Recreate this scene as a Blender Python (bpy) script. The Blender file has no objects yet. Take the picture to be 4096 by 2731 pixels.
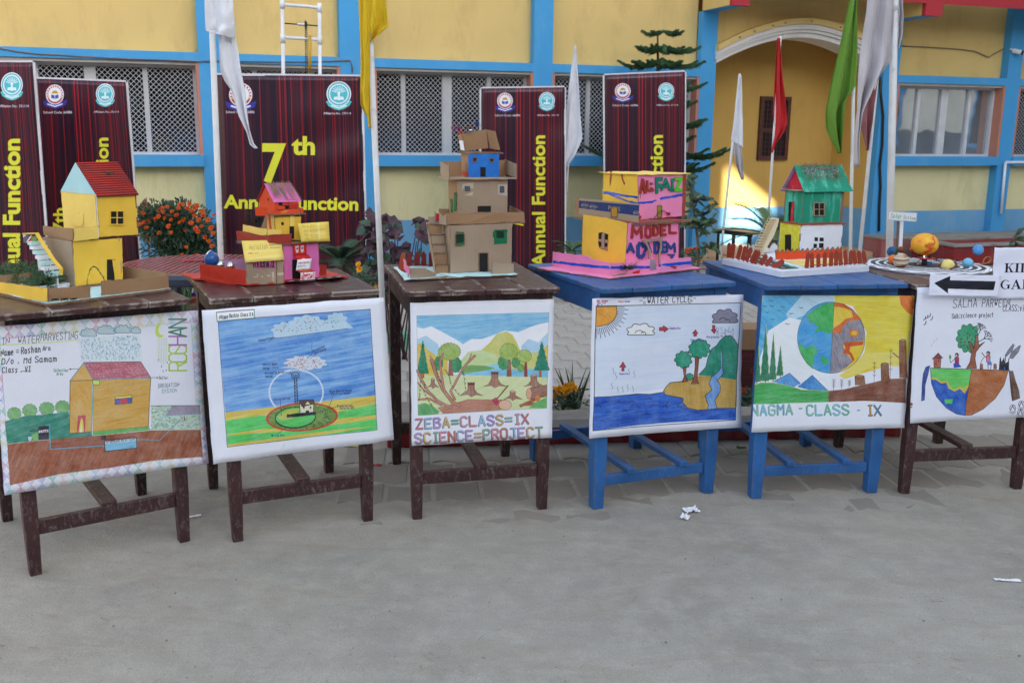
import bpy, bmesh, math, random
import numpy as np
from mathutils import Vector, Matrix, noise as mn

random.seed(7)
SC = bpy.context.scene
COL = SC.collection
PI = math.pi

# ------------------------------------------------------------------ camera
FOC, PX, PY = 3982.2, 2048.0, 1365.5          # focal length and centre in photo pixels (4096 wide)
PITCH, ROLL = math.radians(12.21), math.radians(0.668)
EYE = Vector((0, 0, 1.5))
_f = Vector((0, math.cos(PITCH), -math.sin(PITCH)))
_u0 = Vector((0, math.sin(PITCH), math.cos(PITCH)))
_r0 = Vector((1, 0, 0))
CR = _r0 * math.cos(ROLL) + _u0 * math.sin(ROLL)
CU = _u0 * math.cos(ROLL) - _r0 * math.sin(ROLL)
CF = _f
cam_d = bpy.data.cameras.new('camera')
cam = bpy.data.objects.new('camera', cam_d)
COL.objects.link(cam)
m = Matrix((CR, CU, -CF)).transposed().to_4x4()
m.translation = EYE
cam.matrix_world = m
cam_d.sensor_width = 36
cam_d.lens = FOC / 4096 * 36
cam_d.clip_start = .05
cam_d.clip_end = 300
cam_d.dof.use_dof = True
cam_d.dof.focus_distance = 3.9
cam_d.dof.aperture_fstop = 6.3
SC.camera = cam

# ------------------------------------------------------------------ sky, sun, exposure
SUN_EL, SUN_AZ = math.radians(16), None
W = bpy.data.worlds.new('World')
SC.world = W
W.use_nodes = True
nt = W.node_tree
bg = nt.nodes['Background']
sky = nt.nodes.new('ShaderNodeTexSky')
sky.sky_type = 'NISHITA'
sky.sun_disc = False
sky.sun_elevation = SUN_EL
sky.air_density = 1.0
sky.dust_density = 1.2
sky.ozone_density = 1.0
hs = nt.nodes.new('ShaderNodeHueSaturation')      # hazy winter sky
hs.inputs['Saturation'].default_value = .56
nt.links.new(sky.outputs[0], hs.inputs['Color'])
nt.links.new(hs.outputs[0], bg.inputs[0])
bg.inputs[1].default_value = 0.15

BYAW = math.radians(18.14)                     # the building's facade direction
BU = Vector((math.cos(BYAW), math.sin(BYAW), 0))
BN = Vector((-math.sin(BYAW), math.cos(BYAW), 0))     # into the building
BO = Vector((0, 10.8, 0))
_sh = (BU * math.cos(math.radians(65)) - BN * math.sin(math.radians(65))).normalized()
SUN_DIR = (_sh * math.cos(SUN_EL) + Vector((0, 0, 1)) * math.sin(SUN_EL)).normalized()   # towards the sun
sl = bpy.data.lights.new('sun', 'SUN')
sl.energy = 5.0
sl.angle = math.radians(.53)
sl.color = (1, .93, .82)
so = bpy.data.objects.new('sun', sl)
COL.objects.link(so)
so.rotation_euler = SUN_DIR.to_track_quat('Z', 'Y').to_euler()
so.location = (0, 0, 12)
sky.sun_rotation = math.atan2(SUN_DIR.x, SUN_DIR.y)
vs = SC.view_settings
vs.view_transform = 'Standard'
vs.look = 'None'
vs.gamma = 1
vs.use_curve_mapping = False
vs.exposure = 2.05

# ------------------------------------------------------------------ photo pixel -> place
def ray(x, y):
 return (CF + CR * ((x - PX) / FOC) - CU * ((y - PY) / FOC)).normalized()
def onpl(x, y, p0, n):
 d = ray(x, y)
 return EYE + d * ((Vector(p0) - EYE).dot(n) / d.dot(n))
def gnd(x, y, z=0.0):
 return onpl(x, y, (0, 0, z), Vector((0, 0, 1)))
def proj(P):
 v = Vector(P) - EYE
 z = v.dot(CF)
 return PX + FOC * v.dot(CR) / z, PY - FOC * v.dot(CU) / z
def along(P, d, px=None, py=None):
 v = Vector(P) - EYE
 d = Vector(d)
 ax, k = (CR, (px - PX) / FOC) if px is not None else (CU, -(py - PY) / FOC)
 return (k * v.dot(CF) - v.dot(ax)) / (d.dot(ax) - k * d.dot(CF))
def K(x0, y0, s):                               # an enlarged crop's pixels -> photo pixels
 return lambda X, Y: (x0 + X / s, y0 + Y / s)
ZUP = Vector((0, 0, 1))

# ------------------------------------------------------------------ objects
ORG = {}
def tag(o, label=None, cat=None, group=None, kind=None):
 if label: o['label'] = label
 if cat: o['category'] = cat
 if group: o['group'] = group
 if kind: o['kind'] = kind
 return o
def thing(name, loc, label, cat, group=None, rz=0.0):
 o = bpy.data.objects.new(name, None)
 COL.objects.link(o)
 o.empty_display_size = .1
 o.location = loc
 o.rotation_euler = (0, 0, rz)
 ORG[o] = Vector(loc)
 return tag(o, label, cat, group)
def link(name, me, parent=None):
 o = bpy.data.objects.new(name, me)
 COL.objects.link(o)
 if parent is not None:
  o.parent = parent
  ORG[o] = ORG.get(parent, Vector((0, 0, 0)))
 return o
def copy_tree(o, parent=None):
 c = o.copy()
 COL.objects.link(c)
 c.parent = parent
 for ch in list(o.children):
  copy_tree(ch, c)
 return c

def rotm(u):                                    # frame with local x along u (horizontal), z up
 u = Vector(u).normalized()
 return Matrix((u, ZUP.cross(u), ZUP)).transposed()

class MB:
 def __init__(s):
  s.v = []; s.f = []; s.uv = None; s.sm = False
 def add(s, vs, fs):
  n = len(s.v)
  s.v += [tuple(p) for p in vs]
  s.f += [tuple(i + n for i in f) for f in fs]
  return s
 def box(s, c, size, R=None):
  x, y, z = size[0] / 2, size[1] / 2, size[2] / 2
  P = [Vector((a * x, b * y, d * z)) for a in (-1, 1) for b in (-1, 1) for d in (-1, 1)]
  if R is not None: P = [R @ p for p in P]
  c = Vector(c)
  return s.add([p + c for p in P], [(0, 1, 3, 2), (4, 6, 7, 5), (0, 4, 5, 1), (2, 3, 7, 6), (0, 2, 6, 4), (1, 5, 7, 3)])
 def bar(s, a, b, w, h, up=ZUP):
  a, b = Vector(a), Vector(b)
  d = (b - a); L = d.length; d.normalize()
  if abs(d.dot(up)) > .97: up = Vector((0, 1, 0)) if abs(d.y) < .9 else Vector((1, 0, 0))
  sd = d.cross(up).normalized(); u2 = sd.cross(d)
  return s.box((a + b) / 2, (L, w, h), Matrix((d, sd, u2)).transposed())
 def prism(s, pts, ext):                     # polygon pushed along ext
  pts = [Vector(p) for p in pts]; ext = Vector(ext); n = len(pts)
  return s.add(pts + [p + ext for p in pts], [tuple(range(n))[::-1], tuple(range(n, 2 * n))] +
                     [(i, (i + 1) % n, (i + 1) % n + n, i + n) for i in range(n)])
 def quad(s, a, b, c, d):
  return s.add([a, b, c, d], [(0, 1, 2, 3)])
 def tube(s, pts, r, seg=6, cap=True):
  pts = [Vector(p) for p in pts]
  n = len(pts); rr = r if hasattr(r, '__len__') else [r] * n
  vs = []; up = None
  for i, p in enumerate(pts):
   d = (pts[min(i + 1, n - 1)] - pts[max(i - 1, 0)]).normalized()
   if up is None:
    up = ZUP if abs(d.z) < .9 else Vector((1, 0, 0))
   sd = d.cross(up)
   if sd.length < 1e-4: sd = d.cross(Vector((.3, .9, .2)))
   sd.normalize(); up = sd.cross(d)
   for k in range(seg):
    a = 2 * PI * k / seg
    vs.append(p + (sd * math.cos(a) + up * math.sin(a)) * rr[i])
  fs = []
  for i in range(n - 1):
   for k in range(seg):
    k2 = (k + 1) % seg
    fs.append((i * seg + k, i * seg + k2, (i + 1) * seg + k2, (i + 1) * seg + k))
  if cap: fs += [tuple(range(seg))[::-1], tuple(range((n - 1) * seg, n * seg))]
  return s.add(vs, fs)
 def lathe(s, c, prof, seg=24, R=None):      # prof: (radius, z)
  vs = []; fs = []; c = Vector(c); n = len(prof)
  for r, z in prof:
   for k in range(seg):
    a = 2 * PI * k / seg
    p = Vector((r * math.cos(a), r * math.sin(a), z))
    if R is not None: p = R @ p
    vs.append(c + p)
  for i in range(n - 1):
   for k in range(seg):
    k2 = (k + 1) % seg
    fs.append((i * seg + k, i * seg + k2, (i + 1) * seg + k2, (i + 1) * seg + k))
  fs += [tuple(range(seg))[::-1], tuple(range((n - 1) * seg, n * seg))]
  return s.add(vs, fs)
 def ball(s, c, r, seg=20, rings=12, sc=(1, 1, 1), wob=0, seed=0):
  vs = []; c = Vector(c)
  prof = [(max(math.sin(PI * i / rings), .001), -math.cos(PI * i / rings)) for i in range(rings + 1)]
  n0 = len(s.v)
  s.lathe((0, 0, 0), prof, seg)
  for i in range(n0, len(s.v)):
   p = Vector(s.v[i])
   k = 1 + wob * (mn.noise(p * 2.3 + Vector((seed, 0, 0)))) + wob * .5 * mn.noise(p * 6 + Vector((seed, 3, 0)))
   s.v[i] = tuple(c + Vector((p.x * sc[0], p.y * sc[1], p.z * sc[2])) * r * k)
  return s
 def grid(s, fn, nu, nv, uv=True):
  n0 = len(s.v)
  if s.uv is None: s.uv = []
  for j in range(nv + 1):
   for i in range(nu + 1):
    s.v.append(tuple(fn(i / nu, j / nv)))
  for j in range(nv):
   for i in range(nu):
    a = n0 + j * (nu + 1) + i
    s.f.append((a, a + 1, a + nu + 2, a + nu + 1))
    q = [(i / nu, j / nv), ((i + 1) / nu, j / nv), ((i + 1) / nu, (j + 1) / nv), (i / nu, (j + 1) / nv)]
    s.uv += q
  return s
 def build(s, name, mat, parent=None, smooth=False, bevel=0, solid=0, weld=False, label=None):
  off = ORG.get(parent, Vector((0, 0, 0))) if parent is not None else Vector((0, 0, 0))
  me = bpy.data.meshes.new(name)
  me.from_pydata([(p[0] - off.x, p[1] - off.y, p[2] - off.z) for p in s.v], [], s.f)
  if s.uv:
   l = me.uv_layers.new(name='UVMap')
   l.data.foreach_set('uv', [c for q in s.uv for c in q])
  me.materials.append(mat)
  if smooth:
   me.polygons.foreach_set('use_smooth', [True] * len(me.polygons))
  me.update()
  o = link(name, me, parent)
  if bevel:
   b = o.modifiers.new('bevel', 'BEVEL'); b.width = bevel; b.segments = 2; b.limit_method = 'ANGLE'
  if solid:
   b = o.modifiers.new('solid', 'SOLIDIFY'); b.thickness = solid; b.offset = 0
  if label: o['label'] = label
  return o

# ------------------------------------------------------------------ materials
def srgb(r, g, b):
 f = lambda c: ((c / 255) / 12.92 if c <= 10 else (((c / 255) + .055) / 1.055) ** 2.4)
 return (f(r), f(g), f(b), 1)
def RGB(c):
 return c if len(c) == 4 else (c[0], c[1], c[2], 1)
class NT:
 def __init__(s, name):
  s.m = bpy.data.materials.new(name); s.m.use_nodes = True
  s.t = s.m.node_tree; s.b = s.t.nodes['Principled BSDF']
  s.co = s.t.nodes.new('ShaderNodeTexCoord')
 def n(s, ty, **kw):
  nd = s.t.nodes.new('ShaderNode' + ty)
  for k, v in kw.items():
   if k.startswith('i_'):
    key = k[2:]
    nd.inputs[int(key) if key.isdigit() else key.replace('_', ' ')].default_value = v
   else: setattr(nd, k, v)
  return nd
 def l(s, a, b): s.t.links.new(a, b)
 def map(s, scale=(1, 1, 1), src='Object', rot=(0, 0, 0)):
  mp = s.n('Mapping'); mp.inputs['Scale'].default_value = scale; mp.inputs['Rotation'].default_value = rot
  s.l(s.co.outputs[src], mp.inputs[0]); return mp.outputs[0]
 def noise(s, scale, vec=None, detail=4, rough=.55, dist=0):
  nd = s.n('TexNoise'); nd.inputs['Scale'].default_value = scale; nd.inputs['Detail'].default_value = detail
  nd.inputs['Roughness'].default_value = rough; nd.inputs['Distortion'].default_value = dist
  s.l(vec if vec is not None else s.co.outputs['Object'], nd.inputs['Vector']); return nd.outputs['Fac']
 def ramp(s, f, lo, hi, a=(0, 0, 0, 1), b=(1, 1, 1, 1)):
  r = s.n('ValToRGB'); r.color_ramp.elements[0].position = lo; r.color_ramp.elements[1].position = hi
  r.color_ramp.elements[0].color = RGB(a); r.color_ramp.elements[1].color = RGB(b)
  s.l(f, r.inputs[0]); return r.outputs[0]
 def mix(s, fac, a, b, mode='MIX'):
  x = s.n('Mix', data_type='RGBA', blend_type=mode)
  for i, v in ((0, fac), (6, a), (7, b)):
   if hasattr(v, 'is_linked') or hasattr(v, 'links'): s.l(v, x.inputs[i])
   else: x.inputs[i].default_value = v if i == 0 else RGB(v)
  return x.outputs[2]
 def math(s, op, a, b=0.0):
  x = s.n('Math', operation=op)
  for i, v in ((0, a), (1, b)):
   if hasattr(v, 'links'): s.l(v, x.inputs[i])
   else: x.inputs[i].default_value = v
  return x.outputs[0]
 def bump(s, f, strength=.3, dist=.01, nrm=None):
  b = s.n('Bump'); b.inputs['Strength'].default_value = strength; b.inputs['Distance'].default_value = dist
  s.l(f, b.inputs['Height'])
  if nrm is not None: s.l(nrm, b.inputs['Normal'])
  s.l(b.outputs[0], s.b.inputs['Normal']); return b.outputs[0]
 def col(s, c):
  if hasattr(c, 'links'): s.l(c, s.b.inputs['Base Color'])
  else: s.b.inputs['Base Color'].default_value = RGB(c)
 def rough(s, v):
  if hasattr(v, 'links'): s.l(v, s.b.inputs['Roughness'])
  else: s.b.inputs['Roughness'].default_value = v

_MC = {}
def mat(name, c, rough=.6, var=.12, scale=6, bump=.0, bscale=80, stain=None, sscale=3, sth=(.55, .75), metal=0, spec=.5, stretch=(1, 1, 1), sheen=0):
 if name in _MC: return _MC[name]
 t = NT(name)
 v = t.map(stretch)
 n1 = t.noise(scale, v, 5, .6)
 dark = tuple(x * (1 - var) for x in c[:3]); lite = tuple(min(1, x * (1 + var)) for x in c[:3])
 cc = t.ramp(n1, .3, .7, dark, lite)
 if stain is not None:
  n2 = t.noise(sscale, v, 8, .65, .4)
  cc = t.mix(t.ramp(n2, sth[0], sth[1]), cc, stain)
 t.col(cc); t.rough(rough)
 t.b.inputs['Metallic'].default_value = metal
 t.b.inputs['Specular IOR Level'].default_value = spec
 if bump: t.bump(t.noise(bscale, v, 4, .6), bump, .004)
 _MC[name] = t.m
 return t.m
# ------------------------------------------------------------------ flat print: drawings and lettering painted by code
RNG = np.random.default_rng(5)
_NT = RNG.random((256, 256))
def vnoise(u, v):
 u0 = np.floor(u); v0 = np.floor(v); a = u - u0; b = v - v0
 a = a * a * (3 - 2 * a); b = b * b * (3 - 2 * b)
 i = u0.astype(int) & 255; j = v0.astype(int) & 255; i1 = (i + 1) & 255; j1 = (j + 1) & 255
 return (_NT[j, i] * (1 - a) + _NT[j, i1] * a) * (1 - b) + (_NT[j1, i] * (1 - a) + _NT[j1, i1] * a) * b

# pen letters: strokes on a 4 x 6 grid (descenders below 0 written with -)
GL = {}
def _g(ch, s, w=4):
 out = []
 for st in s.split('|'):
  pts = []
  for t in st.split():
   if t[0] == '-': pts.append((int(t[2]) if False else int(t[1]), -int(t[2])))
   else: pts.append((int(t[0]), int(t[1])))
  out.append(pts)
 GL[ch] = (out, w)
for line in '''A:00 26 40|12 32
B:00 06 36 45 34 03|33 42 41 30 00
C:45 36 16 05 01 10 30 41
D:00 06 26 45 41 20 00
E:46 06 00 40|03 33
F:46 06 00|03 33
G:45 36 16 05 01 10 30 41 43 23
H:00 06|40 46|03 43
I:16 36|26 20|10 30
J:16 46|36 31 20 10 01
K:00 06|46 03 40
L:06 00 40
M:00 06 23 46 40
N:00 06 40 46
O:16 05 01 10 30 41 45 36 16
P:00 06 36 45 44 33 03
Q:16 05 01 10 30 41 45 36 16|22 40
R:00 06 36 45 44 33 03|23 40
S:45 36 16 05 04 42 41 30 10 01
T:06 46|26 20
U:06 01 10 30 41 46
V:06 20 46
W:06 10 24 30 46
X:00 46|06 40
Y:06 23 46|23 20
Z:06 46 00 40
a:33 24 14 03 01 10 20 31|34 31 40
b:06 00|03 14 24 33 31 20 10 01
c:34 14 03 01 10 30
d:36 30|33 24 14 03 01 10 20 31
e:02 32 33 24 14 03 01 10 30
f:36 25 20|04 34
g:33 24 14 03 01 10 20 31|34 -31 -22 -11
h:06 00|03 14 24 33 30
i:14 10|15 16
j:24 -21 -12|25 26
k:06 00|34 02 30
l:16 10 20
m:00 04|03 14 23 20|23 34 43 40
n:00 04|03 14 24 33 30
o:14 03 01 10 20 31 33 24 14
p:04 -02|03 14 24 33 31 20 10 01
q:33 24 14 03 01 10 20 31|34 -32
r:04 00|02 14 34
s:34 14 03 31 20 00
t:16 11 20 30|04 34
u:04 01 10 20 31|34 30
v:04 20 34
w:04 10 23 30 44
x:04 30|34 00
y:04 12|34 11 -12
z:04 34 00 30
0:16 05 01 10 30 41 45 36 16
1:15 26 20
4:30 36 02 42
7:06 46 10
:::14 15|10 11
.:10 11
-:03 33
=:04 44|02 42
~:33 24 14 03
/:00 46'''.split('\n'):
 if line.startswith(':::'): _g(':', line[2:].lstrip(':'))
 else: _g(line[0], line[2:])
GL[':'] = ([[(1, 4), (1, 5)], [(1, 0), (1, 1)]], 2)
for c in 'iIl.1': GL[c] = (GL[c][0], 3)

class Canvas:
 def __init__(s, w, h, corners=None, base=(248, 248, 250), lw=1.0):
  s.w, s.h = w, h
  s.a = np.empty((h, w, 3)); s.a[:] = np.array(base) / 255
  s.H = None
  s.k = 1.0
  if corners:                              # crop pixel corners TL TR BR BL -> canvas
   src = corners; dst = [(0, 0), (w, 0), (w, h), (0, h)]
   A = []; B = []
   for (x, y), (X, Y) in zip(src, dst):
    A.append([x, y, 1, 0, 0, 0, -X * x, -X * y]); B.append(X)
    A.append([0, 0, 0, x, y, 1, -Y * x, -Y * y]); B.append(Y)
   s.H = np.append(np.linalg.solve(np.array(A, float), np.array(B, float)), 1).reshape(3, 3)
   s.k = w / math.dist(src[0], src[1])
 def P(s, pts):
  p = np.array(pts, float).reshape(-1, 2)
  if s.H is None: return p
  q = np.c_[p, np.ones(len(p))] @ s.H.T
  return q[:, :2] / q[:, 2:3]
 def bbox(s, p, m=2):
  x0 = int(max(0, p[:, 0].min() - m)); x1 = int(min(s.w, p[:, 0].max() + m + 1))
  y0 = int(max(0, p[:, 1].min() - m)); y1 = int(min(s.h, p[:, 1].max() + m + 1))
  return x0, x1, y0, y1
 def inside(s, p, X, Y):
  m = np.zeros(X.shape, bool); n = len(p)
  for i in range(n):
   x1, y1 = p[i]; x2, y2 = p[(i + 1) % n]
   if y1 == y2: continue
   c = ((y1 > Y) != (y2 > Y))
   m ^= c & (X < (x2 - x1) * (Y - y1) / (y2 - y1) + x1)
  return m
 def tex(s, X, Y, ang, amt, fine=2.2, long=28, seed=0):
  c, d = math.cos(math.radians(ang)), math.sin(math.radians(ang))
  u = X * c + Y * d; v = -X * d + Y * c
  n = .6 * vnoise(u / long + seed, v / fine + seed * 3) + .4 * vnoise(u / (long * 2.3) + 9, v / (fine * 4) + seed)
  return 1 + amt * (n - .5) * 2
 def poly(s, pts, col, ang=None, amt=.12, col2=None, raw=False, fine=2.2, long=28, alpha=1.0):
  p = np.array(pts, float) if raw else s.P(pts)
  x0, x1, y0, y1 = s.bbox(p)
  if x1 <= x0 or y1 <= y0: return
  Y, X = np.mgrid[y0:y1, x0:x1] + .5
  m = s.inside(p, X, Y)
  c = np.array(col, float)[None, None, :] / 255
  if ang is not None:
   t = s.tex(X, Y, ang, 1, fine, long, (col[0] * 7 + col[1]) % 50)[..., None]
   if col2 is not None:
    k = np.clip(.4 + (t - 1) * .75, 0, 1)
    c = c * (1 - k) + np.array(col2)[None, None, :] / 255 * k
   else:
    k = amt * .7 * (t - 1)
    c = np.clip(c * (1 + np.minimum(k, 0)) + np.maximum(k, 0) * (1 - c) * .8, 0, 1)
  else: c = np.broadcast_to(c, X.shape + (3,))
  a = s.a[y0:y1, x0:x1]
  a[m] = a[m] * (1 - alpha) + c[m] * alpha
 def line(s, pts, w, col, raw=False, alpha=1.0, close=False):
  p = np.array(pts, float) if raw else s.P(pts)
  if close: p = np.vstack([p, p[:1]])
  r = max(.55, w * (1 if raw else s.k) / 2)
  for i in range(len(p) - 1):
   a, b = p[i], p[i + 1]
   x0, x1, y0, y1 = s.bbox(np.array([a, b]), r + 2)
   if x1 <= x0 or y1 <= y0: continue
   Y, X = np.mgrid[y0:y1, x0:x1] + .5
   d = b - a; L = max(d @ d, 1e-9)
   t = np.clip(((X - a[0]) * d[0] + (Y - a[1]) * d[1]) / L, 0, 1)
   D = np.hypot(X - a[0] - t * d[0], Y - a[1] - t * d[1])
   k = (np.clip(r + .5 - D, 0, 1) * alpha)[..., None]
   R = s.a[y0:y1, x0:x1]
   R[:] = R * (1 - k) + np.array(col, float) / 255 * k
 def outl(s, pts, col, w, line=(20, 20, 25), **kw):
  s.poly(pts, col, **kw); s.line(pts, w, line, close=True)
 def ell(s, cx, cy, rx, ry, n=40, a0=0, a1=360, rot=0):
  c, d = math.cos(math.radians(rot)), math.sin(math.radians(rot))
  o = []
  for i in range(n + (a1 - a0 < 360)):
   t = math.radians(a0 + (a1 - a0) * i / n)
   x, y = rx * math.cos(t), ry * math.sin(t)
   o.append((cx + x * c - y * d, cy + x * d + y * c))
  return o
 def cloud(s, cx, cy, rx, ry, n=9, lump=.22, seed=1, flat=False):
  r = random.Random(seed); o = []
  for i in range(n):
   a0 = 2 * PI * i / n; a1 = 2 * PI * (i + 1) / n
   k = r.uniform(.85, 1.1)
   for j in range(6):
    t = a0 + (a1 - a0) * j / 6
    b = 1 - lump + lump * 1.3 * math.sin(PI * (j + .5) / 6) * k
    y = math.sin(t) * b
    if flat: y = min(y, .45)
    o.append((cx + rx * math.cos(t) * b, cy + ry * y))
  return o
 def text(s, x, y, t, h, w, col, ang=0, jit=.25, sp=.34, asp=.8, seed=1, slant=.1, fit=None):
  """pen lettering; (x, y) = left end of the base line, h = capital height"""
  asp = asp * .76
  if fit: asp = fit / (h / 6 * sum((3 if ch == ' ' else GL[ch][1] + 6 * sp) if ch == ' ' or ch in GL else 0 for ch in t))
  r = random.Random(seed * 31 + len(t)); ca, sa = math.cos(math.radians(ang)), math.sin(math.radians(ang))
  u = h / 6; cx = 0
  for ch in t:
   if ch == ' ': cx += 3 * u * asp; continue
   g = GL.get(ch)
   if g is None: cx += 2 * u; continue
   dy = r.uniform(-jit, jit) * u
   for st in g[0]:
    q = []
    for (gx, gy) in st:
     px = cx + gx * u * asp + gy * u * slant + r.uniform(-jit, jit) * u * .5
     py = gy * u + dy
     q.append((x + px * ca + py * sa, y + px * sa - py * ca))
    if len(q) > 3:              # a pen rounds its corners
     e = [q[0]]
     for a, b in zip(q, q[1:]): e += [(a[0] * .72 + b[0] * .28, a[1] * .72 + b[1] * .28), (a[0] * .28 + b[0] * .72, a[1] * .28 + b[1] * .72)]
     q = e + [q[-1]]
    s.line(q, w, col)
   cx += (g[1] * asp + 6 * sp * asp) * u
  return cx
 def block(s, x, y, t, h, cols, ang=0, w=None, sp=.25, shadow=(90, 70, 110), asp=.95, seed=2):
  """thick coloured-pencil capitals with a drawn edge"""
  r = random.Random(seed); ca, sa = math.cos(math.radians(ang)), math.sin(math.radians(ang))
  u = h / 6; cx = 0; w = w or h * .2
  for i, ch in enumerate(t):
   if ch == ' ': cx += 3 * u; continue
   g = GL[ch]
   strokes = []
   for st in g[0]:
    strokes.append([(x + (cx + gx * u * asp) * ca + gy * u * sa, y + (cx + gx * u * asp) * sa - gy * u * ca) for gx, gy in st])
   c = cols[i % len(cols)]; c2 = cols[(i * 3 + 1) % len(cols)]
   for q in strokes: s.line([(a - w * .3, b + w * .3) for a, b in q], w * 1.15, shadow)
   for q in strokes: s.line([(a - w * .22, b + w * .22) for a, b in q], w * .8, c2)
   for q in strokes: s.line(q, w * 1.0, shadow)
   for q in strokes: s.line(q, w * .72, c)
   cx += (g[1] * asp + 6 * sp) * u
 def font(s, t, x, y, h, col, ang=0, bold=.0, sx=1.0, align='LEFT', spacing=1.0, raw=True):
  """sans lettering from the built-in font; h = capital height in canvas px"""
  cu = bpy.data.curves.new('lettering', 'FONT'); cu.body = t; cu.align_x = align
  cu.offset = bold; cu.space_character = spacing; cu.resolution_u = 3; cu.fill_mode = 'FRONT'
  ob = bpy.data.objects.new('lettering', cu); COL.objects.link(ob)
  bpy.context.view_layer.update()
  me = bpy.data.meshes.new_from_object(ob.evaluated_get(bpy.context.evaluated_depsgraph_get()))
  vs = np.array([v.co[:2] for v in me.vertices]); me.calc_loop_triangles()
  ca, sa = math.cos(math.radians(ang)), math.sin(math.radians(ang))
  k = h / .7
  c = np.array(col, float) / 255
  for tr in me.loop_triangles:
   q = vs[list(tr.vertices)] * k * np.array([sx, 1])
   p = np.c_[x + q[:, 0] * ca + q[:, 1] * sa, y + q[:, 0] * sa - q[:, 1] * ca]
   if not raw: p = s.P(p)
   x0, x1, y0, y1 = s.bbox(p, 1)
   if x1 <= x0 or y1 <= y0: continue
   Y, X = np.mgrid[y0:y1, x0:x1] + .5
   m = s.inside(p, X, Y)
   s.a[y0:y1, x0:x1][m] = c
  bpy.data.objects.remove(ob); bpy.data.meshes.remove(me); bpy.data.curves.remove(cu)
 def worn(s, fade=.1, grain=.02, seed=1):
  """paper tooth and uneven colouring"""
  Y, X = np.mgrid[0:s.h, 0:s.w] + .5; wh = np.array([.93, .935, .965])
  m = .5 * vnoise(X / 40 + seed, Y / 34) + .3 * vnoise(X / 11, Y / 9 + seed) + .2 * vnoise(X / 3.1, Y / 2.7)
  k = np.clip(fade + (m - .5) * .36, 0, .5)[..., None]
  s.a = s.a * (1 - k) + wh * k + np.random.default_rng(seed).normal(0, grain, (s.h, s.w, 1))
 def image(s, name):
  im = bpy.data.images.new(name, s.w, s.h, alpha=False)
  buf = np.ones((s.h, s.w, 4), np.float32)
  buf[..., :3] = np.clip(s.a[::-1], 0, 1)
  im.pixels.foreach_set(buf.ravel())
  im.update()
  im.pack()
  return im
 def material(s, name, rough=.7, crease=.45, cscale=7, spec=.3, var=.03, coat=0, stretch=(1, 1, 1), cdist=.006):
  t = NT(name)
  tx = t.n('TexImage'); tx.image = s.image(name); tx.extension = 'EXTEND'
  t.l(t.co.outputs['UV'], tx.inputs[0])
  n1 = t.noise(9, None, 4)
  t.col(t.mix(1.0, tx.outputs[0], t.ramp(n1, .3, .7, (1 - var * 2,) * 3, (1, 1, 1)), 'MULTIPLY'))
  t.rough(rough); t.b.inputs['Specular IOR Level'].default_value = spec
  t.b.inputs['Coat Weight'].default_value = coat
  if crease:
   v = t.map(stretch)
   t.bump(t.noise(cscale, v, 3, .5, .6), crease, cdist)
  return t.m
# ------------------------------------------------------------------ materials of the place
def sand_mat():
 t = NT('sandy_ground')
 n1 = t.noise(1.1, None, 6, .6, .3); n2 = t.noise(9, None, 8, .7); n3 = t.noise(160, None, 3, .7)
 c = t.ramp(n1, .34, .66, srgb(152, 147, 138), srgb(174, 168, 156))
 c = t.mix(t.ramp(n2, .44, .72), c, srgb(182, 176, 165))
 c = t.mix(t.math('MULTIPLY', t.ramp(n3, .35, .75), .6), c, srgb(132, 127, 121))
 n4 = t.noise(2.4, t.map((1, 3.2, 1), rot=(0, 0, .5)), 9, .72, .8)
 c = t.mix(t.math('MULTIPLY', t.ramp(n4, .48, .7), .42), c, srgb(142, 130, 112))
 v = t.n('TexVoronoi'); v.inputs['Scale'].default_value = 60; t.l(t.co.outputs['Object'], v.inputs['Vector'])
 c = t.mix(t.math('MULTIPLY', t.math('LESS_THAN', v.outputs['Distance'], .09), .7), c, srgb(196, 192, 186))
 v2 = t.n('TexVoronoi'); v2.inputs['Scale'].default_value = 31; t.l(t.map(src='Object', rot=(0, 0, 1)), v2.inputs['Vector'])
 c = t.mix(t.math('MULTIPLY', t.math('LESS_THAN', v2.outputs['Distance'], .045), .6), c, srgb(104, 98, 92))
 t.col(c); t.rough(.93); t.b.inputs['Specular IOR Level'].default_value = .2
 h = t.math('ADD', t.math('MULTIPLY', n3, .35), t.noise(22, None, 6, .7))
 t.bump(h, .55, .012)
 return t.m
SAND = sand_mat()
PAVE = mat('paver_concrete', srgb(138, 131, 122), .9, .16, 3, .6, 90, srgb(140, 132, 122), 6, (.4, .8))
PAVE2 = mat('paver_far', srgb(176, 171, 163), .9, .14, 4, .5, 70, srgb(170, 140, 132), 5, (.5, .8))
def wall_paint(name, c, dirt, up=None, th=(.5, .8)):
 t = NT(name)
 n1 = t.noise(.9, None, 5, .6); n2 = t.noise(3.2, t.map((1, 1, .35)), 9, .7, .5); n3 = t.noise(40, None, 4, .6)
 cc = t.ramp(n1, .3, .7, tuple(x * .93 for x in c[:3]), tuple(min(1, x * 1.05) for x in c[:3]))
 cc = t.mix(t.math('MULTIPLY', t.ramp(n2, th[0], th[1]), .75), cc, dirt)
 t.col(cc); t.rough(.72); t.b.inputs['Specular IOR Level'].default_value = .3
 t.bump(t.math('ADD', t.math('MULTIPLY', n3, .3), t.noise(7, None, 4)), .22, .012)
 return t.m
YEL = wall_paint('yellow_wall_paint', srgb(222, 190, 122), srgb(190, 156, 98))
PALE = wall_paint('pale_cream_wall_paint', srgb(228, 218, 168), srgb(186, 174, 130))
BLUE = wall_paint('blue_trim_paint', srgb(74, 158, 214), srgb(104, 170, 212))
DADO = wall_paint('blue_dado_paint', srgb(104, 164, 208), srgb(140, 176, 200), th=(.42, .7))
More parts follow.
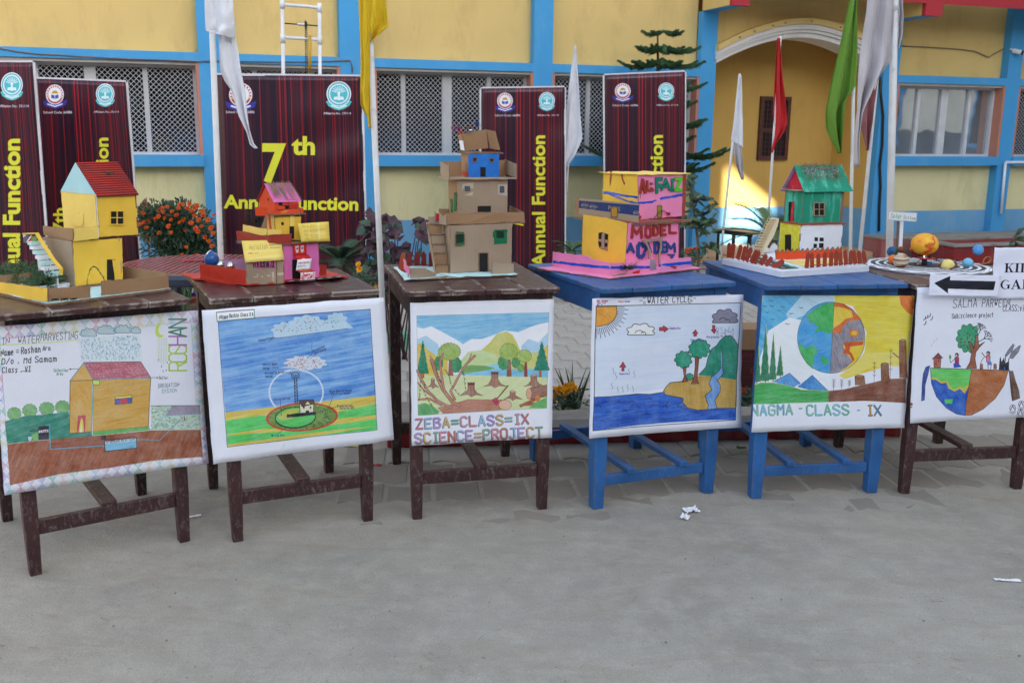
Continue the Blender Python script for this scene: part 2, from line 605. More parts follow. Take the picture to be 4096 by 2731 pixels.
SALM = wall_paint('salmon_jamb_paint', srgb(196, 130, 108), srgb(170, 120, 100))
REDP = wall_paint('red_fascia_paint', srgb(176, 50, 58), srgb(150, 48, 52))
REDK = wall_paint('worn_red_kerb_paint', srgb(142, 44, 46), srgb(140, 110, 104), th=(.5, .66))
REDK2 = wall_paint('faded_red_plinth_paint', srgb(160, 84, 82), srgb(160, 140, 134), th=(.4, .7))
SOFF = wall_paint('grey_soffit_paint', srgb(176, 168, 162), srgb(150, 142, 138))
WHITEP = wall_paint('white_moulding_paint', srgb(222, 218, 214), srgb(190, 184, 178))
CEM = mat('bare_cement', srgb(150, 143, 136), .9, .2, 5, .6, 60, srgb(110, 104, 98), 4)
SOIL = mat('garden_soil', srgb(96, 82, 68), .95, .3, 10, .9, 40)
FOREP = wall_paint('shaded_porch_yellow', srgb(214, 172, 92), srgb(196, 150, 84))  # facade yellow made darker for the weaker light inside the porch
ALU = mat('white_window_frame', srgb(205, 204, 206), .45, .08, 8)
def glass_mat(name, base, rough=.06):
 t = NT(name); n = t.noise(2.2, None, 5)
 t.col(t.ramp(n, .3, .7, tuple(x * .7 for x in base[:3]), base)); t.rough(rough)
 t.b.inputs['Metallic'].default_value = .75
 t.bump(t.noise(1.4, None, 2), .08, .05)
 return t.m
GLASS = glass_mat('dark_window_glass', srgb(66, 72, 86))
GLASSW = glass_mat('bright_reflection_glass', srgb(200, 202, 204), .03)  # pale base puts a bright wall's reflection into the panes

# ------------------------------------------------------------------ ground
def gz(x, y):
 return .0025 * mn.noise(Vector((x * 3, y * 3, 0))) + .0012 * mn.noise(Vector((x * 11, y * 11, 4)))
b = MB()
b.grid(lambda s, t: Vector((-9 + 20 * s, -2 + 16.5 * t, 0)) + ZUP * gz(-9 + 20 * s, -2 + 16.5 * t), 200, 165)
b.uv = None
g = b.build('ground', SAND, smooth=True); tag(g, kind='structure')
b = MB(); b.grid(lambda s, t: Vector((-150 + 300 * s, -150 + 300 * t, -.03)), 4, 4); b.uv = None
g = b.build('outer_ground', SAND); tag(g, kind='structure')

# interlocking pavers under the tables and along the path behind the kerb
def paver_mesh(w, d, seed):
 r = random.Random(seed); e = d * .11; q = .94
 prof = [(-.5, -.5 + .0), (-.25, -.5 + .11), (0, -.5), (.25, -.5 - .11), (.5, -.5)]
 top = [(.5, .5), (.25, .5 - .11), (0, .5), (-.25, .5 + .11), (-.5, .5)]
 pts = [(x * w * q + r.uniform(-.002, .002), y * d * q + r.uniform(-.002, .002)) for x, y in prof + top]
 n = len(pts)
 b = MB()
 b.add([(x, y, -.03) for x, y in pts] + [(x, y, -.004) for x, y in pts] + [(x * .94, y * .95, 0) for x, y in pts],
          [(i, (i + 1) % n, (i + 1) % n + n, i + n) for i in range(n)] + [(i + n, (i + 1) % n + n, (i + 1) % n + 2 * n, i + 2 * n) for i in range(n)] +
          [tuple(range(2 * n, 3 * n))])
 me = bpy.data.meshes.new('paver'); me.from_pydata(b.v, [], b.f); return me, b
KA, KB = gnd(1549, 1793), gnd(3604, 1747)       # foot of the red kerb
KU = (KB - KA).normalized(); KU.z = 0
KN = ZUP.cross(KU)
pav = bpy.data.objects.new('pavement', None); COL.objects.link(pav); ORG[pav] = Vector()
tag(pav, kind='structure')
PW, PD = .2, .235
mes = []
for i in range(6):
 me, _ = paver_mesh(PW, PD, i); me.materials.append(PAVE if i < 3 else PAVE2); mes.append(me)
cands = []
for j in range(-4, 24):
 for i in range(-14, 34):
  u = (i + (.5 if j % 2 else 0)) * PW; v = (j + .5) * PD + (.0 if j < 0 else .32)
  P = KA + KU * u + KN * v
  x, y = proj((P.x, P.y, 0))
  if j < 0:
   if not (1330 < x < 4200): continue
   if mn.noise(Vector((P.x * 1.7, P.y * 1.7, 2))) + (j + 4) * .5 < -.15: continue
   if P.x < -1.4: continue
  else:
   if u > 2.15 + .9 and j < 1: pass
   if not (1540 < x < 4200): continue
   if (P - BO).dot(BN) > -.5: continue
  cands.append((P.y, P, j, i))
for j in range(0, 7):                            # beyond the kerb's right end the pavers run on
 pass
cands.sort(key=lambda c: c[0])
rest = MB(); R0 = rotm(KU); npv = 0
for q, (_, P, j, i) in enumerate(cands):
 z = .004 + .0045 * random.random() if j >= 0 else -.0012 + (j + 4) * .0018 + .0028 * random.random()
 rz = math.atan2(KU.y, KU.x) + random.uniform(-.02, .02)
 M4 = Matrix.Translation((P.x, P.y, z)) @ Matrix.Rotation(rz, 4, 'Z') @ Matrix.Rotation(random.uniform(-.012, .012), 4, 'X')
 if npv < 290:
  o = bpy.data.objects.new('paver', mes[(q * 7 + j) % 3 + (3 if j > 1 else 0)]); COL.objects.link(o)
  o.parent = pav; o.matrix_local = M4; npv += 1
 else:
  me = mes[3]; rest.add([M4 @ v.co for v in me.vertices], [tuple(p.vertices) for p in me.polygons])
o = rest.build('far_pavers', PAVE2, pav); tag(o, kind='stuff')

# kerb: red face, cement top
kh = along(onpl(2210, 1780, KA, KN) * 1.0, ZUP, py=1690)
kp = onpl(2210, 1774, KA, KN)
kh = kp.z + along(kp, ZUP, py=1688); kh = max(.06, min(.2, kh))
kerb = thing('kerb', KA, 'low red painted kerb with a rough grey cement top behind the tables', 'kerb')
L = (KB - KA).length
b = MB(); b.box((KA + KB) / 2 + KN * .11 + ZUP * (kh / 2 - .012), (L, .22, kh - .024), R0); b.build('kerb_face', REDK, kerb, bevel=.008)
b = MB()
def ktop(s, t):
 u = s * L; n = Vector((u * 5, t * 1.5, 0))
 e = .006 * mn.noise(n)
 return KA + KU * u + KN * (-.008 + t * .24 + e) + ZUP * (kh - .024 + (.03 if 0 < t < 1 else 0) + .008 * mn.noise(n * 2))
b.grid(ktop, 90, 6); b.uv = None
b.build('cement_top', CEM, kerb)
# mint green kerb and planting bed further back on the left of the third table
P0 = gnd(1200, 1440); P1 = gnd(1640, 1400)
d = (P1 - P0).normalized(); gk = thing('kerb', P0, 'mint green painted kerb seen between the second and third tables', 'kerb')
MINT = wall_paint('mint_kerb_paint', srgb(120, 196, 166), srgb(150, 180, 164))
hh = along(gnd(1580, 1405), ZUP, py=1335)
b = MB(); b.box((P0 + P1) / 2 + ZUP.cross(d) * .06 + ZUP * hh / 2, ((P1 - P0).length, .12, hh), rotm(d)); b.build('kerb_face', MINT, gk, bevel=.006)
# flower bed soil in front of the building
b = MB(); b.box(BO - BU * 3.4 - BN * 1.2 + ZUP * .03, (8.6, 1.5, .06), rotm(BU)); o = b.build('flower_bed', SOIL); tag(o, kind='structure')

# ------------------------------------------------------------------ school building
def bp(u, n, z): return BO + BU * u + BN * n + ZUP * z
def uz(x, y, n=0.0):
 P = onpl(x, y, BO + BN * n, BN); return (P - BO).dot(BU), P.z
RB = rotm(BU)
def bbox(b, u0, u1, n0, n1, z0, z1):
 return b.box(bp((u0 + u1) / 2, (n0 + n1) / 2, (z0 + z1) / 2), (abs(u1 - u0), abs(n1 - n0), abs(z1 - z0)), RB)
ZL1 = uz(1512, 234)[1]; ZL0 = uz(1512, 270)[1]; ZS1 = uz(1512, 623)[1]; ZS0 = uz(1512, 665)[1]
ZD = uz(1512, 883, .1)[1]; ZTOP = 3.75
print('levels', ZL1, ZL0, ZS1, ZS0, ZD)
for x, n, zs in ((0, 0, (ZL1, ZL0, ZS1, ZS0)), (2800, 0, (ZL1, ZL0, ZS1, ZS0)), (3980, 0, (ZL1, ZL0, ZS1, ZS0)), (3978, .1, (ZD,))):
 u = uz(x, 500, n)[0]; print(x, [round(proj(bp(u, n, z))[1]) for z in zs])
cols = []
def cu(xa, xb, y): return uz(xa, y)[0], uz(xb, y)[0]
cols = [cu(-420, -300, 20), cu(782, 892, 20), cu(1355, 1490, 20), cu(2137, 2213, 150), cu(2808, 2870, 150), cu(3516, 3578, 500), cu(4030, 4084, 300)]
cols.append((cols[6][0] + 2.1, cols[6][1] + 2.1))
print('cols', [(round(a, 2), round(b_, 2)) for a, b_ in cols])
bld = thing('school_building', bp(0, 0, 0), 'yellow and blue painted school building with grilled windows and a white arched porch', 'building')
for i, (u0, u1) in enumerate(cols):
 b = MB(); bbox(b, u0, u1, 0, .5 if i not in (4, 5) else .1, 0, ZTOP if i != 4 else uz(2813, 45)[1])
 b.build('column', BLUE, bld)
NR, NW = .12, .17
wins = []
for i in range(len(cols) - 1):
 if i == 4: continue
 u0, u1 = cols[i][1], cols[i + 1][0]
 b = MB(); bbox(b, u0, u1, -.004, .5, ZL0, ZL1); b.build('lintel_beam', BLUE, bld)
 b = MB(); bbox(b, u0, u1, -.03, .5, ZS0, ZS1); b.build('sill_band', BLUE, bld)
 b = MB(); bbox(b, u0, u1, NR, .5, ZL1, ZTOP); b.build('upper_wall', YEL, bld)
 b = MB(); bbox(b, u0, u1, NR, .5, ZD, ZS0); b.build('lower_wall', PALE, bld)
 b = MB(); bbox(b, u0, u1, NR - .006, .5, 0, ZD); b.build('dado', DADO, bld)
 # a low ledge under each upper panel
 b = MB(); bbox(b, u0 + .02, u1 - .02, NR - .02, NR, ZL1, ZL1 + .035); b.build('ledge', YEL, bld)
 wins.append((u0, u1))
# yellow parapet above, up out of the picture, and the storeys that stand over it
b = MB(); bbox(b, cols[0][0] - 12, cols[4][1], .02, .5, ZTOP, 4.7); bbox(b, cols[5][0], 16, .02, .5, ZTOP, 4.7); bbox(b, cols[4][1], cols[5][0], .02, .5, 3.6, 4.7)
b.build('parapet_wall', YEL, bld)
b = MB(); bbox(b, cols[0][0] - 12, cols[0][0], .05, .5, 0, ZTOP); bbox(b, cols[7][1], 16, .05, .5, 0, ZTOP); bbox(b, cols[0][0] - 12, 16, 5.5, 6, 0, 4.7); bbox(b, cols[0][0] - 12, 16, .5, 6, 4.7, 4.85)
b.build('outer_wall', YEL, bld)

def grille(b, u0, u1, z0, z1, n, cell=.05, r=.0028):
 w, h = u1 - u0, z1 - z0
 for sgn in (1, -1):
  k = -int(h / cell) - 1
  while k * cell < w + h:
   c = k * cell
   # line u - sgn*z = c
   if sgn > 0: a0, a1 = max(c, 0), min(c + h, w); P = lambda a: (a, a - c)
   else: a0, a1 = max(c - h, 0), min(c, w); P = lambda a: (a, c - a)
   if a1 > a0 + .01:
    (p, q), (s_, t_) = P(a0), P(a1)
    b.bar(bp(u0 + p, n + sgn * .002, z0 + q), bp(u0 + s_, n + sgn * .002, z0 + t_), .0036, .003, up=BN)
   k += 1
def window(u0, u1, z0, z1, divs, gr=True, glass=GLASS, dbl=None):
 """window part with frame, panes and grille below it"""
 b = MB(); e = .03
 bbox(b, u0, u0 + e, .004, .5, z0, z1)
 win = b.build('window', SALM, bld)
 b = MB(); bbox(b, u1 - e, u1, .004, .5, z0, z1); b.build('jamb', SALM, win)
 b = MB(); bbox(b, u0 + e, u1 - e, .02, .5, z1 - .03, z1); b.build('head', SOFF, win)  # grey coat stands for the shade under the lintel
 a0, a1, c0, c1 = u0 + e, u1 - e, z0, z1 - .03
 fr = MB(); t = .028
 bbox(fr, a0, a1, NW - .03, NW + .02, c0, c0 + t); bbox(fr, a0, a1, NW - .03, NW + .02, c1 - t, c1)
 bbox(fr, a0, a0 + t, NW - .03, NW + .02, c0 + t, c1 - t); bbox(fr, a1 - t, a1, NW - .03, NW + .02, c0 + t, c1 - t)
 xs = [a0 + t] + list(divs) + [a1 - t]
 for k, dv in enumerate(divs):
  ww = .05 if dbl is not None and k == dbl else .022
  bbox(fr, dv - ww, dv + ww, NW - .026, NW + .018, c0 + t, c1 - t)
 fr.build('frame', ALU, win)
 for k in range(len(xs) - 1):
  p = MB(); bbox(p, xs[k], xs[k + 1], NW + .004 + .004 * (k % 2), NW + .009 + .004 * (k % 2), c0 + t, c1 - t)
  p.build('pane', glass, win)
 if gr:
  gm = MB(); grille(gm, a0 + .01, a1 - .01, c0 + .01, c1 - .01, NW - .05)
  bbox(gm, a0, a1, NW - .06, NW - .045, c1 - .022, c1 - .002); bbox(gm, a0, a1, NW - .06, NW - .045, c0 + .002, c0 + .02)
  gm.build('grille', ALU, win)
 return win
U = lambda x: uz(x, 450, NW)[0]
(w0, w1, w2, w3, w4, w5) = wins[:6]
window(w0[0], w0[1], ZS1, ZL0, [U(-200), U(157), U(372), U(590)], dbl=2)
window(w1[0], w1[1], ZS1, ZL0, [w1[0] + (w1[1] - w1[0]) * k for k in (.25, .5, .75)])
window(w2[0], w2[1], ZS1, ZL0, [U(1612), U(1786), U(1952)], dbl=1)
window(w3[0], w3[1], ZS1, ZL0, [U(2348), U(2500), U(2630)])
window(w4[0], w4[1], ZS1, ZL0, [U(3665), U(3768), U(3868)], gr=False, glass=GLASSW, dbl=1)
window(w5[0], w5[1], ZS1, ZL0, [w5[0] + .5, w5[0] + 1.0, w5[0] + 1.5])

# porch: arch wall between the two columns
au0, au1 = cols[4][1], cols[5][0]
zsp = uz(2870, 258)[1]; zap = uz(3150, 148)[1]; uc = (au0 + au1) / 2; ha = (au1 - au0) / 2 + .02
print('arch', au0, au1, zsp, zap, 'C4top', uz(2813, 45)[1])
def arc(k, n=40, extra=0.0):
 o = []
 for i in range(n + 1):
  s = -1 + 2 * i / n
  o.append((uc + s * ha, zsp + (zap - zsp) * (1 - abs(s) ** 1.85) + extra))
 return o
inner = arc(0)
b = MB(); A = inner
for i in range(len(A) - 1):                      # wall above the arch
 (ua, za), (ub, zb_) = A[i], A[i + 1]
 b.prism([bp(ua, .06, za + .1), bp(ub, .06, zb_ + .1), bp(ub, .06, 3.6), bp(ua, .06, 3.6)], BN * .3)
b.build('arch_wall', YEL, bld)
def ring(z0, z1, n0, n1, m, name):
 b = MB()
 for i in range(len(A) - 1):
  (ua, za), (ub, zb_) = A[i], A[i + 1]
  if za < zsp - .4: continue
  b.prism([bp(ua, n0, za + z0), bp(ub, n0, zb_ + z0), bp(ub, n0, zb_ + z1), bp(ua, n0, za + z1)], BN * (n1 - n0))
 return b.build(name, m, bld)
ring(0, .05, -.0, .36, WHITEP, 'arch_moulding'); ring(.052, .085, -.03, .1, WHITEP, 'arch_moulding'); ring(.087, .14, -.055, .1, WHITEP, 'arch_moulding')
ring(.142, .205, -.08, .1, YEL, 'arch_trim')
# hooks for lights along the yellow trim
for s in (-.78, -.62, -.42, -.28, 0.02, .36, .52, .7):
 b = MB(); b.ball(bp(uc + s * ha, -.09, zsp + (zap - zsp) * (1 - abs(s) ** 1.85) + .17), .012, 8, 5); b.build('hook', CEM, bld)
# porch room
DN = along(bp(au1, 0, 1), BN, px=3383); print('DN', DN); DN = max(.9, min(1.6, DN))
ur = uz(3383, 850, DN)[0]
b = MB(); bbox(b, au0 - .6, au1 + .6, DN, DN + .2, 0, 3.4)
b.build('porch_back_wall', FOREP, bld)
zd2 = uz(3030, 828, DN)[1]
b = MB(); bbox(b, au0 - .6, au1 + .5, DN - .006, DN + .1, 0, zd2); b.build('porch_dado', DADO, bld)
b = MB(); bbox(b, au0 - .8, au0 - .6, .5, DN + .1, 0, 3.4); b.build('porch_side_wall', FOREP, bld)
b = MB(); bbox(b, au1, au1 + .2, .1, DN, 0, 3.3); b.build('porch_side_wall', FOREP, bld)
b = MB(); bbox(b, au1 - .006, au1, .1, DN - .008, 0, zd2 + .02); b.build('porch_dado', DADO, bld)
b = MB(); bbox(b, au0 - .8, au1 + .5, .36, DN + .2, 3.3, 3.4); b.build('porch_ceiling', SOFF, bld)
FLO = mat('orange_lit_cement', srgb(196, 160, 120), .85, .12, 3, .3)  # warm tone holds the orange light that falls on this floor
b = MB(); bbox(b, au0 - .6, au1 + .4, -.2, DN, 0, .06); b.build('porch_floor', FLO, bld)
# barred window on the back wall
wu0, wz1 = uz(3040, 386, DN); wu1, wz0 = uz(3143, 640, DN)
BRN = mat('dark_brown_timber', srgb(84, 44, 36), .6, .2, 20)
BLK = mat('room_shade_black', (.012, .012, .014), .8, .1)
b = MB(); t = .05
bbox(b, wu0, wu1, DN - .04, DN, wz1 - t, wz1); bbox(b, wu0, wu1, DN - .04, DN, wz0, wz0 + t)
bbox(b, wu0, wu0 + t, DN - .04, DN, wz0 + t, wz1 - t); bbox(b, wu1 - t, wu1, DN - .04, DN, wz0 + t, wz1 - t)
zm = wz0 + (wz1 - wz0) * .47; bbox(b, wu0 + t, wu1 - t, DN - .036, DN, zm - .02, zm + .02)
bw = b.build('window', BRN, bld)
p = MB(); bbox(p, wu0 + t, wu1 - t, DN - .01, DN - .007, wz0 + t, wz1 - t); p.build('pane', BLK, bw)
p = MB()
for k in range(1, 6): bbox(p, wu0 + t + (wu1 - wu0 - 2 * t) * k / 6 - .005, wu0 + t + (wu1 - wu0 - 2 * t) * k / 6 + .005, DN - .022, DN - .014, wz0 + t, wz1 - t)
for k in range(1, 12): bbox(p, wu0 + t, wu1 - t, DN - .03, DN - .024, wz0 + t + (wz1 - wz0 - 2 * t) * k / 12 - .004, wz0 + t + (wz1 - wz0 - 2 * t) * k / 12 + .004)
p.build('bars', BRN, bw)
# porch roof slab with its beams
ZC = uz(2813, 45)[1]
c5t = bp(cols[5][0], 0, ZC); fw = along(c5t, -BN, px=3688)
fw4 = along(bp(cols[4][0], 0, ZC), -BN, px=2937)
print('porch projection', fw, fw4, 'ZC', ZC)
fw = .62
for i in (4, 5):
 u0, u1 = cols[i]
 b = MB(); bbox(b, u0, u1, -fw, .02, ZC + .004, ZC + .22); b.build('porch_beam', YEL, bld)
 b = MB(); bbox(b, u0 + .004, u1 - .004, -fw + .05, -.002, ZC, ZC + .003); b.build('beam_underside', BLUE, bld)
 b = MB(); bbox(b, u0 - .003, u1 + .003, -fw - .012, -fw + .05, ZC - .003, ZC + .3); b.build('beam_end', REDP, bld)
ZSO = ZC + .22
b = MB(); bbox(b, cols[4][0] - .0, 16, -fw, .02, ZSO + .003, ZSO + .12); b.build('porch_roof', SOFF, bld)
b = MB(); bbox(b, cols[4][0] - .01, 16, -fw - .01, -fw - .001, uz(3760, 18, -fw)[1], ZSO + .5); b.build('fascia', REDP, bld)
b = MB(); bbox(b, cols[5][1], 16, .02, .1, ZTOP - .6, ZSO);
# plinth step along the right wing
u0 = uz(3530, 950, -.35)[0]
ph = uz(3700, 950, -.35)[1]; print('plinth h', ph)
ph = max(.1, ph)
b = MB(); bbox(b, u0, 16, -.35, 0, 0, ph - .015); pl = b.build('plinth', REDK2, bld, bevel=.01)
b = MB(); bbox(b, u0 - .01, 16, -.36, .02, ph - .015, ph + .012); b.build('plinth_top', CEM, bld, bevel=.006)

# unseen wall added to shade the yard, with a hole shaping the sun patch
WU = 11.0
pat = [(2866, 636), (2960, 700), (3088, 815), (3088, 870), (2866, 880)]
hole = []
for x, y in pat:
 P = onpl(x, y, BO + BN * DN, BN)
 t = (WU - (P - BO).dot(BU)) / SUN_DIR.dot(BU)
 Q = P + SUN_DIR * t
 hole.append(((Q - BO).dot(BN), Q.z))
print('hole', [(round(a, 2), round(c, 2)) for a, c in hole])
n0 = min(h[0] for h in hole); n1 = max(h[0] for h in hole); z0 = min(h[1] for h in hole); z1 = max(h[1] for h in hole)
wing = thing('sun_blocker', bp(WU, -16, 0), 'unseen cream wall added on the right to keep the sun off the yard', 'building')
CRM = wall_paint('cream_blocker_paint', srgb(236, 230, 214), srgb(206, 196, 180))
b = MB(); WH = 16.0; TH = .15
bbox(b, WU, WU + TH, -52, n0, 0, WH); bbox(b, WU, WU + TH, n1, 6, 0, WH); bbox(b, WU, WU + TH, n0, n1, 0, z0); bbox(b, WU, WU + TH, n0, n1, z1, WH)
o0 = hole[0]; o2 = hole[2]
b.prism([bp(WU, o0[0], o0[1]), bp(WU, o2[0], o2[1]), bp(WU, o2[0], z1), bp(WU, o0[0], z1)], BU * TH)
b.build('wall', CRM, wing)
b = MB(); bbox(b, WU - .03, WU, -52, 6, 0, 1.5); b.build('dado', mat('reflected_slate_band', srgb(70, 84, 98), .7), wing)  # dark band added to show in the right window's reflection
b = MB(); bbox(b, WU - .6, WU + 9, -52, 6, WH, WH + .2); b.build('roof', SOFF, wing)
for fl in range(4):
 for k in range(10):
  nn = -34 + 3.6 * k; zz = 1.2 + 3.2 * fl
  if n0 - 2.2 < nn < n1 + .6 and z0 - 2.2 < zz < z1 + .5: continue
  b = MB(); bbox(b, WU - .05, WU - .005, nn, nn + 1.6, zz, zz + 1.3); w = b.build('window', BLUE, wing)
  b = MB(); bbox(b, WU - .06, WU - .052, nn + .08, nn + 1.52, zz + .08, zz + 1.22); b.build('pane', GLASS, w)
# unseen block behind the camera, set close and dark to cut frontal sky light
BRK = wall_paint('brick_orange_paint', srgb(140, 92, 72), srgb(96, 72, 62), th=(.35, .6))
blk = thing('sky_blocker', bp(0, -27, 0), 'unseen brick-coloured block across the yard, set close to cut frontal light', 'building')
b = MB(); bbox(b, -26, 10, -29, -27, 0, 8.6); b.build('wall', BRK, blk)
b = MB(); bbox(b, -26, 10, -26.98, -26.9, 0, 1.2); b.build('dado', DADO, blk)
for fl in range(2):
 for k in range(10):
  b = MB(); bbox(b, -25 + 3.4 * k, -23 + 3.4 * k, -26.98, -26.92, 1.3 + 3.1 * fl, 2.7 + 3.1 * fl); b.build('window', GLASS, blk)

RT = random.Random(77)
TLF = mat('yard_tree_leaf', srgb(84, 100, 50), .6, .4, 6, stain=srgb(150, 120, 60), sscale=3); TBK = mat('yard_tree_bark', srgb(90, 76, 62), .9)
for (u_, n_, h_), w__ in zip(((-7, -22, 7), (-2.5, -24, 8), (2, -21, 7), (6.5, -24, 8)), ('second from the left end', 'tallest, near the middle', 'shortest, nearest the yard', 'last before the unseen sun-blocking wall')):
 t_ = thing('yard_tree', bp(u_, n_, 0), 'broad tree across the yard, ' + w__, 'tree', 'trees across the yard')
 b = MB(); b.tube([bp(u_, n_, 0), bp(u_ + .2, n_, h_ * .4), bp(u_, n_, h_ * .8)], [.2, .15, .06], 8); b.build('trunk', TBK, t_)
 b = MB()
 cs = [bp(u_ + RT.uniform(-1.6, 1.6), n_ + RT.uniform(-1.4, 1.4), h_ * RT.uniform(.5, .95)) for _ in range(9)]
 for i in range(2200):
  c_ = RT.choice(cs); d = Vector((RT.gauss(0, 1), RT.gauss(0, 1), RT.gauss(0, 1))).normalized() * RT.random() ** .4 * 1.1; p = c_ + d; e = Vector((RT.uniform(-1, 1), RT.uniform(-1, 1), RT.uniform(-1, 1))).normalized() * .18; f = e.cross(d).normalized() * .09
  b.add([p, p + e * .5 + f, p + e, p + e * .5 - f], [(0, 1, 2, 3)])
 o = b.build('crown', TLF, t_); tag(o, kind='stuff')
# ------------------------------------------------------------------ tables
def table_mat(name, base, worn, chip, gloss, dusty, er=.012, lo=.47, em=.9):
 t = NT(name)
 n1 = t.noise(5, t.map((1, 1, 1)), 6, .6)
 n2 = t.noise(28, t.map((1, .25, .25)), 6, .7)
 c = t.ramp(n1, .3, .72, tuple(x * .72 for x in base[:3]), tuple(min(1, x * 1.3) for x in base[:3]))
 c = t.mix(t.math('MULTIPLY', t.ramp(n2, .52, .68), .35), c, worn)
 # scuffs and dust
 n3 = t.noise(60, t.map((1, 1, .4)), 6, .75, 1.0)
 c = t.mix(t.math('MULTIPLY', t.ramp(n3, .53, .68), dusty), c, srgb(150, 140, 138))
 # paint flaked off along edges (bevel normal against flat normal)
 bv = t.n('Bevel'); bv.samples = 4; bv.inputs['Radius'].default_value = er
 ge = t.n('NewGeometry'); dt = t.n('VectorMath', operation='DOT_PRODUCT')
 t.l(bv.outputs[0], dt.inputs[0]); t.l(ge.outputs['Normal'], dt.inputs[1])
 edge = t.ramp(t.math('SUBTRACT', 1.0, dt.outputs['Value']), .004, .05)
 n4 = t.noise(11, None, 7, .65, .3)
 fl = t.math('MULTIPLY', edge, t.ramp(n4, lo, lo + .05))
 c = t.mix(t.math('MULTIPLY', fl, em), c, chip)
 t.col(c)
 t.rough(t.ramp(t.noise(9, None, 6, .7), .3, .7, (gloss,) * 3, (gloss + .25,) * 3))
 t.b.inputs['Specular IOR Level'].default_value = .5
 t.bump(t.math('ADD', t.math('MULTIPLY', n2, .4), t.noise(45, t.map((1, .2, .2)), 5, .6)), .22, .003)
 return t.m
BROWNT = table_mat('dark_brown_table_paint', srgb(66, 35, 34), srgb(92, 52, 47), srgb(172, 160, 148), .22, .34, .014, .49, .95)
BROWNL = table_mat('dark_brown_leg_paint', srgb(58, 31, 32), srgb(80, 45, 43), srgb(132, 106, 90), .4, .5, .004, .56, .5)
BLUET = table_mat('blue_table_paint', srgb(34, 88, 146), srgb(52, 112, 168), srgb(116, 104, 92), .34, .22, .01, .5, .7)
BLUEL = table_mat('blue_leg_paint', srgb(34, 90, 150), srgb(52, 112, 170), srgb(110, 92, 82), .42, .2, .005, .5, .6)
TABS = [  # ht, W, D, w, d, x, y, yaw
 (.908, .60, .70, .500, .61, -1.563, 3.501, 35.1),
 (.905, .61, .60, .493, .633, -.901, 3.794, 24.8),
 (.904, .589, .737, .504, .701, -.195, 4.034, 13.5),
 (.904, .597, .727, .517, .676, .471, 4.171, 21.9),
 (.904, .597, .743, .515, .679, 1.224, 4.273, 9.0),
 (.892, .60, .60, .515, .66, 1.880, 4.335, 7.9)]
TLAB = ['dark brown wooden table with flaking paint carrying the yellow two-storey model, leftmost',
  'dark brown wooden table carrying the red and pink cardboard model with yellow notes',
  'dark brown wooden table carrying the tall plain cardboard house tower',
  'blue painted wooden table carrying the pink and yellow academy model',
  'blue painted wooden table carrying the green roofed model house with red picket fence',
  'dark brown wooden table carrying the round solar system model, rightmost']
TINFO = []
def make_table(i):
 ht, Wd, Dp, w, d, x, y, yaw = TABS[i]
 blue = i in (3, 4); r = random.Random(40 + i)
 top, leg = (BLUET, BLUEL) if blue else (BROWNT, BROWNL)
 T = thing('table', (0, 0, 0), TLAB[i], 'table', 'exhibition tables standing in a row')
 th = .02; yo = -.02
 ls = .056 if blue else .046
 nb = 4 if blue else 4                        # boards, running front to back
 ws = [r.uniform(.8, 1.2) for _ in range(nb)]; sw = sum(ws); xx = -Wd / 2
 for k in range(nb):
  bw_ = Wd * ws[k] / sw
  b = MB(); b.box((xx + bw_ / 2, yo + r.uniform(-.001, .001), ht - th / 2 + r.uniform(-.0006, .0006)), (bw_ - .0012, Dp + r.uniform(-.003, .003), th))
  b.build('plank', top, T, bevel=.004); xx += bw_
 fy, by = -d / 2, d / 2
 for sx in (-1, 1):
  for yy, sy in ((fy, 1), (by, -1)):
   b = MB(); cx, cy = sx * (w / 2), yy + sy * ls / 2
   tz = .2; q = .8
   lo = [(cx - sx * 0 - ls / 2 * q, cy - ls / 2 * q), (cx + ls / 2 * q, cy - ls / 2 * q), (cx + ls / 2 * q, cy + ls / 2 * q), (cx - ls / 2 * q, cy + ls / 2 * q)]
   hi = [(cx - ls / 2, cy - ls / 2), (cx + ls / 2, cy - ls / 2), (cx + ls / 2, cy + ls / 2), (cx - ls / 2, cy + ls / 2)]
   b.add([(a, c, 0) for a, c in lo] + [(a, c, tz) for a, c in hi] + [(a, c, ht - th - .001) for a, c in hi],
                  [(3, 2, 1, 0), (8, 9, 10, 11)] + [(k, (k + 1) % 4, (k + 1) % 4 + 4, k + 4) for k in range(4)] + [(k + 4, (k + 1) % 4 + 4, (k + 1) % 4 + 8, k + 8) for k in range(4)])
   b.build('leg', leg, T, bevel=.003)
 ah = .085; ex = w / 2 - ls / 2; az = ht - th - ah / 2 - .001
 for yy, s_ in ((fy, 1), (by, -1)):
  b = MB(); b.box((0, yy + s_ * .014, az), (2 * ex, .02, ah)); b.build('apron', leg, T, bevel=.002)
 for sx in (-1, 1):
  b = MB(); b.box((sx * (w / 2 + ls / 2 - .014), 0, az), (.02, d - 2 * ls, ah)); b.build('apron', leg, T, bevel=.002)
 z0, sh = (.092, .042) if blue else (.14, .05)
 for yy, s_ in ((fy, 1), (by, -1)):
  b = MB(); b.box((0, yy + s_ * ls * .5, z0 + sh / 2), (2 * ex, .024, sh)); b.build('stretcher', leg, T, bevel=.002)
 for px_ in ((-.115, .13) if blue else (.0,)):
  bw_ = .036 if blue else .05
  b = MB(); b.box((px_, 0, z0 + sh + .011), (bw_, d - .01, .022)); b.build('foot_rail', leg, T, bevel=.003)
 T.location = (x, y, 0); T.rotation_euler = (0, 0, math.radians(yaw))
 ya = math.radians(yaw)
 ux = Vector((math.cos(ya), math.sin(ya), 0)); uy = Vector((-math.sin(ya), math.cos(ya), 0))
 return dict(o=Vector((x, y, 0)), u=ux, v=uy, ht=ht, fy=fy, T=T, front=-Dp / 2 + yo)
for i in range(6): TINFO.append(make_table(i))
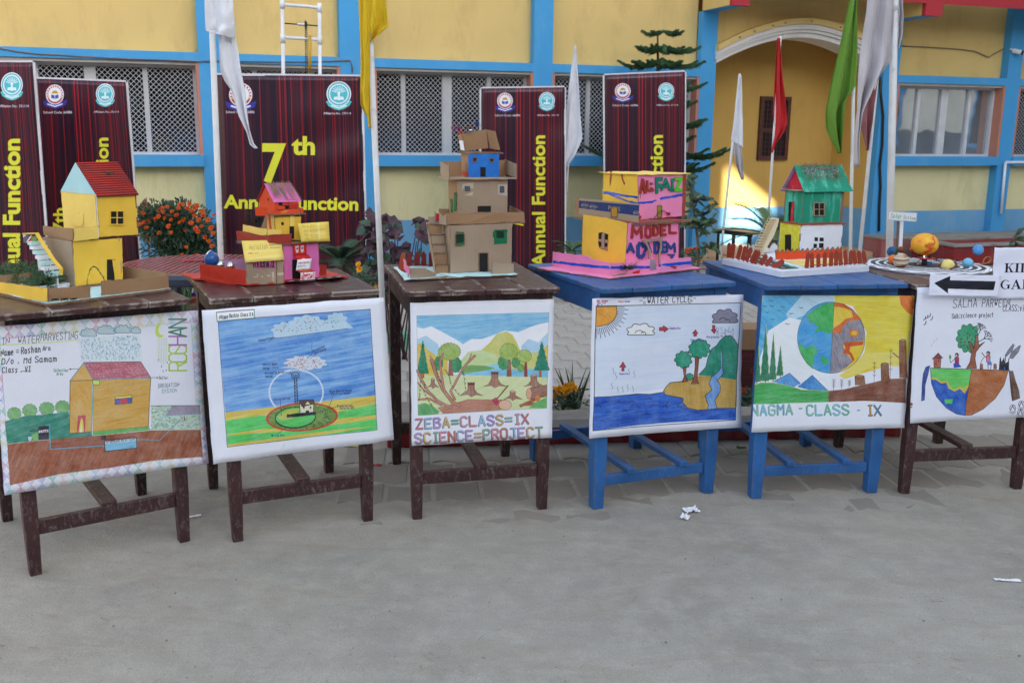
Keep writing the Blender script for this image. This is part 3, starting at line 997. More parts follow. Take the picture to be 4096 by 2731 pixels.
# ------------------------------------------------------------------ children's posters
def sheet(info, cs, m, label, cat='poster', off=0.0, name='poster', group=None, curl=None, nu=26, nv=22, wob=.0065, seed=1, lift=.0, flare=.010):
 """a sheet of paper hung on the front of a table; cs = its corners TL TR BR BL in the photo"""
 p0 = info['o'] + info['v'] * (info['fy'] - .006 - off)
 Q = [onpl(x, y, p0, info['v']) for x, y in cs]
 o = sum(Q, Vector()) / 4
 T = None
 b = MB(); nrm = -info['v']
 def fn(s, t):
  t = 1 - t
  P = (Q[0] * (1 - s) + Q[1] * s) * (1 - t) + (Q[3] * (1 - s) + Q[2] * s) * t
  e = wob * (mn.noise(Vector((s * 2.6 + seed * 7, t * 2.2, seed))) + .5 * mn.noise(Vector((s * 6, t * 6 + seed, 3))))
  e += flare * (t ** 3) * (abs(2 * s - 1) ** 2) + .004 * t
  if curl: e += curl(s, t)
  edge = min(s, 1 - s, t, 1 - t)
  P = P + nrm * (abs(e) * .6 + e * .4 + .002)
  if edge < .001:
   P = P + info['u'] * .0025 * mn.noise(Vector((s * 9, t * 9, seed + 5))) + ZUP * .003 * mn.noise(Vector((s * 8, t * 8, seed + 9)))
  return P
 b.grid(fn, nu, nv)
 ob = b.build(name, m, None, smooth=True, solid=.0006)
 # give the sheet its own origin
 c = Vector(ob.bound_box[0]); me = ob.data; me.transform(Matrix.Translation(-o)); ob.location = o
 return tag(ob, label, cat, group)
def S(kf, pts): return [kf(*p) for p in pts]
BLK0 = (22, 22, 30)

# --- rain water harvesting
k1 = K(0, 1150, 1.307)
C1 = [(-45, 205), (1033, 118), (1083, 912), (20, 1078)]
c = Canvas(860, 680, C1, (238, 239, 252))
TL, TR, BR, BL = [np.array(p, float) for p in C1]
def bl(s, t, C=C1):
 TL, TR, BR, BL = [np.array(p, float) for p in C]
 return tuple((TL * (1 - s) + TR * s) * (1 - t) + (BL * (1 - s) + BR * s) * t)
rr = random.Random(3)
pal = [(196, 92, 130), (110, 190, 140), (90, 110, 190), (120, 200, 220), (230, 190, 120), (170, 110, 190), (190, 220, 110), (60, 150, 110)]
def diamonds(c, s0, s1, t0, t1, n, horiz):
 for i in range(n):
  a = i / n; b_ = (i + 1) / n; m_ = (a + b_) / 2
  col = pal[(i * 5 + (3 if horiz else 1)) % len(pal)]
  if horiz:
   L_ = lambda x: s0 + (s1 - s0) * x
   up = [bl(L_(a), t0), bl(L_(b_), t0), bl(L_(m_), (t0 + t1) / 2)]; dn = [bl(L_(a), t1), bl(L_(b_), t1), bl(L_(m_), (t0 + t1) / 2)]
  else:
   L_ = lambda x: t0 + (t1 - t0) * x
   up = [bl(s0, L_(a)), bl(s0, L_(b_)), bl((s0 + s1) / 2, L_(m_))]; dn = [bl(s1, L_(a)), bl(s1, L_(b_)), bl((s0 + s1) / 2, L_(m_))]
  for tri in (up, dn):
   c.poly(tri, (228, 230, 247), ang=80, col2=tuple((x * 2 + 236) / 3 for x in col), fine=1.5, long=14)
   c.line(tri, 1.2, col, close=True, alpha=.7)
diamonds(c, 0, 1, .0, .075, 19, True); diamonds(c, 0, 1, .928, 1, 19, True)
diamonds(c, 0, .035, .08, .92, 13, False); diamonds(c, .962, 1, .08, .92, 14, False)
c.text(-45, 298, 'RAIN', 34, 2.6, (40, 40, 50), -3, seed=2, fit=100); c.text(92, 290, 'WATER', 36, 2.6, (40, 40, 50), -3, seed=3, fit=118)
c.text(210, 276, 'HARVESTING', 38, 2.6, (40, 40, 50), -3, seed=4, fit=196)
c.line([(-30, 300), (120, 292), (260, 285), (402, 270)], 3.5, (190, 224, 60))
c.text(4, 354, 'Name = Roshan', 32, 4, BLK0, -6, seed=5, fit=212); c.text(220, 326, 'Ara', 22, 3.2, BLK0, -4, fit=44)
c.text(8, 396, 'D/o . Md Samam', 30, 4, BLK0, -3, seed=6, fit=290); c.text(10, 440, 'Class . VI', 28, 4, BLK0, -2, seed=7, fit=150)
c.line([(112, 432), (155, 432)], 3, BLK0)
c.text(276, 434, 'Collection', 15, 2, (40, 110, 80), 0, fit=76); c.text(290, 452, 'Area', 15, 2, (40, 110, 80))
c.line([(358, 421), (405, 419)], 2, BLK0); c.poly([(354, 421), (366, 416), (366, 426)], BLK0)
# rain
c.poly([(395, 262), (728, 240), (740, 380), (430, 384)], (222, 236, 244), ang=90, amt=.12, alpha=.9)
for i in range(300):
 u = rr.random(); v = rr.random(); x = 418 + 312 * u; y = 262 + 118 * v - 18 * u
 c.line([(x, y), (x + 2.5, y + 5)], 2.6, (72, 150, 178))
for cx, cy, rx, ry, sd in ((458, 240, 44, 28, 1), (548, 226, 48, 30, 2), (636, 222, 42, 28, 3), (705, 226, 26, 22, 4)):
 q = c.cloud(cx, cy, rx, ry, 9, .2, sd, True); c.poly(q, (188, 212, 218), ang=20, amt=.12); c.line(q, 3, (56, 120, 150), close=True)
# house
c.poly([(362, 482), (478, 478), (470, 748), (357, 755)], (216, 160, 66), ang=70, amt=.16)
c.poly([(478, 478), (784, 465), (772, 720), (478, 747)], (214, 160, 62), ang=-4, amt=.18, long=50)
c.poly([(432, 390), (362, 480), (480, 477)], (222, 168, 72), ang=60, amt=.12)
c.poly([(432, 386), (730, 382), (783, 465), (482, 475)], (196, 96, 112), ang=0, amt=.3)
for i in range(420):
 v = rr.random(); x = 440 + 50 * v + rr.random() * 292; y = 388 + 82 * v
 c.line([(x, y), (x + 3, y + 2)], 1.6, (110, 30, 60) if rr.random() < .6 else (240, 190, 200))
for q, w_, cl in (([(362, 482), (357, 755), (470, 748)], 3, (40, 30, 20)), ([(360, 482), (432, 388), (482, 476)], 4, (50, 120, 160)), ([(362, 482), (478, 478)], 2.5, (40, 30, 20)),
                  ([(432, 386), (730, 382), (783, 465)], 3, (60, 30, 40)), ([(482, 475), (784, 465)], 3.5, (60, 150, 190)), ([(783, 465), (770, 720), (478, 747)], 3, (40, 30, 20))):
 c.line(q, w_, cl)
c.poly([(478, 478), (515, 477), (515, 502), (480, 502)], (196, 232, 90)); c.line([(478, 478), (515, 477), (515, 502), (480, 502)], 2, BLK0, close=True)
c.line([(482, 500), (476, 640), (470, 782), (530, 779), (590, 772), (588, 800)], 6, (64, 160, 200))
c.poly([(595, 564), (684, 556), (684, 596), (596, 604)], (70, 80, 170)); c.poly([(622, 574), (660, 570), (660, 596), (622, 600)], (200, 60, 80))
c.poly([(595, 562), (684, 555), (684, 566), (595, 574)], (226, 226, 60)); c.line([(595, 564), (684, 556), (684, 596), (596, 604)], 2, BLK0, close=True)
c.poly([(400, 662), (442, 659), (438, 748), (396, 752)], (198, 50, 60)); c.poly([(404, 750), (414, 690), (420, 672), (428, 690), (432, 748)], (226, 214, 70)); c.poly([(412, 750), (420, 700), (424, 749)], (246, 246, 240))
# land
g_ = [(22, 690), (120, 665), (240, 655), (355, 642), (357, 756), (470, 750), (478, 770), (340, 782), (200, 790), (34, 808)]
c.poly(g_, (36, 128, 102), ang=-12, amt=.35, fine=1.8, long=34)
c.poly([(478, 746), (772, 720), (782, 738), (640, 752), (478, 768)], (92, 176, 84), ang=-5, amt=.2)
for cx, cy, rx, ry, sd in ((72, 652, 36, 34, 1), (152, 635, 38, 34, 2), (240, 626, 40, 34, 3), (322, 618, 38, 34, 5)):
 q = [(min(x, 355), min(y, cy + ry * .8)) for x, y in c.cloud(cx, cy, rx, ry, 12, .1, sd)]
 c.poly(q, (112, 178, 100), ang=50, amt=.3, fine=1.5, long=8); c.line(q, 1.8, (50, 110, 70), close=True)
br = [(34, 810), (200, 792), (340, 782), (470, 770), (640, 754), (784, 740), (1044, 735), (1054, 878), (800, 900), (560, 938), (300, 970), (48, 1024)]
c.poly(br, (152, 76, 46), ang=-62, amt=.34, fine=3, long=46); c.poly([(254, 786), (540, 765), (700, 752), (700, 780), (540, 800), (540, 822), (262, 836)], (140, 64, 40), ang=-3, amt=.25, long=40)
c.poly([(784, 612), (1042, 610), (1046, 736), (784, 740)], (196, 220, 200), ang=10, amt=.1)
c.poly([(896, 612), (1042, 610), (1046, 655), (862, 664)], (150, 140, 160), ang=60, amt=.25, fine=1.3, long=6)
for i in range(330):
 x = rr.uniform(786, 1044); y = rr.uniform(616, 734)
 if y < 664 and x > 860 - (y - 664) * .8: continue
 c.line([(x - 3, y - 3), (x, y), (x + 4, y - 2)], 1.6, (60, 124, 84))
c.line([(900, 612), (785, 738)], 3, (120, 170, 200)); c.line([(850, 666), (1046, 655)], 3, (120, 190, 220)); c.line([(784, 612), (1042, 610)], 2.5, BLK0)
c.line([(955, 668), (880, 740), (828, 792), (712, 788)], 4, (84, 150, 180)); c.line([(960, 668), (960, 688)], 5, (140, 40, 40))
c.line([(236, 714), (254, 706), (258, 838), (540, 820)], 5, (64, 160, 200))
c.poly([(196, 718), (250, 714), (250, 786), (197, 790)], (34, 32, 42)); c.poly([(198, 738), (248, 734), (248, 748), (198, 752)], (230, 230, 236)); c.text(202, 750, 'TANK', 12, 1.8, (90, 30, 60), fit=48)
c.line([(150, 742), (198, 738)], 4, BLK0); c.line([(158, 732), (178, 730)], 3, BLK0); c.outl([(138, 770), (166, 768), (160, 794), (144, 795)], (190, 226, 240), 2)
c.poly([(162, 760), (195, 748), (195, 790), (166, 792)], (120, 190, 90))
c.poly([(522, 768), (548, 766), (548, 788), (522, 790)], (30, 28, 34))
c.outl([(540, 795), (708, 777), (708, 832), (543, 850)], (196, 226, 244), 4, ang=-5, amt=.12); c.poly([(543, 812), (706, 794), (706, 830), (545, 847)], (110, 186, 222), ang=-5, amt=.25)
c.text(546, 808, 'IN GROUND RAIN TANKS', 11, 1.7, (60, 40, 60), -6, fit=166)
c.text(826, 472, 'Gutter', 15, 2, (40, 90, 70), fit=50); c.line([(786, 464), (818, 464)], 2, BLK0); c.poly([(824, 464), (814, 459), (814, 469)], BLK0)
c.text(820, 518, 'IRRIGATION', 20, 2.2, (60, 90, 100), -4, fit=116); c.text(842, 546, 'SYSTEM', 19, 2.2, (60, 120, 110), -4, fit=80)
mo = c.ell(836, 222, 26, 36, a0=70, a1=300) + c.ell(850, 218, 22, 28, a0=290, a1=80 + 1)[::1]
c.poly(c.ell(834, 222, 26, 37), (196, 226, 60)); c.poly(c.ell(847, 217, 22, 29), (238, 239, 252))
for x in range(822, 868, 9): c.line([(x, 262), (x + 2, 400 - abs(x - 845))], 2.5, (180, 214, 130))
for x, y in ((822, 376), (846, 434), (838, 410), (868, 390), (862, 430)): c.text(x, y, 'X', 8, 2, (110, 50, 120))
ro = 'ROSHAN'; cl = [(172, 214, 50), (172, 214, 50), (184, 220, 60), (176, 96, 180), (40, 120, 90), (60, 130, 110)]
y = 428
for ch, cc_ in zip(ro, cl):
 h = 44
 st = GL[ch][0]
 for q_ in st:
  c.line([(880 + (6 - gy) / 6 * 92 if False else 880 + (6 - gy) * 0 + gy * 15.2 * 0 + (gy / 6) * 0 + gx * 0 + (1 - gy / 6) * 92, y - gx / 4 * h) for gx, gy in q_], 9, cc_)
  c.line([(880 + (1 - gy / 6) * 92, y - gx / 4 * h) for gx, gy in q_], 2, tuple(v * .75 for v in cc_))
 y -= 44
c.worn(0.2, .018, 1)
m1 = c.material('rain_water_harvesting_drawing')
sheet(TINFO[0], S(k1, C1), m1, 'rain water harvesting poster with an orange house and a brown earth band, diamond border', seed=1, wob=.006)

# --- lightning protection drawing
k2 = K(750, 1100, 1.4256)
C2 = [(80, 200), (1118, 127), (1175, 937), (143, 1070)]
c = Canvas(860, 680, C2, (238, 240, 252))
sk = [(173, 262), (1040, 192), (1071, 676), (213, 774)]
c.poly(sk, (138, 188, 238), ang=-5, amt=.4, col2=(62, 124, 212), fine=6, long=120)
for i in range(90):
 x = rr.uniform(190, 900); y = rr.uniform(250, 680); L_ = rr.uniform(60, 170)
 c.line([(x, y), (x + L_, y - L_ * .08)], rr.uniform(5, 16), rr.choice([(70, 130, 216), (150, 200, 240), (96, 158, 228)]), alpha=.3)
c.poly([(213, 774), (1071, 676), (1078, 876), (223, 972)], (226, 206, 92), ang=-6, amt=.3, col2=(210, 176, 66), fine=5, long=80)
for q in ([(216, 820), (420, 790), (640, 800), (640, 870), (430, 868), (218, 900)], [(860, 770), (1074, 726), (1076, 790), (850, 812)], [(222, 905), (600, 880), (1076, 812), (1078, 850), (620, 905), (222, 958)], [(640, 930), (1078, 850), (1078, 876), (223, 972)]):
 c.poly(q, (86, 212, 98), ang=-6, amt=.25, fine=5, long=60)
cw = (178, 214, 236)
q = c.cloud(560, 306, 82, 42, 9, .2, 2) ; c.poly(q, cw)
q = c.cloud(680, 276, 110, 50, 10, .2, 3); c.poly(q, (188, 220, 240))
q = c.cloud(850, 258, 60, 48, 9, .2, 5); c.poly(q, cw)
c.poly([(480, 300), (900, 262), (945, 296), (700, 330), (495, 352)], (188, 220, 240))
c.poly(c.cloud(670, 492, 120, 40, 11, .16, 6), (214, 226, 240)); c.poly([(510, 522), (780, 488), (700, 520)], (214, 226, 240))
def crosses(n, f, col, r_=4):
 k = 0; tries = 0
 while k < n and tries < n * 20:
  tries += 1; x, y = f()
  c.line([(x - r_, y), (x + r_, y)], 1.4, col); c.line([(x, y - r_), (x, y + r_)], 1.4, col); k += 1
crosses(60, lambda: ((lambda a, t: (690 + 200 * t * math.cos(a), 280 + 38 * t * math.sin(a) - 20 * t * math.cos(a)))(rr.random() * 6.28, rr.random() ** .5)), (176, 84, 90))
crosses(90, lambda: ((lambda a, t: (655 + 110 * t * math.cos(a), 492 + 34 * t * math.sin(a)))(rr.random() * 6.28, rr.random() ** .5)), (176, 84, 90), 3.5)
pp = [(495, 356), (640, 338), (780, 325), (915, 300)]
for i in range(30):
 t = i / 30; x = 495 + 420 * t; y = 356 - 56 * t
 c.line([(x, y), (x + 8, y - 1)], 3.2, (20, 30, 60))
c.line(c.ell(770, 400, 66, 60, a0=150, a1=290), 6, (86, 150, 200))
c.line(c.ell(617, 660, 153, 128, 60, a0=140, a1=400), 9, (220, 232, 250), alpha=.85)
# tower
c.line([(606, 580), (613, 788)], 4, BLK0); c.line([(620, 580), (628, 786)], 4, BLK0)
for i in range(11):
 y = 585 + i * 18.5; c.line([(607 + i * .6, y), (622 + i * .7, y + 9), (608 + i * .7, y + 18)], 2.4, BLK0)
c.line(c.ell(612, 566, 22, 24, 20, 180, 360), 2.6, BLK0); c.line([(590, 566), (634, 566)], 2.4, BLK0); c.line([(592, 579), (634, 577)], 3, BLK0)
for x in range(592, 636, 7): c.line([(x, 552), (x, 578)], 1.8, BLK0)
for a in range(190, 360, 22): c.poly(c.ell(612 + 31 * math.cos(math.radians(a)), 562 + 34 * math.sin(math.radians(a)), 3, 3, 8), (40, 50, 90))
# rings on the ground
c.poly(c.ell(650, 802, 206, 84, 60, rot=-3), (196, 60, 44)); c.poly(c.ell(650, 802, 192, 74, 60, rot=-3), (112, 150, 62), ang=40, amt=.3, fine=2, long=9)
for i in range(260):
 a = rr.random() * 6.28; t = .66 + .3 * rr.random()
 x, y = 650 + 190 * t * math.cos(a), 802 + 72 * t * math.sin(a); c.line([(x - 3, y), (x + 3, y)], 1.5, (30, 70, 40)); c.line([(x, y - 3), (x, y + 3)], 1.5, (30, 70, 40))
c.poly(c.ell(612, 806, 118, 62, 50, rot=-3), (34, 40, 40)); c.poly(c.ell(613, 804, 112, 56, 50, rot=-3), (86, 206, 96), ang=-5, amt=.2, long=40)
c.poly([(508, 800), (560, 760), (640, 752), (600, 810), (530, 820)], (210, 190, 70), alpha=.8)
c.outl([(636, 712), (716, 706), (716, 774), (640, 784)], (232, 226, 196), 3); c.poly([(630, 706), (714, 700), (722, 726), (650, 742)], (90, 70, 66)); c.line([(630, 706), (714, 700), (722, 726), (650, 742)], 2.4, BLK0, close=True)
c.poly([(668, 730), (682, 712), (696, 728)], (232, 226, 196)); c.poly([(672, 766), (690, 764), (690, 782), (672, 784)], BLK0)
for x in (656, 694): c.poly([(x, 742), (x + 9, 741), (x + 9, 752), (x, 753)], BLK0)
for x in range(570, 728, 9): c.poly(c.ell(x, 795 - (x - 570) * .09, 8, 9 + 3 * rr.random(), 10), (26, 30, 30))
tx = (18, 36, 90)
for x, y, t, a in ((405, 374, 'Changed Cloud', -12), (710, 432, 'Concentrated', -22), (720, 446, 'Space Charge', -22), (428, 508, 'Natural Space', -4), (428, 530, 'Charge', -3), (440, 558, 'Dissipation Array', -5),
                   (442, 576, 'Ionizer', -3), (495, 708, 'Protected Area', -6), (806, 660, 'Storm Induced Change', -3), (818, 674, 'Electrical Shadow', -3), (850, 744, 'Ground Current', -2), (866, 758, 'Collector GCC', -2), (474, 912, 'Service Wire', 0)):
 c.text(x, y, t, 12, 1.7, tx, a, fit=len(t) * 6.4)
for q in ([(462, 372), (492, 352)], [(710, 438), (684, 462)], [(478, 518), (514, 520)], [(545, 544), (592, 552)], [(526, 700), (532, 790)], [(828, 680), (804, 744)], [(846, 745), (736, 776)], [(510, 902), (560, 860)]):
 c.line(q, 2, BLK0); c.poly(c.ell(q[1][0], q[1][1], 4.5, 4.5, 3), BLK0)
for a_, b_ in zip(sk + [sk[0]], sk[1:] + [sk[0]]): pass
c.line([(173, 262), (1040, 192), (1078, 876), (223, 972)], 2.5, (30, 50, 110), close=True)
c.outl([(164, 212), (378, 196), (382, 242), (168, 262)], (246, 246, 246), 3.5, (40, 110, 70)); c.line([(164, 208), (378, 194)], 2, (170, 40, 80))
c.text(182, 250, 'Name', 24, 2.6, (20, 30, 60), -5, fit=54); c.text(238, 240, 'Bashin', 20, 2.2, (20, 30, 60), -4, fit=56); c.text(302, 234, 'Class X A', 18, 2.2, (20, 30, 60), -4, fit=74)
c.line([(380, 240), (1040, 192)], 2.5, (20, 30, 90))
for q in ([(535, 985), (545, 972), (550, 960)],): c.line(q, 8, (170, 236, 190), alpha=.6)
c.worn(0.13, .018, 2)
m2 = c.material('lightning_tower_drawing')
sheet(TINFO[1], S(k2, C2), m2, 'blue sky poster with a tall tower beside a little house inside green rings', seed=2, wob=.006, curl=lambda s, t: -.02 * max(0, s - .88) / .12)

# --- cut down forest
k3 = K(1550, 1100, 1.4929)
C3 = [(135, 165), (993, 142), (977, 965), (143, 1015)]
c = Canvas(820, 800, C3, (239, 240, 250))
fr = [(174, 242), (963, 222), (947, 790), (180, 834)]
c.poly([(174, 242), (963, 222), (958, 420), (176, 420)], (150, 204, 234), ang=-3, amt=.2, col2=(96, 172, 220), fine=2, long=60)
c.poly([(175, 310), (215, 318), (260, 304), (330, 340), (420, 390), (450, 410), (500, 380), (560, 380), (620, 360), (700, 330), (780, 340), (850, 310), (900, 292), (960, 280), (958, 600), (176, 600)], (246, 246, 250))
c.poly([(176, 380), (230, 360), (300, 410), (330, 520), (176, 520)], (176, 216, 238), ang=30, amt=.12)
c.poly([(800, 420), (840, 380), (900, 400), (958, 340), (958, 520), (790, 520)], (176, 212, 236), ang=30, amt=.12)
c.poly([(176, 410), (200, 405), (250, 450), (290, 480), (320, 440), (360, 430), (360, 600), (176, 600)], (222, 196, 84), ang=40, amt=.15)
c.poly([(500, 470), (560, 445), (610, 400), (650, 350), (710, 334), (745, 355), (775, 410), (800, 470), (958, 450), (958, 580), (500, 580)], (216, 208, 108), ang=50, amt=.18, col2=(190, 200, 110))
c.poly([(930, 440), (958, 410), (958, 560), (920, 560)], (222, 196, 84))
c.poly([(430, 520), (480, 455), (560, 446), (640, 470), (690, 510), (730, 560), (430, 560)], (200, 220, 150), ang=20, amt=.12)
c.poly([(430, 560), (520, 555), (700, 512), (700, 570), (440, 570)], (150, 214, 232), ang=-3, amt=.15)
c.poly([(440, 590), (445, 545), (500, 535), (580, 538), (640, 552), (560, 575), (480, 588)], (110, 168, 84), ang=-5, amt=.2)
c.poly([(178, 600), (440, 590), (620, 560), (958, 556), (956, 612), (700, 604), (440, 600)], (124, 196, 230), ang=-2, amt=.2, fine=2, long=40)
c.poly([(178, 596), (440, 594), (700, 600), (955, 610), (948, 790), (180, 834)], (222, 226, 168), ang=-25, amt=.12, col2=(198, 214, 150), fine=2, long=40)
def tr(x0, x1, y0, y1, col=(150, 84, 58)):
 m_ = (x0 + x1) / 2; w = (x1 - x0)
 c.outl([(x0, y1), (x0 + w * .2, y0), (x1 - w * .2, y0), (x1, y1)], col, 1.6, (90, 50, 40), ang=90, amt=.2)
def crown(cx, cy, rx, ry, col, n=14, sd=1, lump=.1):
 q = c.cloud(cx, cy, rx, ry, n, lump, sd); c.poly(q, col, ang=55, amt=.3, fine=2, long=12); c.line(q, 1.8, tuple(v * .55 for v in col), close=True)
def fir(cx, y0, y1, w):
 q = [(cx, y0)]; n = 5
 for i in range(n): q.append((cx + w * (i + 1.2) / (n + .8) , y0 + (y1 - y0) * (i + .9) / n)); q.append((cx + w * (i + .7) / (n + .8), y0 + (y1 - y0) * (i + 1) / n))
 q += [(2 * cx - x, y) for x, y in q[:0:-1]]
 c.poly(q, (30, 124, 92), ang=70, amt=.25, fine=2, long=8); c.line(q, 1.6, (16, 80, 60), close=True)
 for i in range(28):
  v = rr.random(); x = cx + (rr.random() * 2 - 1) * w * v * .8; y = y0 + (y1 - y0) * v
  c.line([(x - 6, y), (x, y + 5), (x + 6, y)], 1.4, (14, 84, 62))
tr(198, 218, 560, 612, (170, 96, 56)); fir(210, 392, 585, 40)
tr(902, 918, 560, 606, (190, 104, 52)); fir(920, 396, 566, 52)
tr(362, 392, 480, 598); crown(305, 525, 26, 42, (60, 140, 84), 8, 3); crown(410, 535, 32, 46, (50, 136, 84), 8, 4); crown(370, 455, 66, 52, (160, 188, 92), 20, 5, .07)
tr(710, 738, 490, 602); crown(690, 520, 32, 42, (66, 146, 84), 9, 6); crown(765, 522, 26, 30, (66, 146, 84), 9, 7); crown(722, 455, 54, 50, (162, 190, 88), 20, 8, .07)
tr(814, 834, 515, 604, (150, 50, 44)); crown(795, 552, 20, 24, (110, 170, 84), 8, 9); crown(815, 482, 44, 38, (168, 196, 96), 18, 10, .08)
def stump(cx, y0, y1, w, jag=False, col=(170, 118, 96)):
 q = [(cx - w * .32, y0), (cx - w * .3, y0 + (y1 - y0) * .5), (cx - w * .6, y1 - 12), (cx - w, y1), (cx - w * .3, y1 - 6), (cx, y1 + 8), (cx + w * .4, y1 - 4), (cx + w * 1.1, y1), (cx + w * .55, y1 - 16), (cx + w * .3, y0 + (y1 - y0) * .5), (cx + w * .32, y0)]
 c.poly(q, col, ang=88, amt=.3, fine=2, long=24); c.line(q, 1.8, (96, 54, 44), close=True)
 for k in (-.15, 0, .15): c.line([(cx + k * w, y0 + 8), (cx + k * w * 2.5, y1 - 4)], 1.5, (110, 66, 54))
 if jag: c.poly([(cx - w * .32, y0 + 14), (cx - w * .32, y0 - 4), (cx - w * .1, y0 + 4), (cx, y0 - 4), (cx + w * .1, y0 + 4), (cx + w * .32, y0 - 4), (cx + w * .32, y0 + 14)], (104, 50, 40))
 else: c.poly(c.ell(cx, y0, w * .32, 6, 20), (222, 166, 132)); c.line(c.ell(cx, y0, w * .32, 6, 20), 1.6, (96, 54, 44), close=True)
stump(270, 620, 668, 32); stump(498, 640, 716, 64, True); stump(638, 575, 662, 66, True); stump(872, 596, 662, 60); stump(745, 692, 738, 52)
c.outl([(850, 668), (950, 652), (948, 720), (850, 738)], (146, 96, 74), 2, (80, 50, 40), ang=-8, amt=.3); c.poly(c.ell(842, 704, 16, 32), (220, 156, 116)); c.line(c.ell(842, 704, 16, 32), 1.8, (90, 50, 40), close=True)
c.outl([(785, 772), (880, 730), (884, 744), (792, 786)], (176, 96, 64), 2, (80, 50, 40)); c.poly(c.ell(893, 732, 16, 20), (206, 118, 66)); c.outl([(820, 762), (880, 758), (880, 772), (820, 776)], (180, 100, 66), 2, (80, 50, 40))
lg = [(300, 790), (360, 775), (480, 740), (640, 742), (700, 740), (700, 798), (540, 812), (330, 822)]
c.poly(lg, (196, 132, 106), ang=-3, amt=.25, col2=(176, 110, 88), fine=2.4, long=50); c.line(lg, 1.8, (110, 66, 54), close=True)
c.poly(c.ell(700, 772, 38, 30, 30), (232, 180, 148)); c.line(c.ell(700, 772, 38, 30, 30), 2, (110, 66, 54), close=True)
for q, w in (([(178, 570), (200, 620), (240, 690), (300, 750), (380, 790)], 16), ([(262, 505), (290, 590), (330, 680), (390, 760), (430, 775)], 22), ([(520, 480), (470, 530), (430, 590), (400, 650), (375, 690), (400, 740)], 15), ([(330, 470), (312, 520), (322, 600), (340, 700)], 14),
             ([(185, 740), (250, 735), (320, 775)], 12), ([(180, 640), (220, 690), (280, 730)], 10), ([(500, 470), (482, 515)], 8), ([(255, 480), (270, 540), (285, 600)], 8)):
 c.line(q, w, (110, 66, 54)); c.line(q, w * .72, (190, 126, 104))
for q in ([(340, 560), (365, 600), (375, 650), (430, 720), (465, 690), (455, 600), (440, 570)], [(286, 550), (300, 620), (320, 640)], [(196, 620), (190, 700), (184, 750)], [(220, 640), (215, 700), (250, 760), (270, 790)]):
 c.line(q, 1.6, (60, 40, 40))
 for i in range(len(q) - 1):
  for t in (.2, .5, .8):
   x = q[i][0] * (1 - t) + q[i + 1][0] * t; y = q[i][1] * (1 - t) + q[i + 1][1] * t; c.poly(c.ell(x + 4, y, 5, 3, 8, rot=40), (40, 60, 44))
c.poly([(180, 770), (220, 760), (270, 780), (310, 810), (300, 826), (182, 834)], (92, 166, 96), ang=60, amt=.3); c.poly([(840, 790), (880, 756), (948, 724), (947, 790)], (96, 176, 92), ang=50, amt=.25)
c.line([(716, 658), (650, 738)], 8, (120, 64, 50)); c.poly([(622, 742), (646, 728), (662, 752), (648, 774)], (200, 50, 76)); c.line([(622, 742), (646, 728), (662, 752), (648, 774)], 2, (90, 20, 40), close=True)
c.line(fr, 1.6, (140, 150, 150), close=True)
rb = [(206, 100, 80), (140, 190, 220), (176, 140, 206), (220, 176, 70), (110, 180, 130), (222, 140, 150)]
c.block(172, 912, 'ZEBA=CLASS=IX', 56, rb, -2.6, sp=.3, asp=.98, w=10)
c.block(168, 1000, 'SCIENCE=PROJECT', 58, rb[2:] + rb[:2], -3.0, sp=.27, asp=.94, w=10)
c.worn(0.13, .018, 3)
m3 = c.material('cut_forest_drawing')
sheet(TINFO[2], S(k3, C3), m3, 'felled forest poster of stumps, trees and an axe with coloured capitals below', seed=3, wob=.004, flare=.004)

# --- water cycle
k4 = K(2100, 1100, 1.4933)
C4 = [(401, 140), (1302, 116), (1280, 903), (373, 970)]
c = Canvas(860, 780, C4, (238, 240, 252))
c.poly([(420, 184), (1288, 164), (1262, 620), (404, 720)], (222, 231, 248), ang=-2, amt=.1, col2=(210, 224, 245), fine=8, long=120)
c.poly([(424, 188), (545, 184), (544, 230), (525, 265), (490, 290), (450, 300), (420, 303)], (238, 158, 48), ang=45, amt=.2, fine=3, long=20)
c.line([(545, 184), (544, 230), (525, 265), (490, 290), (450, 300), (420, 303)], 3.5, BLK0); c.line([(424, 188), (545, 184)], 3, BLK0)
for i in range(22):
 a = math.radians(2 + i * 4.2); r0 = 128; r1 = 165 + 22 * (i % 2)
 c.line([(424 + r0 * math.cos(a), 184 + r0 * math.sin(a)), (424 + r1 * math.cos(a), 184 + r1 * math.sin(a))], 3, BLK0)
def cl4(cx, cy, rx, ry, col, sd, w=4):
 q = c.cloud(cx, cy, rx, ry, 8, .2, sd, True); c.poly(q, col, ang=0, amt=.05); c.line(q, w, BLK0, close=True)
 c.line(c.ell(cx - 10, cy + ry * .25, 24, 18, 14, 190, 350), w * .8, BLK0); c.line(c.ell(cx + 16, cy + ry * .3, 14, 12, 14, 200, 380), w * .8, BLK0)
cl4(685, 330, 84, 46, (242, 243, 244), 4); cl4(1190, 255, 80, 54, (132, 128, 148), 8)
def arrow(pts): c.poly(pts, (196, 40, 66)); c.line(pts, 3.5, (40, 20, 30), close=True)
arrow([(796, 308), (822, 304), (820, 296), (850, 315), (826, 334), (824, 325), (798, 326)])
arrow([(1002, 358), (1003, 340), (994, 342), (1012, 320), (1026, 342), (1018, 342), (1018, 356)])
arrow([(1112, 294), (1127, 294), (1127, 318), (1136, 318), (1124, 342), (1104, 320), (1113, 319)])
arrow([(570, 562), (571, 538), (557, 540), (577, 508), (594, 540), (584, 540), (583, 562)])
for i in range(64):
 x = rr.uniform(1135, 1240); y = rr.uniform(300, 362); c.line([(x, y), (x + 5, y + 10)], 1.8, (60, 80, 130))
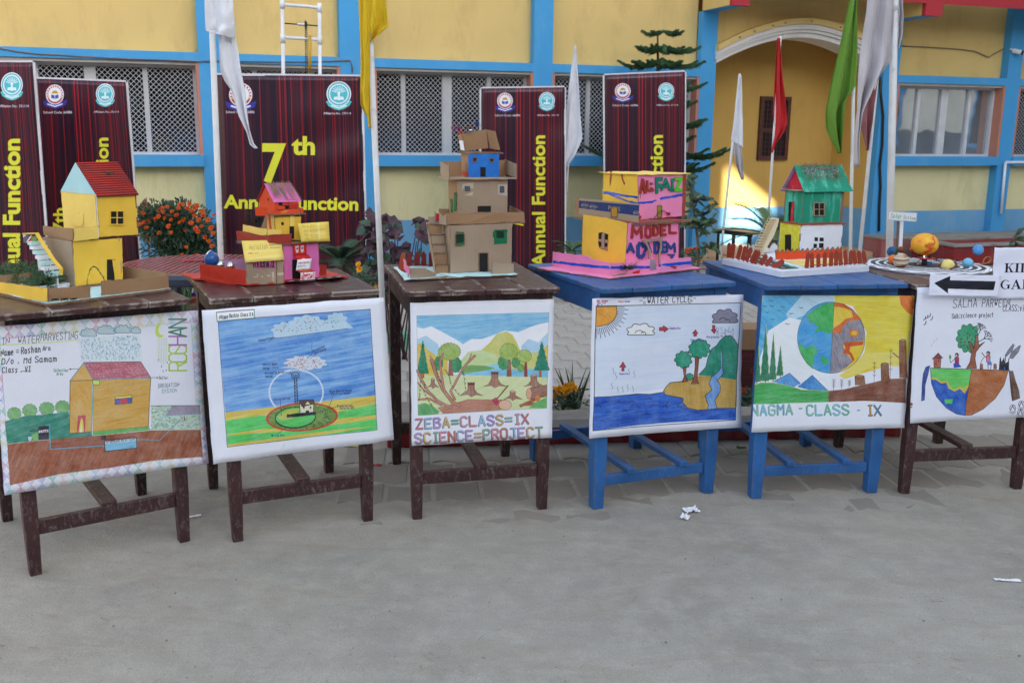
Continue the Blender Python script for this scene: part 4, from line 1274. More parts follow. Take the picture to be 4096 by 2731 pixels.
c.poly([(1030, 588), (1075, 540), (1090, 480), (1112, 432), (1140, 415), (1160, 385), (1190, 358), (1222, 354), (1245, 372), (1262, 400), (1274, 414), (1262, 618), (1150, 602)], (38, 144, 112), ang=80, amt=.3, col2=(24, 116, 92), fine=5, long=40)
c.line([(1030, 588), (1075, 540), (1090, 480), (1112, 432), (1140, 415), (1160, 385), (1190, 358), (1222, 354), (1245, 372), (1262, 400), (1274, 414)], 4, BLK0)
sand = [(820, 684), (840, 655), (862, 634), (930, 626), (1030, 600), (1034, 590), (1110, 598), (1262, 618), (1256, 780), (1200, 788), (1140, 786), (1080, 796), (1020, 800), (960, 782), (935, 750), (938, 728), (880, 716), (826, 704)]
c.poly(sand, (204, 162, 74), ang=84, amt=.25, col2=(186, 142, 58), fine=5, long=60)
wt = [(404, 718), (500, 714), (600, 706), (660, 700), (740, 704), (826, 690), (830, 706), (938, 728), (935, 752), (962, 786), (1020, 800), (1080, 796), (1150, 786), (1250, 786), (1246, 856), (1050, 862), (700, 888), (397, 922)]
c.poly(wt, (48, 106, 210), ang=-3, amt=.4, col2=(24, 60, 168), fine=5, long=55)
c.line([(404, 718), (500, 714), (600, 706), (660, 700), (740, 704), (826, 690)], 4, BLK0)
c.line([(820, 684), (840, 655), (862, 634), (930, 626), (1030, 600)], 4, BLK0); c.line([(826, 706), (880, 716), (938, 728), (935, 752), (962, 786), (1020, 800), (1080, 796), (1250, 786)], 4, BLK0)
rv = [(1168, 540), (1150, 570), (1110, 600), (1096, 640), (1112, 680), (1070, 712), (1080, 745), (1090, 770), (1082, 796), (1140, 790), (1128, 740), (1160, 690), (1162, 650), (1145, 620), (1180, 580), (1176, 540), (1178, 480), (1168, 410)]
c.poly(rv, (110, 160, 226), ang=80, amt=.3, fine=4, long=30); c.line(rv, 3.5, BLK0)
def trk(pts): c.poly(pts, (140, 74, 46)); c.line(pts, 3, BLK0, close=True)
trk([(938, 540), (958, 536), (952, 600), (966, 626), (930, 630), (944, 600)]); trk([(1010, 470), (1036, 468), (1026, 560), (1022, 610), (1034, 640), (985, 642), (1002, 600), (1010, 540)])
def lf(cx, cy, rx, ry, sd, n=9): q = c.cloud(cx, cy, rx, ry, n, .18, sd); c.poly(q, (34, 150, 116), ang=50, amt=.25, fine=4, long=20); c.line(q, 3.6, BLK0, close=True)
lf(940, 496, 50, 50, 2); lf(1036, 432, 66, 56, 3, 10); lf(976, 598, 22, 20, 4, 7)
for x, y in ((545, 742), (432, 768), (630, 746), (740, 730), (665, 776), (760, 768), (588, 800), (496, 808), (456, 862), (722, 820), (820, 854)):
 c.line([(x - 16, y + 6), (x - 4, y + 1), (x, y - 4), (x + 5, y + 2), (x + 16, y + 8)], 2.6, BLK0)
c.line(c.ell(850, 768, 15, 18, 14, 110, 260), 4, BLK0); c.line([(918, 732), (940, 740), (920, 756), (900, 772), (930, 788), (960, 792)], 3, BLK0); c.line(c.ell(1010, 802, 40, 8, 14, 10, 170), 2.5, BLK0)
for x, y in ((520, 560), (535, 590), (510, 650), (545, 672), (575, 670), (605, 660), (637, 668), (614, 566), (645, 580)):
 c.line([(x, y - 18), (x - 4, y - 6), (x + 4, y + 6), (x, y + 20)], 1.8, (40, 60, 110))
c.line([(424, 184), (1288, 164), (1246, 858), (397, 922)], 4, BLK0, close=True)
c.text(726, 170, 'WATER', 38, 4.2, BLK0, -2, seed=3, fit=132); c.text(876, 163, 'CYCLE', 37, 4.2, BLK0, -1, seed=4, fit=116)
for x, y in ((708, 134), (708, 164), (990, 124), (990, 152)): c.line(c.ell(x, y, 5, 6, 10), 2.6, BLK0, close=True)
c.line([(680, 152), (698, 152)], 3, BLK0); c.line([(1002, 137), (1016, 137)], 3, BLK0)
c.text(428, 158, 'Name . Ashfaque', 9, 1.6, (176, 40, 80), 0, asp=.7); c.text(428, 169, 'Class . VI th', 9, 1.6, (176, 40, 80), 0, asp=.7); c.text(428, 180, 'Roll . 47', 8, 1.6, (60, 50, 160), 0, asp=.7)
c.text(554, 160, 'Subject', 9, 1.6, (196, 60, 60), 0, asp=.7); c.text(592, 160, 'Science', 9, 1.6, (60, 50, 160), 0, asp=.7)
pu = (110, 80, 170)
c.text(858, 317, 'Condensation', 13, 2, pu, fit=66); c.text(982, 386, 'Transpiration', 13, 2, (50, 60, 130), fit=80); c.text(1078, 368, 'Precipitation', 13, 2, (50, 60, 130), fit=76); c.text(556, 583, 'Evaporation', 10, 1.8, pu, fit=56)
c.worn(0.13, .018, 4)
m4 = c.material('water_cycle_drawing')
sheet(TINFO[3], S(k4, C4), m4, 'water cycle poster with an orange corner sun, blue sea and green hill', seed=4, wob=.007)

# --- split earth
k5 = K(2850, 1050, 1.568)
C5 = [(313, 205), (1265, 207), (1192, 1030), (235, 1057)]
c = Canvas(880, 780, C5, (238, 240, 251))
c.poly([(313, 205), (765, 205), (755, 260), (600, 300), (530, 470), (520, 640), (240, 760)], (96, 186, 226), ang=40, amt=.3, col2=(70, 160, 214), fine=6, long=50)
c.poly([(560, 205), (765, 205), (762, 245), (660, 265), (600, 320), (480, 360), (460, 320)], (212, 234, 246), ang=30, amt=.15, alpha=.8, fine=6)
c.poly([(345, 420), (480, 340), (580, 360), (540, 470), (536, 560), (630, 660), (740, 690), (740, 800), (480, 690), (340, 740), (250, 740)], (240, 245, 250), ang=30, amt=.06)
c.poly([(765, 205), (1265, 207), (1220, 640), (1100, 640), (830, 722), (795, 700), (880, 640), (950, 560), (965, 430), (880, 270), (765, 244)], (236, 218, 68), ang=5, amt=.2, col2=(226, 200, 52), fine=7, long=70)
c.poly([(830, 720), (800, 700), (900, 620), (960, 560), (1210, 540), (1205, 640), (1000, 650)], (240, 226, 130), alpha=.5, ang=10)
c.poly([(1170, 206), (1262, 208), (1256, 328), (1220, 310), (1180, 262)], (226, 92, 30), ang=60, amt=.25, col2=(240, 130, 40))
for x, y in ((365, 240), (370, 272), (325, 272), (440, 276), (340, 310), (415, 300), (375, 352), (492, 318), (555, 283), (467, 380)):
 c.line([(x - 14, y - 3), (x - 5, y - 4), (x, y + 3), (x + 6, y - 3), (x + 14, y - 1)], 2.4, (20, 30, 60))
cx, cy, rx, ry = 743, 466, 212, 220
gl = c.ell(cx, cy, rx, ry, 80, rot=-3)
c.poly(gl, (72, 168, 226), ang=-20, amt=.25, col2=(60, 140, 212), fine=5, long=30)
c.poly([(765, 246), (690, 262), (625, 300), (590, 330), (600, 348), (606, 372), (640, 372), (660, 396), (644, 430), (690, 420), (716, 436), (752, 436)], (60, 178, 84), ang=60, amt=.2, fine=4)
c.poly([(536, 498), (560, 508), (582, 530), (610, 520), (632, 500), (640, 530), (664, 540), (650, 566), (632, 580), (640, 610), (624, 640), (630, 660), (590, 625), (555, 570)], (60, 178, 84), ang=60, amt=.2, fine=4)
c.poly([(692, 572), (702, 590), (734, 606), (722, 630), (698, 632), (680, 600)], (60, 178, 84))
rh = [(x, y) for x, y in gl if x >= 765 - (y - 246) * .055]
rh = sorted(rh, key=lambda p: math.atan2(p[1] - cy, p[0] - cx))
c.poly(rh + [(738, 686), (765, 246)], (236, 200, 56), ang=60, amt=.15)
c.poly([(765, 246), (820, 254), (880, 290), (930, 352), (860, 360), (815, 400), (800, 440), (750, 436), (760, 404), (800, 380), (830, 350), (880, 335), (870, 300), (820, 280), (764, 272)], (222, 96, 34), ang=40, amt=.2)
c.poly([(750, 436), (800, 440), (815, 400), (850, 362), (930, 352), (950, 400), (952, 480), (830, 495), (820, 520), (835, 545), (815, 560), (850, 570), (870, 600), (880, 615), (840, 650), (790, 680), (738, 686)], (140, 134, 146), ang=70, amt=.4, fine=2.4, long=20)
c.poly([(822, 496), (870, 490), (946, 484), (944, 508), (870, 520), (858, 545), (880, 570), (892, 600), (880, 614), (860, 570), (815, 560), (835, 530)], (206, 80, 36)); c.poly([(862, 520), (944, 508), (930, 560), (892, 600), (874, 560)], (236, 200, 56))
c.poly(c.cloud(888, 436, 30, 26, 7, .15, 3), (222, 120, 36)); c.poly(c.ell(888, 436, 18, 14), (236, 180, 56)); c.line(gl, 2.6, (50, 50, 60), close=True); c.line([(765, 246), (738, 686)], 2, (60, 80, 70))
def tall(cx, y0, y1, w):
 q = [(cx, y0)]; n = 12
 for i in range(n):
  f = (i + 1) / n; q.append((cx + w * f * (.9 if i % 2 else 1.1), y0 + (y1 - y0) * f))
 q += [(2 * cx - x - w * .3 * ((y - y0) / (y1 - y0)), y) for x, y in q[:0:-1]]
 c.poly(q, (42, 122, 84), ang=88, amt=.3, fine=2.4, long=16); c.line(q[:13], 3, (222, 214, 160));
 c.line([(cx, y1), (cx, y1 + 10)], 5, (110, 70, 40))
tall(276, 400, 738, 26); tall(330, 378, 734, 26); tall(378, 430, 726, 22); tall(424, 505, 700, 20)
c.poly([(380, 738), (482, 684), (550, 748), (500, 780)], (72, 150, 220), ang=60, amt=.3); c.poly([(535, 772), (626, 698), (725, 796), (640, 800)], (60, 140, 216), ang=60, amt=.3)
c.line([(380, 738), (482, 684), (550, 748), (535, 772), (626, 698), (725, 796)], 2.4, (30, 60, 110))
c.poly([(238, 765), (300, 745), (380, 745), (470, 762), (560, 790), (728, 798), (728, 868), (480, 874), (238, 880)], (66, 172, 82), ang=-5, amt=.3, fine=6, long=60)
c.line([(238, 765), (300, 745), (380, 745), (470, 762), (560, 790), (728, 798)], 3, (200, 200, 90))
c.poly([(728, 798), (830, 788), (920, 764), (1010, 744), (1100, 722), (1208, 716), (1204, 872), (950, 860), (728, 868)], (126, 70, 50), ang=-6, amt=.3, fine=5, long=50)
def log(x0, x1, y0, y1): c.poly([(x0, y1), (x0 - 2, y0), (x1, y0), (x1 + 6, y1)], (138, 84, 56), ang=88, amt=.25); c.poly(c.ell((x0 + x1) / 2, y0, (x1 - x0) / 2, 8, 16), (186, 130, 90)); c.line([(x0, y1), (x0 - 2, y0), (x1, y0), (x1 + 6, y1)], 2.4, (60, 36, 30)); c.line(c.ell((x0 + x1) / 2, y0, (x1 - x0) / 2, 8, 16), 2.4, (60, 36, 30), close=True)
log(896, 952, 706, 762); log(1058, 1102, 628, 732); log(1170, 1210, 482, 715); c.line([(1128, 558), (1168, 590)], 7, (138, 84, 56))
for x, y0, y1 in ((762, 725, 794), (812, 726, 786), (860, 732, 776), (1016, 614, 742), (1116, 530, 722)):
 c.line([(x, y0), (x - 3, y1)], 2, (60, 40, 30))
 for k in range(4):
  yy = y0 + (y1 - y0) * (k + .5) / 5; c.line([(x - 10, yy - 8), (x, yy + 2), (x + 9, yy - 9)], 1.8, (60, 40, 30))
gb = [(130, 196, 150), (120, 196, 226), (150, 206, 190), (100, 170, 200)]
c.block(240, 948, 'NAGMA', 62, gb, -1, sp=.28, asp=.92, w=9, shadow=(70, 130, 140)); c.block(545, 922, '-', 30, gb, 0, w=7, shadow=(70, 130, 140))
c.block(592, 950, 'CLASS', 62, [(110, 190, 130), (120, 200, 220)], -1, sp=.28, asp=.92, w=9, shadow=(70, 130, 140)); c.block(908, 930, '-', 24, gb, 0, w=7, shadow=(120, 140, 180)); c.block(968, 950, 'IX', 62, [(196, 140, 50), (70, 130, 170)], 0, w=9, shadow=(40, 60, 60))
c.line([(313, 205), (765, 204), (1265, 207)], 5, (206, 160, 50)); c.line([(313, 205), (270, 560), (240, 765)], 6, (226, 190, 100))
c.worn(0.13, .018, 5)
m5 = c.material('split_earth_drawing')
sheet(TINFO[4], S(k5, C5), m5, 'half green half burnt earth poster with yellow sky and brown stumps', seed=5, wob=.007)

# --- half globe poster
k6 = K(3450, 1000, 1.4938)
C6 = [(325, 222), (1236, 205), (1190, 985), (272, 1028)]
c = Canvas(860, 780, C6, (238, 239, 252))
c.text(540, 340, 'SALMA', 50, 3.4, (40, 36, 50), -2, seed=2, fit=152); c.text(714, 334, 'PARWEEN', 46, 3.4, (40, 36, 50), 0, seed=3, fit=172); c.text(838, 360, 'CLASS:vi', 36, 3.2, (40, 36, 50), 0, seed=4, fit=134)
c.text(534, 402, 'Sub:science', 26, 3.4, (30, 26, 40), -3, fit=152, seed=5); c.text(698, 396, 'project', 24, 3.2, (30, 26, 40), -2, fit=88)
for x, y in ((372, 402), (386, 394), (402, 386), (414, 402), (374, 430)): c.line([(x - 10, y + 10), (x, y + 4), (x + 4, y - 12)], 4.5, BLK0)
c.poly([(405, 696), (650, 702), (634, 800), (608, 984), (560, 976), (500, 940), (440, 870), (410, 790)], (44, 100, 200), ang=60, amt=.3, col2=(30, 70, 170), fine=5)
c.poly([(405, 696), (650, 702), (636, 800), (608, 850), (580, 820), (548, 838), (514, 820), (500, 784), (470, 790), (440, 768), (406, 764)], (214, 190, 60))
c.poly([(405, 696), (650, 702), (636, 790), (600, 816), (580, 806), (548, 826), (520, 810), (510, 776), (470, 776), (440, 756), (406, 754)], (96, 206, 88), ang=10, amt=.15)
c.poly([(488, 886), (540, 884), (534, 912), (494, 912)], (80, 200, 90))
c.poly([(650, 702), (868, 710), (840, 800), (790, 880), (720, 944), (650, 980), (608, 984), (630, 820)], (168, 88, 50), ang=25, amt=.35, col2=(186, 110, 56), fine=6, long=30)
c.line([(405, 696), (868, 710)], 3.5, BLK0); c.line([(405, 696), (410, 790), (440, 870), (500, 940), (560, 976), (608, 984), (650, 980), (720, 944), (790, 880), (840, 800), (868, 710)], 2.6, (40, 40, 50)); c.line([(650, 702), (630, 820), (608, 984)], 2.5, BLK0)
c.poly([(376, 690), (404, 680), (390, 740), (372, 800), (366, 890), (344, 896), (350, 800), (360, 730)], (36, 60, 140), ang=80, amt=.3)
c.poly([(872, 712), (896, 712), (910, 770), (930, 830), (936, 878), (890, 896), (878, 800)], (104, 70, 54), ang=80, amt=.35); c.line([(872, 706), (880, 800), (890, 890)], 4, BLK0)
# tree
tk = [(618, 698), (640, 660), (650, 600), (632, 540), (650, 545), (664, 580), (672, 540), (676, 500), (690, 500), (694, 560), (730, 540), (700, 570), (676, 600), (670, 640), (680, 698)]
q = c.cloud(636, 520, 76, 84, 11, .16, 3); q = [(min(x, 688), y) for x, y in q]
c.poly(q, (44, 152, 100), ang=50, amt=.2); c.line(q, 3, (20, 60, 50), close=True)
for i in range(16): c.poly(c.ell(rr.uniform(580, 680), rr.uniform(460, 585), 5, 5, 8), (90, 30, 40))
c.poly(tk, (150, 84, 54), ang=88, amt=.2); c.line(tk, 3, BLK0, close=True)
def branch(x, y, a, L_, d):
 if d == 0: return
 x2, y2 = x + L_ * math.cos(a), y - L_ * math.sin(a); c.line([(x, y), (x2, y2)], .8 + d * .9, BLK0)
 for da in (-.55, .05, .6): branch(x2, y2, a + da + rr.uniform(-.15, .15), L_ * .68, d - 1)
branch(692, 500, 1.15, 28, 4); branch(694, 540, .5, 36, 4); branch(692, 470, 1.3, 20, 3)
c.outl([(424, 640), (468, 640), (464, 694), (426, 692)], (176, 86, 56), 2.5); c.outl([(416, 642), (452, 606), (478, 636)], (120, 40, 40), 2.5)
for x, y in ((434, 650), (450, 650), (434, 668)): c.poly([(x, y), (x + 8, y), (x + 8, y + 8), (x, y + 8)], (60, 30, 90))
def kid(x, y, s_, shirt):
 c.poly([(x - 12 * s_, y + 14), (x + 12 * s_, y + 14), (x + 12 * s_, y + 52), (x - 10 * s_, y + 52)], shirt); c.line([(x - 12, y + 14), (x + 12, y + 14), (x + 12, y + 52), (x - 10, y + 52)], 2.4, BLK0, close=True)
 c.poly(c.ell(x, y, 12, 13, 14), BLK0); c.poly(c.ell(x - 3 * s_, y + 3, 8, 8, 12), (206, 160, 130))
kid(562, 618, 1, (176, 40, 90)); c.poly([(542, 668), (572, 668), (590, 690), (544, 696)], (50, 80, 190)); c.line([(550, 640), (526, 664), (520, 640)], 3, BLK0); c.poly(c.ell(522, 630, 7, 14, 10), (50, 150, 70))
kid(750, 608, 1, (226, 110, 150)); c.poly([(742, 658), (768, 658), (774, 676), (748, 680)], (60, 110, 200)); c.line([(748, 676), (750, 700)], 3, BLK0); c.line([(768, 676), (764, 702)], 3, BLK0); c.line([(740, 626), (720, 636), (704, 668)], 3, BLK0); c.line([(712, 604), (728, 626)], 4, BLK0)
for x in (702, 784): c.outl([(x, 672), (x + 14, 672), (x + 16, 702), (x - 2, 702)], (156, 80, 54), 2)
c.poly([(812, 706), (820, 640), (826, 628), (830, 660), (846, 632), (848, 670), (864, 660), (874, 650), (872, 708)], (28, 28, 34)); c.line([(846, 690), (856, 620)], 5, BLK0); c.line([(862, 700), (874, 640)], 5, BLK0)
for q in ([(852, 620), (870, 590), (900, 552), (908, 560), (896, 590), (862, 626)], [(876, 636), (890, 600), (940, 560), (944, 566), (930, 600), (896, 640)]): c.poly(q, (120, 118, 130), ang=50, amt=.25); c.line(q, 2, (60, 60, 70), close=True)
c.poly([(842, 690), (850, 690), (850, 708), (842, 708)], (50, 90, 190))
c.poly(c.ell(282, 912, 12, 9, 10), (186, 30, 56)); c.poly([(276, 924), (290, 924), (286, 936), (278, 936)], (110, 170, 90))
for x, y in ((892, 940), (944, 916), (938, 966)):
 c.line(c.ell(x, y, 17, 22, 14), 3, BLK0, close=True); c.line([(x - 12, y + 8), (x, y - 16), (x + 10, y + 6)], 4, BLK0); c.line([(x - 22, y + 22), (x, y + 34), (x + 20, y + 20)], 2.4, BLK0)
for x, y in ((430, 536), (444, 524), (422, 548), (412, 562)): c.poly(c.ell(x, y, 2.5, 2.5, 6), (200, 50, 50))
c.worn(0.13, .018, 6)
m6 = c.material('half_globe_drawing')
sheet(TINFO[5], S(k6, C6), m6, 'white poster with a half green half brown globe bowl, tree and factory, rightmost', seed=6, wob=.006)

# --- notices taped over it
def serif(c, x, y, t, h, col=(20, 20, 34)):
 for ch in t:
  w = h * .72; th = h * .19; tn = h * .06; X = x
  V = lambda a, b_, w_: c.poly([(X + a, y - h), (X + a + w_, y - h), (X + b_ + w_, y), (X + b_, y)], col)
  S_ = lambda a, b_, yy: c.poly([(X + a, yy), (X + b_, yy), (X + b_, yy + tn), (X + a, yy + tn)], col)
  if ch in 'IKDLER': V(w * .14, w * .14, th); S_(0, w * .14 + th * 1.7, y - h); S_(0, w * .14 + th * 1.7, y - tn)
  if ch == 'K':
   c.poly([(X + w * .95, y - h), (X + w * 1.05, y - h), (X + w * .42, y - h * .45), (X + w * .36, y - h * .5)], col)
   c.poly([(X + w * .48, y - h * .58), (X + w * .68, y - h * .58), (X + w * 1.12, y), (X + w * .82, y)], col); S_(w * .72, w * 1.18, y - h); S_(w * .72, w * 1.22, y - tn); x += w * 1.28
  elif ch == 'I': x += w * .66
  elif ch == 'D':
   o = c.ell(X + w * .42, y - h / 2, w * .72, h / 2, 24, -90, 90); i = c.ell(X + w * .40, y - h / 2, w * .5, h / 2 - tn, 24, -90, 90)
   c.poly(o + i[::-1], col); x += w * 1.28
  elif ch in 'SG':
   if ch == 'S':
    p = [(.86, .78), (.78, .93), (.5, .99), (.22, .92), (.14, .76), (.25, .62), (.5, .54), (.76, .42), (.88, .26), (.76, .08), (.48, .01), (.2, .07), (.12, .24)]
    for (a, b_), (d_, e_) in zip(p, p[1:]): c.line([(X + w * a, y - h * b_), (X + w * d_, y - h * e_)], th * (.5 + .75 * (abs(b_ + e_ - 1.1) < .35)), col, raw=c.H is None)
    x += w * 1.06
   else:
    o = c.ell(X + w * .6, y - h / 2, w * .58, h / 2, 30, 40, 320); i = c.ell(X + w * .66, y - h / 2, w * .40, h / 2 - tn, 30, 40, 320)
    c.poly(o + i[::-1], col); c.poly([(X + w * .9, y - h * .45), (X + w * .9 + th, y - h * .45), (X + w * .9 + th, y - h * .04), (X + w * .9, y - h * .04)], col); S_(w * .74, w * 1.22, y - h * .47); x += w * 1.34
  elif ch == 'L': c.poly([(X + w * .14, y - tn), (X + w * .95, y - tn), (X + w, y - h * .28), (X + w * .93, y - h * .28), (X + w * .84, y - tn * 1.2)], col); S_(w * .1, w * .95, y - tn); x += w * 1.08
  elif ch == 'E':
   for yy in (y - h, y - h * .53, y - tn): S_(w * .14, w * .9, yy)
   x += w * 1.08
  elif ch == 'A': c.poly([(X + w * .5, y - h), (X + w * .64, y - h), (X + w * 1.14, y), (X + w * .84, y), (X + w * .5, y - h * .8)], col); c.line([(X + w * .56, y - h), (X + w * .16, y)], tn * 1.2, col); S_(w * .28, w * .84, y - h * .34); S_(0, w * .36, y - tn); S_(w * .72, w * 1.26, y - tn); x += w * 1.3
  elif ch == 'R':
   o = c.ell(X + w * .4, y - h * .75, w * .5, h * .25, 20, -90, 90); i = c.ell(X + w * .4, y - h * .75, w * .28, h * .25 - tn, 20, -90, 90); c.poly(o + i[::-1], col)
   c.poly([(X + w * .42, y - h * .5), (X + w * .64, y - h * .5), (X + w * 1.1, y), (X + w * .82, y)], col); x += w * 1.2
  elif ch == 'Y': c.poly([(X + w * .06, y - h), (X + w * .34, y - h), (X + w * .68, y - h * .4), (X + w * .68, y), (X + w * .48, y), (X + w * .48, y - h * .4)], col); c.line([(X + w * 1.05, y - h), (X + w * .62, y - h * .42)], tn * 1.3, col); S_(w * .3, w * .86, y - tn); x += w * 1.2
c = Canvas(560, 430, None, (236, 237, 252))
serif(c, 78, 210, 'KIDS', 78); serif(c, 56, 350, 'GALLERY', 78)
mk = c.material('kids_gallery_print', crease=.35)
kk = K(3300, 0, 1.206)
k34 = K(3400, 800, 3.379)
sheet(TINFO[5], [k34(1950, 640), k34(3020, 640), k34(3000, 1320), k34(1895, 1330)], mk, 'white printed notice reading KIDS GALLERY taped above the last poster', 'notice', off=.014, name='paper_notice', seed=7, wob=.006, flare=.002)
c = Canvas(500, 150, None, (236, 237, 252))
W_, H_ = 500, 150
c.poly([(32, 62), (142, 8), (142, 40), (464, 42), (456, 104), (134, 100), (132, 134)], (26, 28, 40), ang=0, amt=.2, raw=True, fine=5, long=80)
ma = c.material('arrow_print', crease=.3)
sheet(TINFO[5], [k34(1078, 1005), k34(2040, 1018), k34(2005, 1305), k34(1055, 1283)], ma, 'white paper strip with a big black arrow pointing left, taped below the notice', 'notice', off=.030, name='arrow_sign', seed=8, wob=.004, flare=.001)
# ------------------------------------------------------------------ cardboard models on the tables
def paper(name, c, **kw): return mat(name, c, kw.pop('rough', .75), kw.pop('var', .07), kw.pop('scale', 9), kw.pop('bump', .25), kw.pop('bscale', 30), **kw)
YP = paper('yellow_paper', srgb(236, 192, 66), stain=srgb(218, 156, 48), sscale=14, sth=(.62, .8))
YP2 = paper('pale_yellow_paper', srgb(240, 206, 104))
def card_mat(name, c, c2):
 t = NT(name)
 n = t.noise(6, None, 5); cc = t.ramp(n, .3, .7, c, c2)
 w = t.n('TexWave'); w.inputs['Scale'].default_value = 60; w.inputs['Distortion'].default_value = .3
 t.l(t.map((1, .6, 0)), w.inputs['Vector'])
 cc = t.mix(t.math('MULTIPLY', w.outputs['Fac'], .18), cc, tuple(x * .6 for x in c[:3]))
 t.col(cc); t.rough(.85); t.bump(w.outputs['Fac'], .12, .002); return t.m
CARD = card_mat('grey_brown_cardboard', srgb(158, 136, 114), srgb(174, 152, 129))
CARD2 = card_mat('warm_brown_cardboard', srgb(154, 118, 86), srgb(168, 132, 98))
CARD3 = mat('cardboard_edge', srgb(128, 100, 76), .9, .35, 90, .5, 160)
REDC = paper('red_paint_card', srgb(196, 46, 30), stain=srgb(160, 40, 28), sscale=20, rough=.5, bump=.5)
REDB = paper('dark_red_paint_card', srgb(158, 48, 34), stain=srgb(126, 38, 30), sscale=24, rough=.45)
ORNG = paper('orange_red_paint_card', srgb(220, 72, 30), stain=srgb(236, 140, 50), sscale=22, sth=(.6, .7), rough=.4)
PINK = paper('pink_paper', srgb(240, 140, 184)); PINKH = paper('hot_pink_paper', srgb(222, 112, 178)); LILAC = paper('lilac_paper', srgb(186, 150, 190))
MINTP = paper('mint_paper', srgb(190, 226, 226), stain=srgb(160, 206, 200), sscale=30); SKYP = paper('light_blue_paper', srgb(172, 214, 220))
WHT = paper('white_paper', srgb(232, 232, 238)); FOAM = mat('white_foam', srgb(226, 228, 234), .8, .04, 20, .8, 220, stain=srgb(220, 200, 180), sscale=6, sth=(.68, .8))
BLU3 = paper('bright_blue_paint', srgb(20, 110, 200), stain=srgb(50, 130, 206), sscale=18, rough=.5)
GRNT = paper('green_tape', srgb(20, 110, 70), rough=.25); TEAL = paper('teal_marker_paint', srgb(16, 142, 112), stain=srgb(90, 196, 170), sscale=26, sth=(.5, .68), stretch=(1, 1, .25))
MYEL = paper('yellow_marker_paint', srgb(214, 206, 40), stain=srgb(232, 226, 120), sscale=26, sth=(.5, .7)); MRED = paper('red_marker_paint', srgb(190, 26, 50), stain=srgb(226, 80, 110), sscale=24, sth=(.55, .7))
PICK = paper('red_brown_card_paint', srgb(160, 62, 40), rough=.5, bump=.6); NAVY = paper('navy_print', srgb(38, 58, 108)); RIBB = paper('blue_ribbon', srgb(16, 84, 196), rough=.22)
CREAM = paper('cream_stick', srgb(226, 210, 178)); TAPE = mat('clear_tape', srgb(206, 190, 168), .25, .05); CHROME = mat('chrome', (.75, .75, .75), .12, .02, metal=1)
VOID = mat('shade_and_print_black', (.01, .009, .008), .9, .1)  # black stands for shade in openings; also plain black print, bottle and lens
LEAF = mat('conifer_green', srgb(72, 98, 64), .7, .35, 30); LEAFD = mat('dark_pine_green', srgb(44, 62, 44), .75, .35, 30)
STRAW = mat('dry_straw', srgb(140, 122, 92), .8, .4, 40)

class Plane:
 def __init__(s, p0, deg, kf):
  s.p0 = Vector(p0); a = math.radians(deg); s.e = Vector((math.cos(a), math.sin(a), 0)); s.kf = kf
  s.n = ZUP.cross(s.e)
  if s.n.dot(EYE - s.p0) < 0: s.n = -s.n          # towards the viewer's side
 def at(s, x, y, out=0.0): return onpl(*s.kf(x, y), s.p0 + s.n * out, s.n)
 def shift(s, out): q = Plane.__new__(Plane); q.p0 = s.p0 + s.n * out; q.e = s.e; q.n = s.n; q.kf = s.kf; return q
_jr = random.Random(11)
def ragged(P, amp=.0008, step=.016):
 o = []
 for i in range(len(P)):
  a, b = P[i], P[(i + 1) % len(P)]; n = max(1, int((b - a).length / step))
  for j in range(n):
   p = a.lerp(b, j / n)
   if amp: p = p + Vector((_jr.uniform(-1, 1), _jr.uniform(-1, 1), _jr.uniform(-1, 1))) * amp
   o.append(p)
 return o
def edged(o, th, m=None):                      # raw card shows on the cut edges
 if th >= .0025:
  o.data.materials.append(m or CARD3)
  for p in o.data.polygons[2:]: p.material_index = 1
 return o
def panel(root, name, m, pl, pts, th=.004, out=0.0, amp=.0008, label=None, uv=False):
 P = ragged([pl.at(x, y, out) for x, y in pts], amp * 1.5)
 b = MB(); b.prism(P, -pl.n * th)
 return edged(b.build(name, m, root, label=label), th)
def opening(root, pl, x0, y0, x1, y1, name='opening', out=.001, m=None, frame=None, fw=.004, cross=None):  # thin slab on the face; its default black stands for shade within
 pts = [(x0, y0), (x1, y0), (x1, y1), (x0, y1)]
 o = panel(root, name, m or VOID, pl, pts, .0015, out, .0004)
 c = [pl.at(*p, out=out) for p in pts]
 if frame or cross:
  b = MB()
  if frame:
   for i in range(4): b.bar(c[i] + pl.n * .001, c[(i + 1) % 4] + pl.n * .001, .004, fw, up=pl.n)
  if cross:
   b.bar((c[0] + c[1]) / 2 + pl.n * .001, (c[2] + c[3]) / 2 + pl.n * .001, .003, fw, up=pl.n)
   b.bar((c[0] + c[3]) / 2 + pl.n * .0012, (c[1] + c[2]) / 2 + pl.n * .0012, .003, fw, up=pl.n)
  b.build('window_bars', frame or cross, o if o.parent and not o.parent.parent else root)
 return o
def gz_(kf, x, y, z): return gnd(*kf(x, y), z)
def zat(p, kf, y): return p.z + along(p, ZUP, py=kf(0, y)[1])
def slab(root, name, m, P, th, edge=None, amp=.0012):
 b = MB(); b.prism(ragged(P, amp, .03), ZUP * th); o = b.build(name, m, root)
 return o
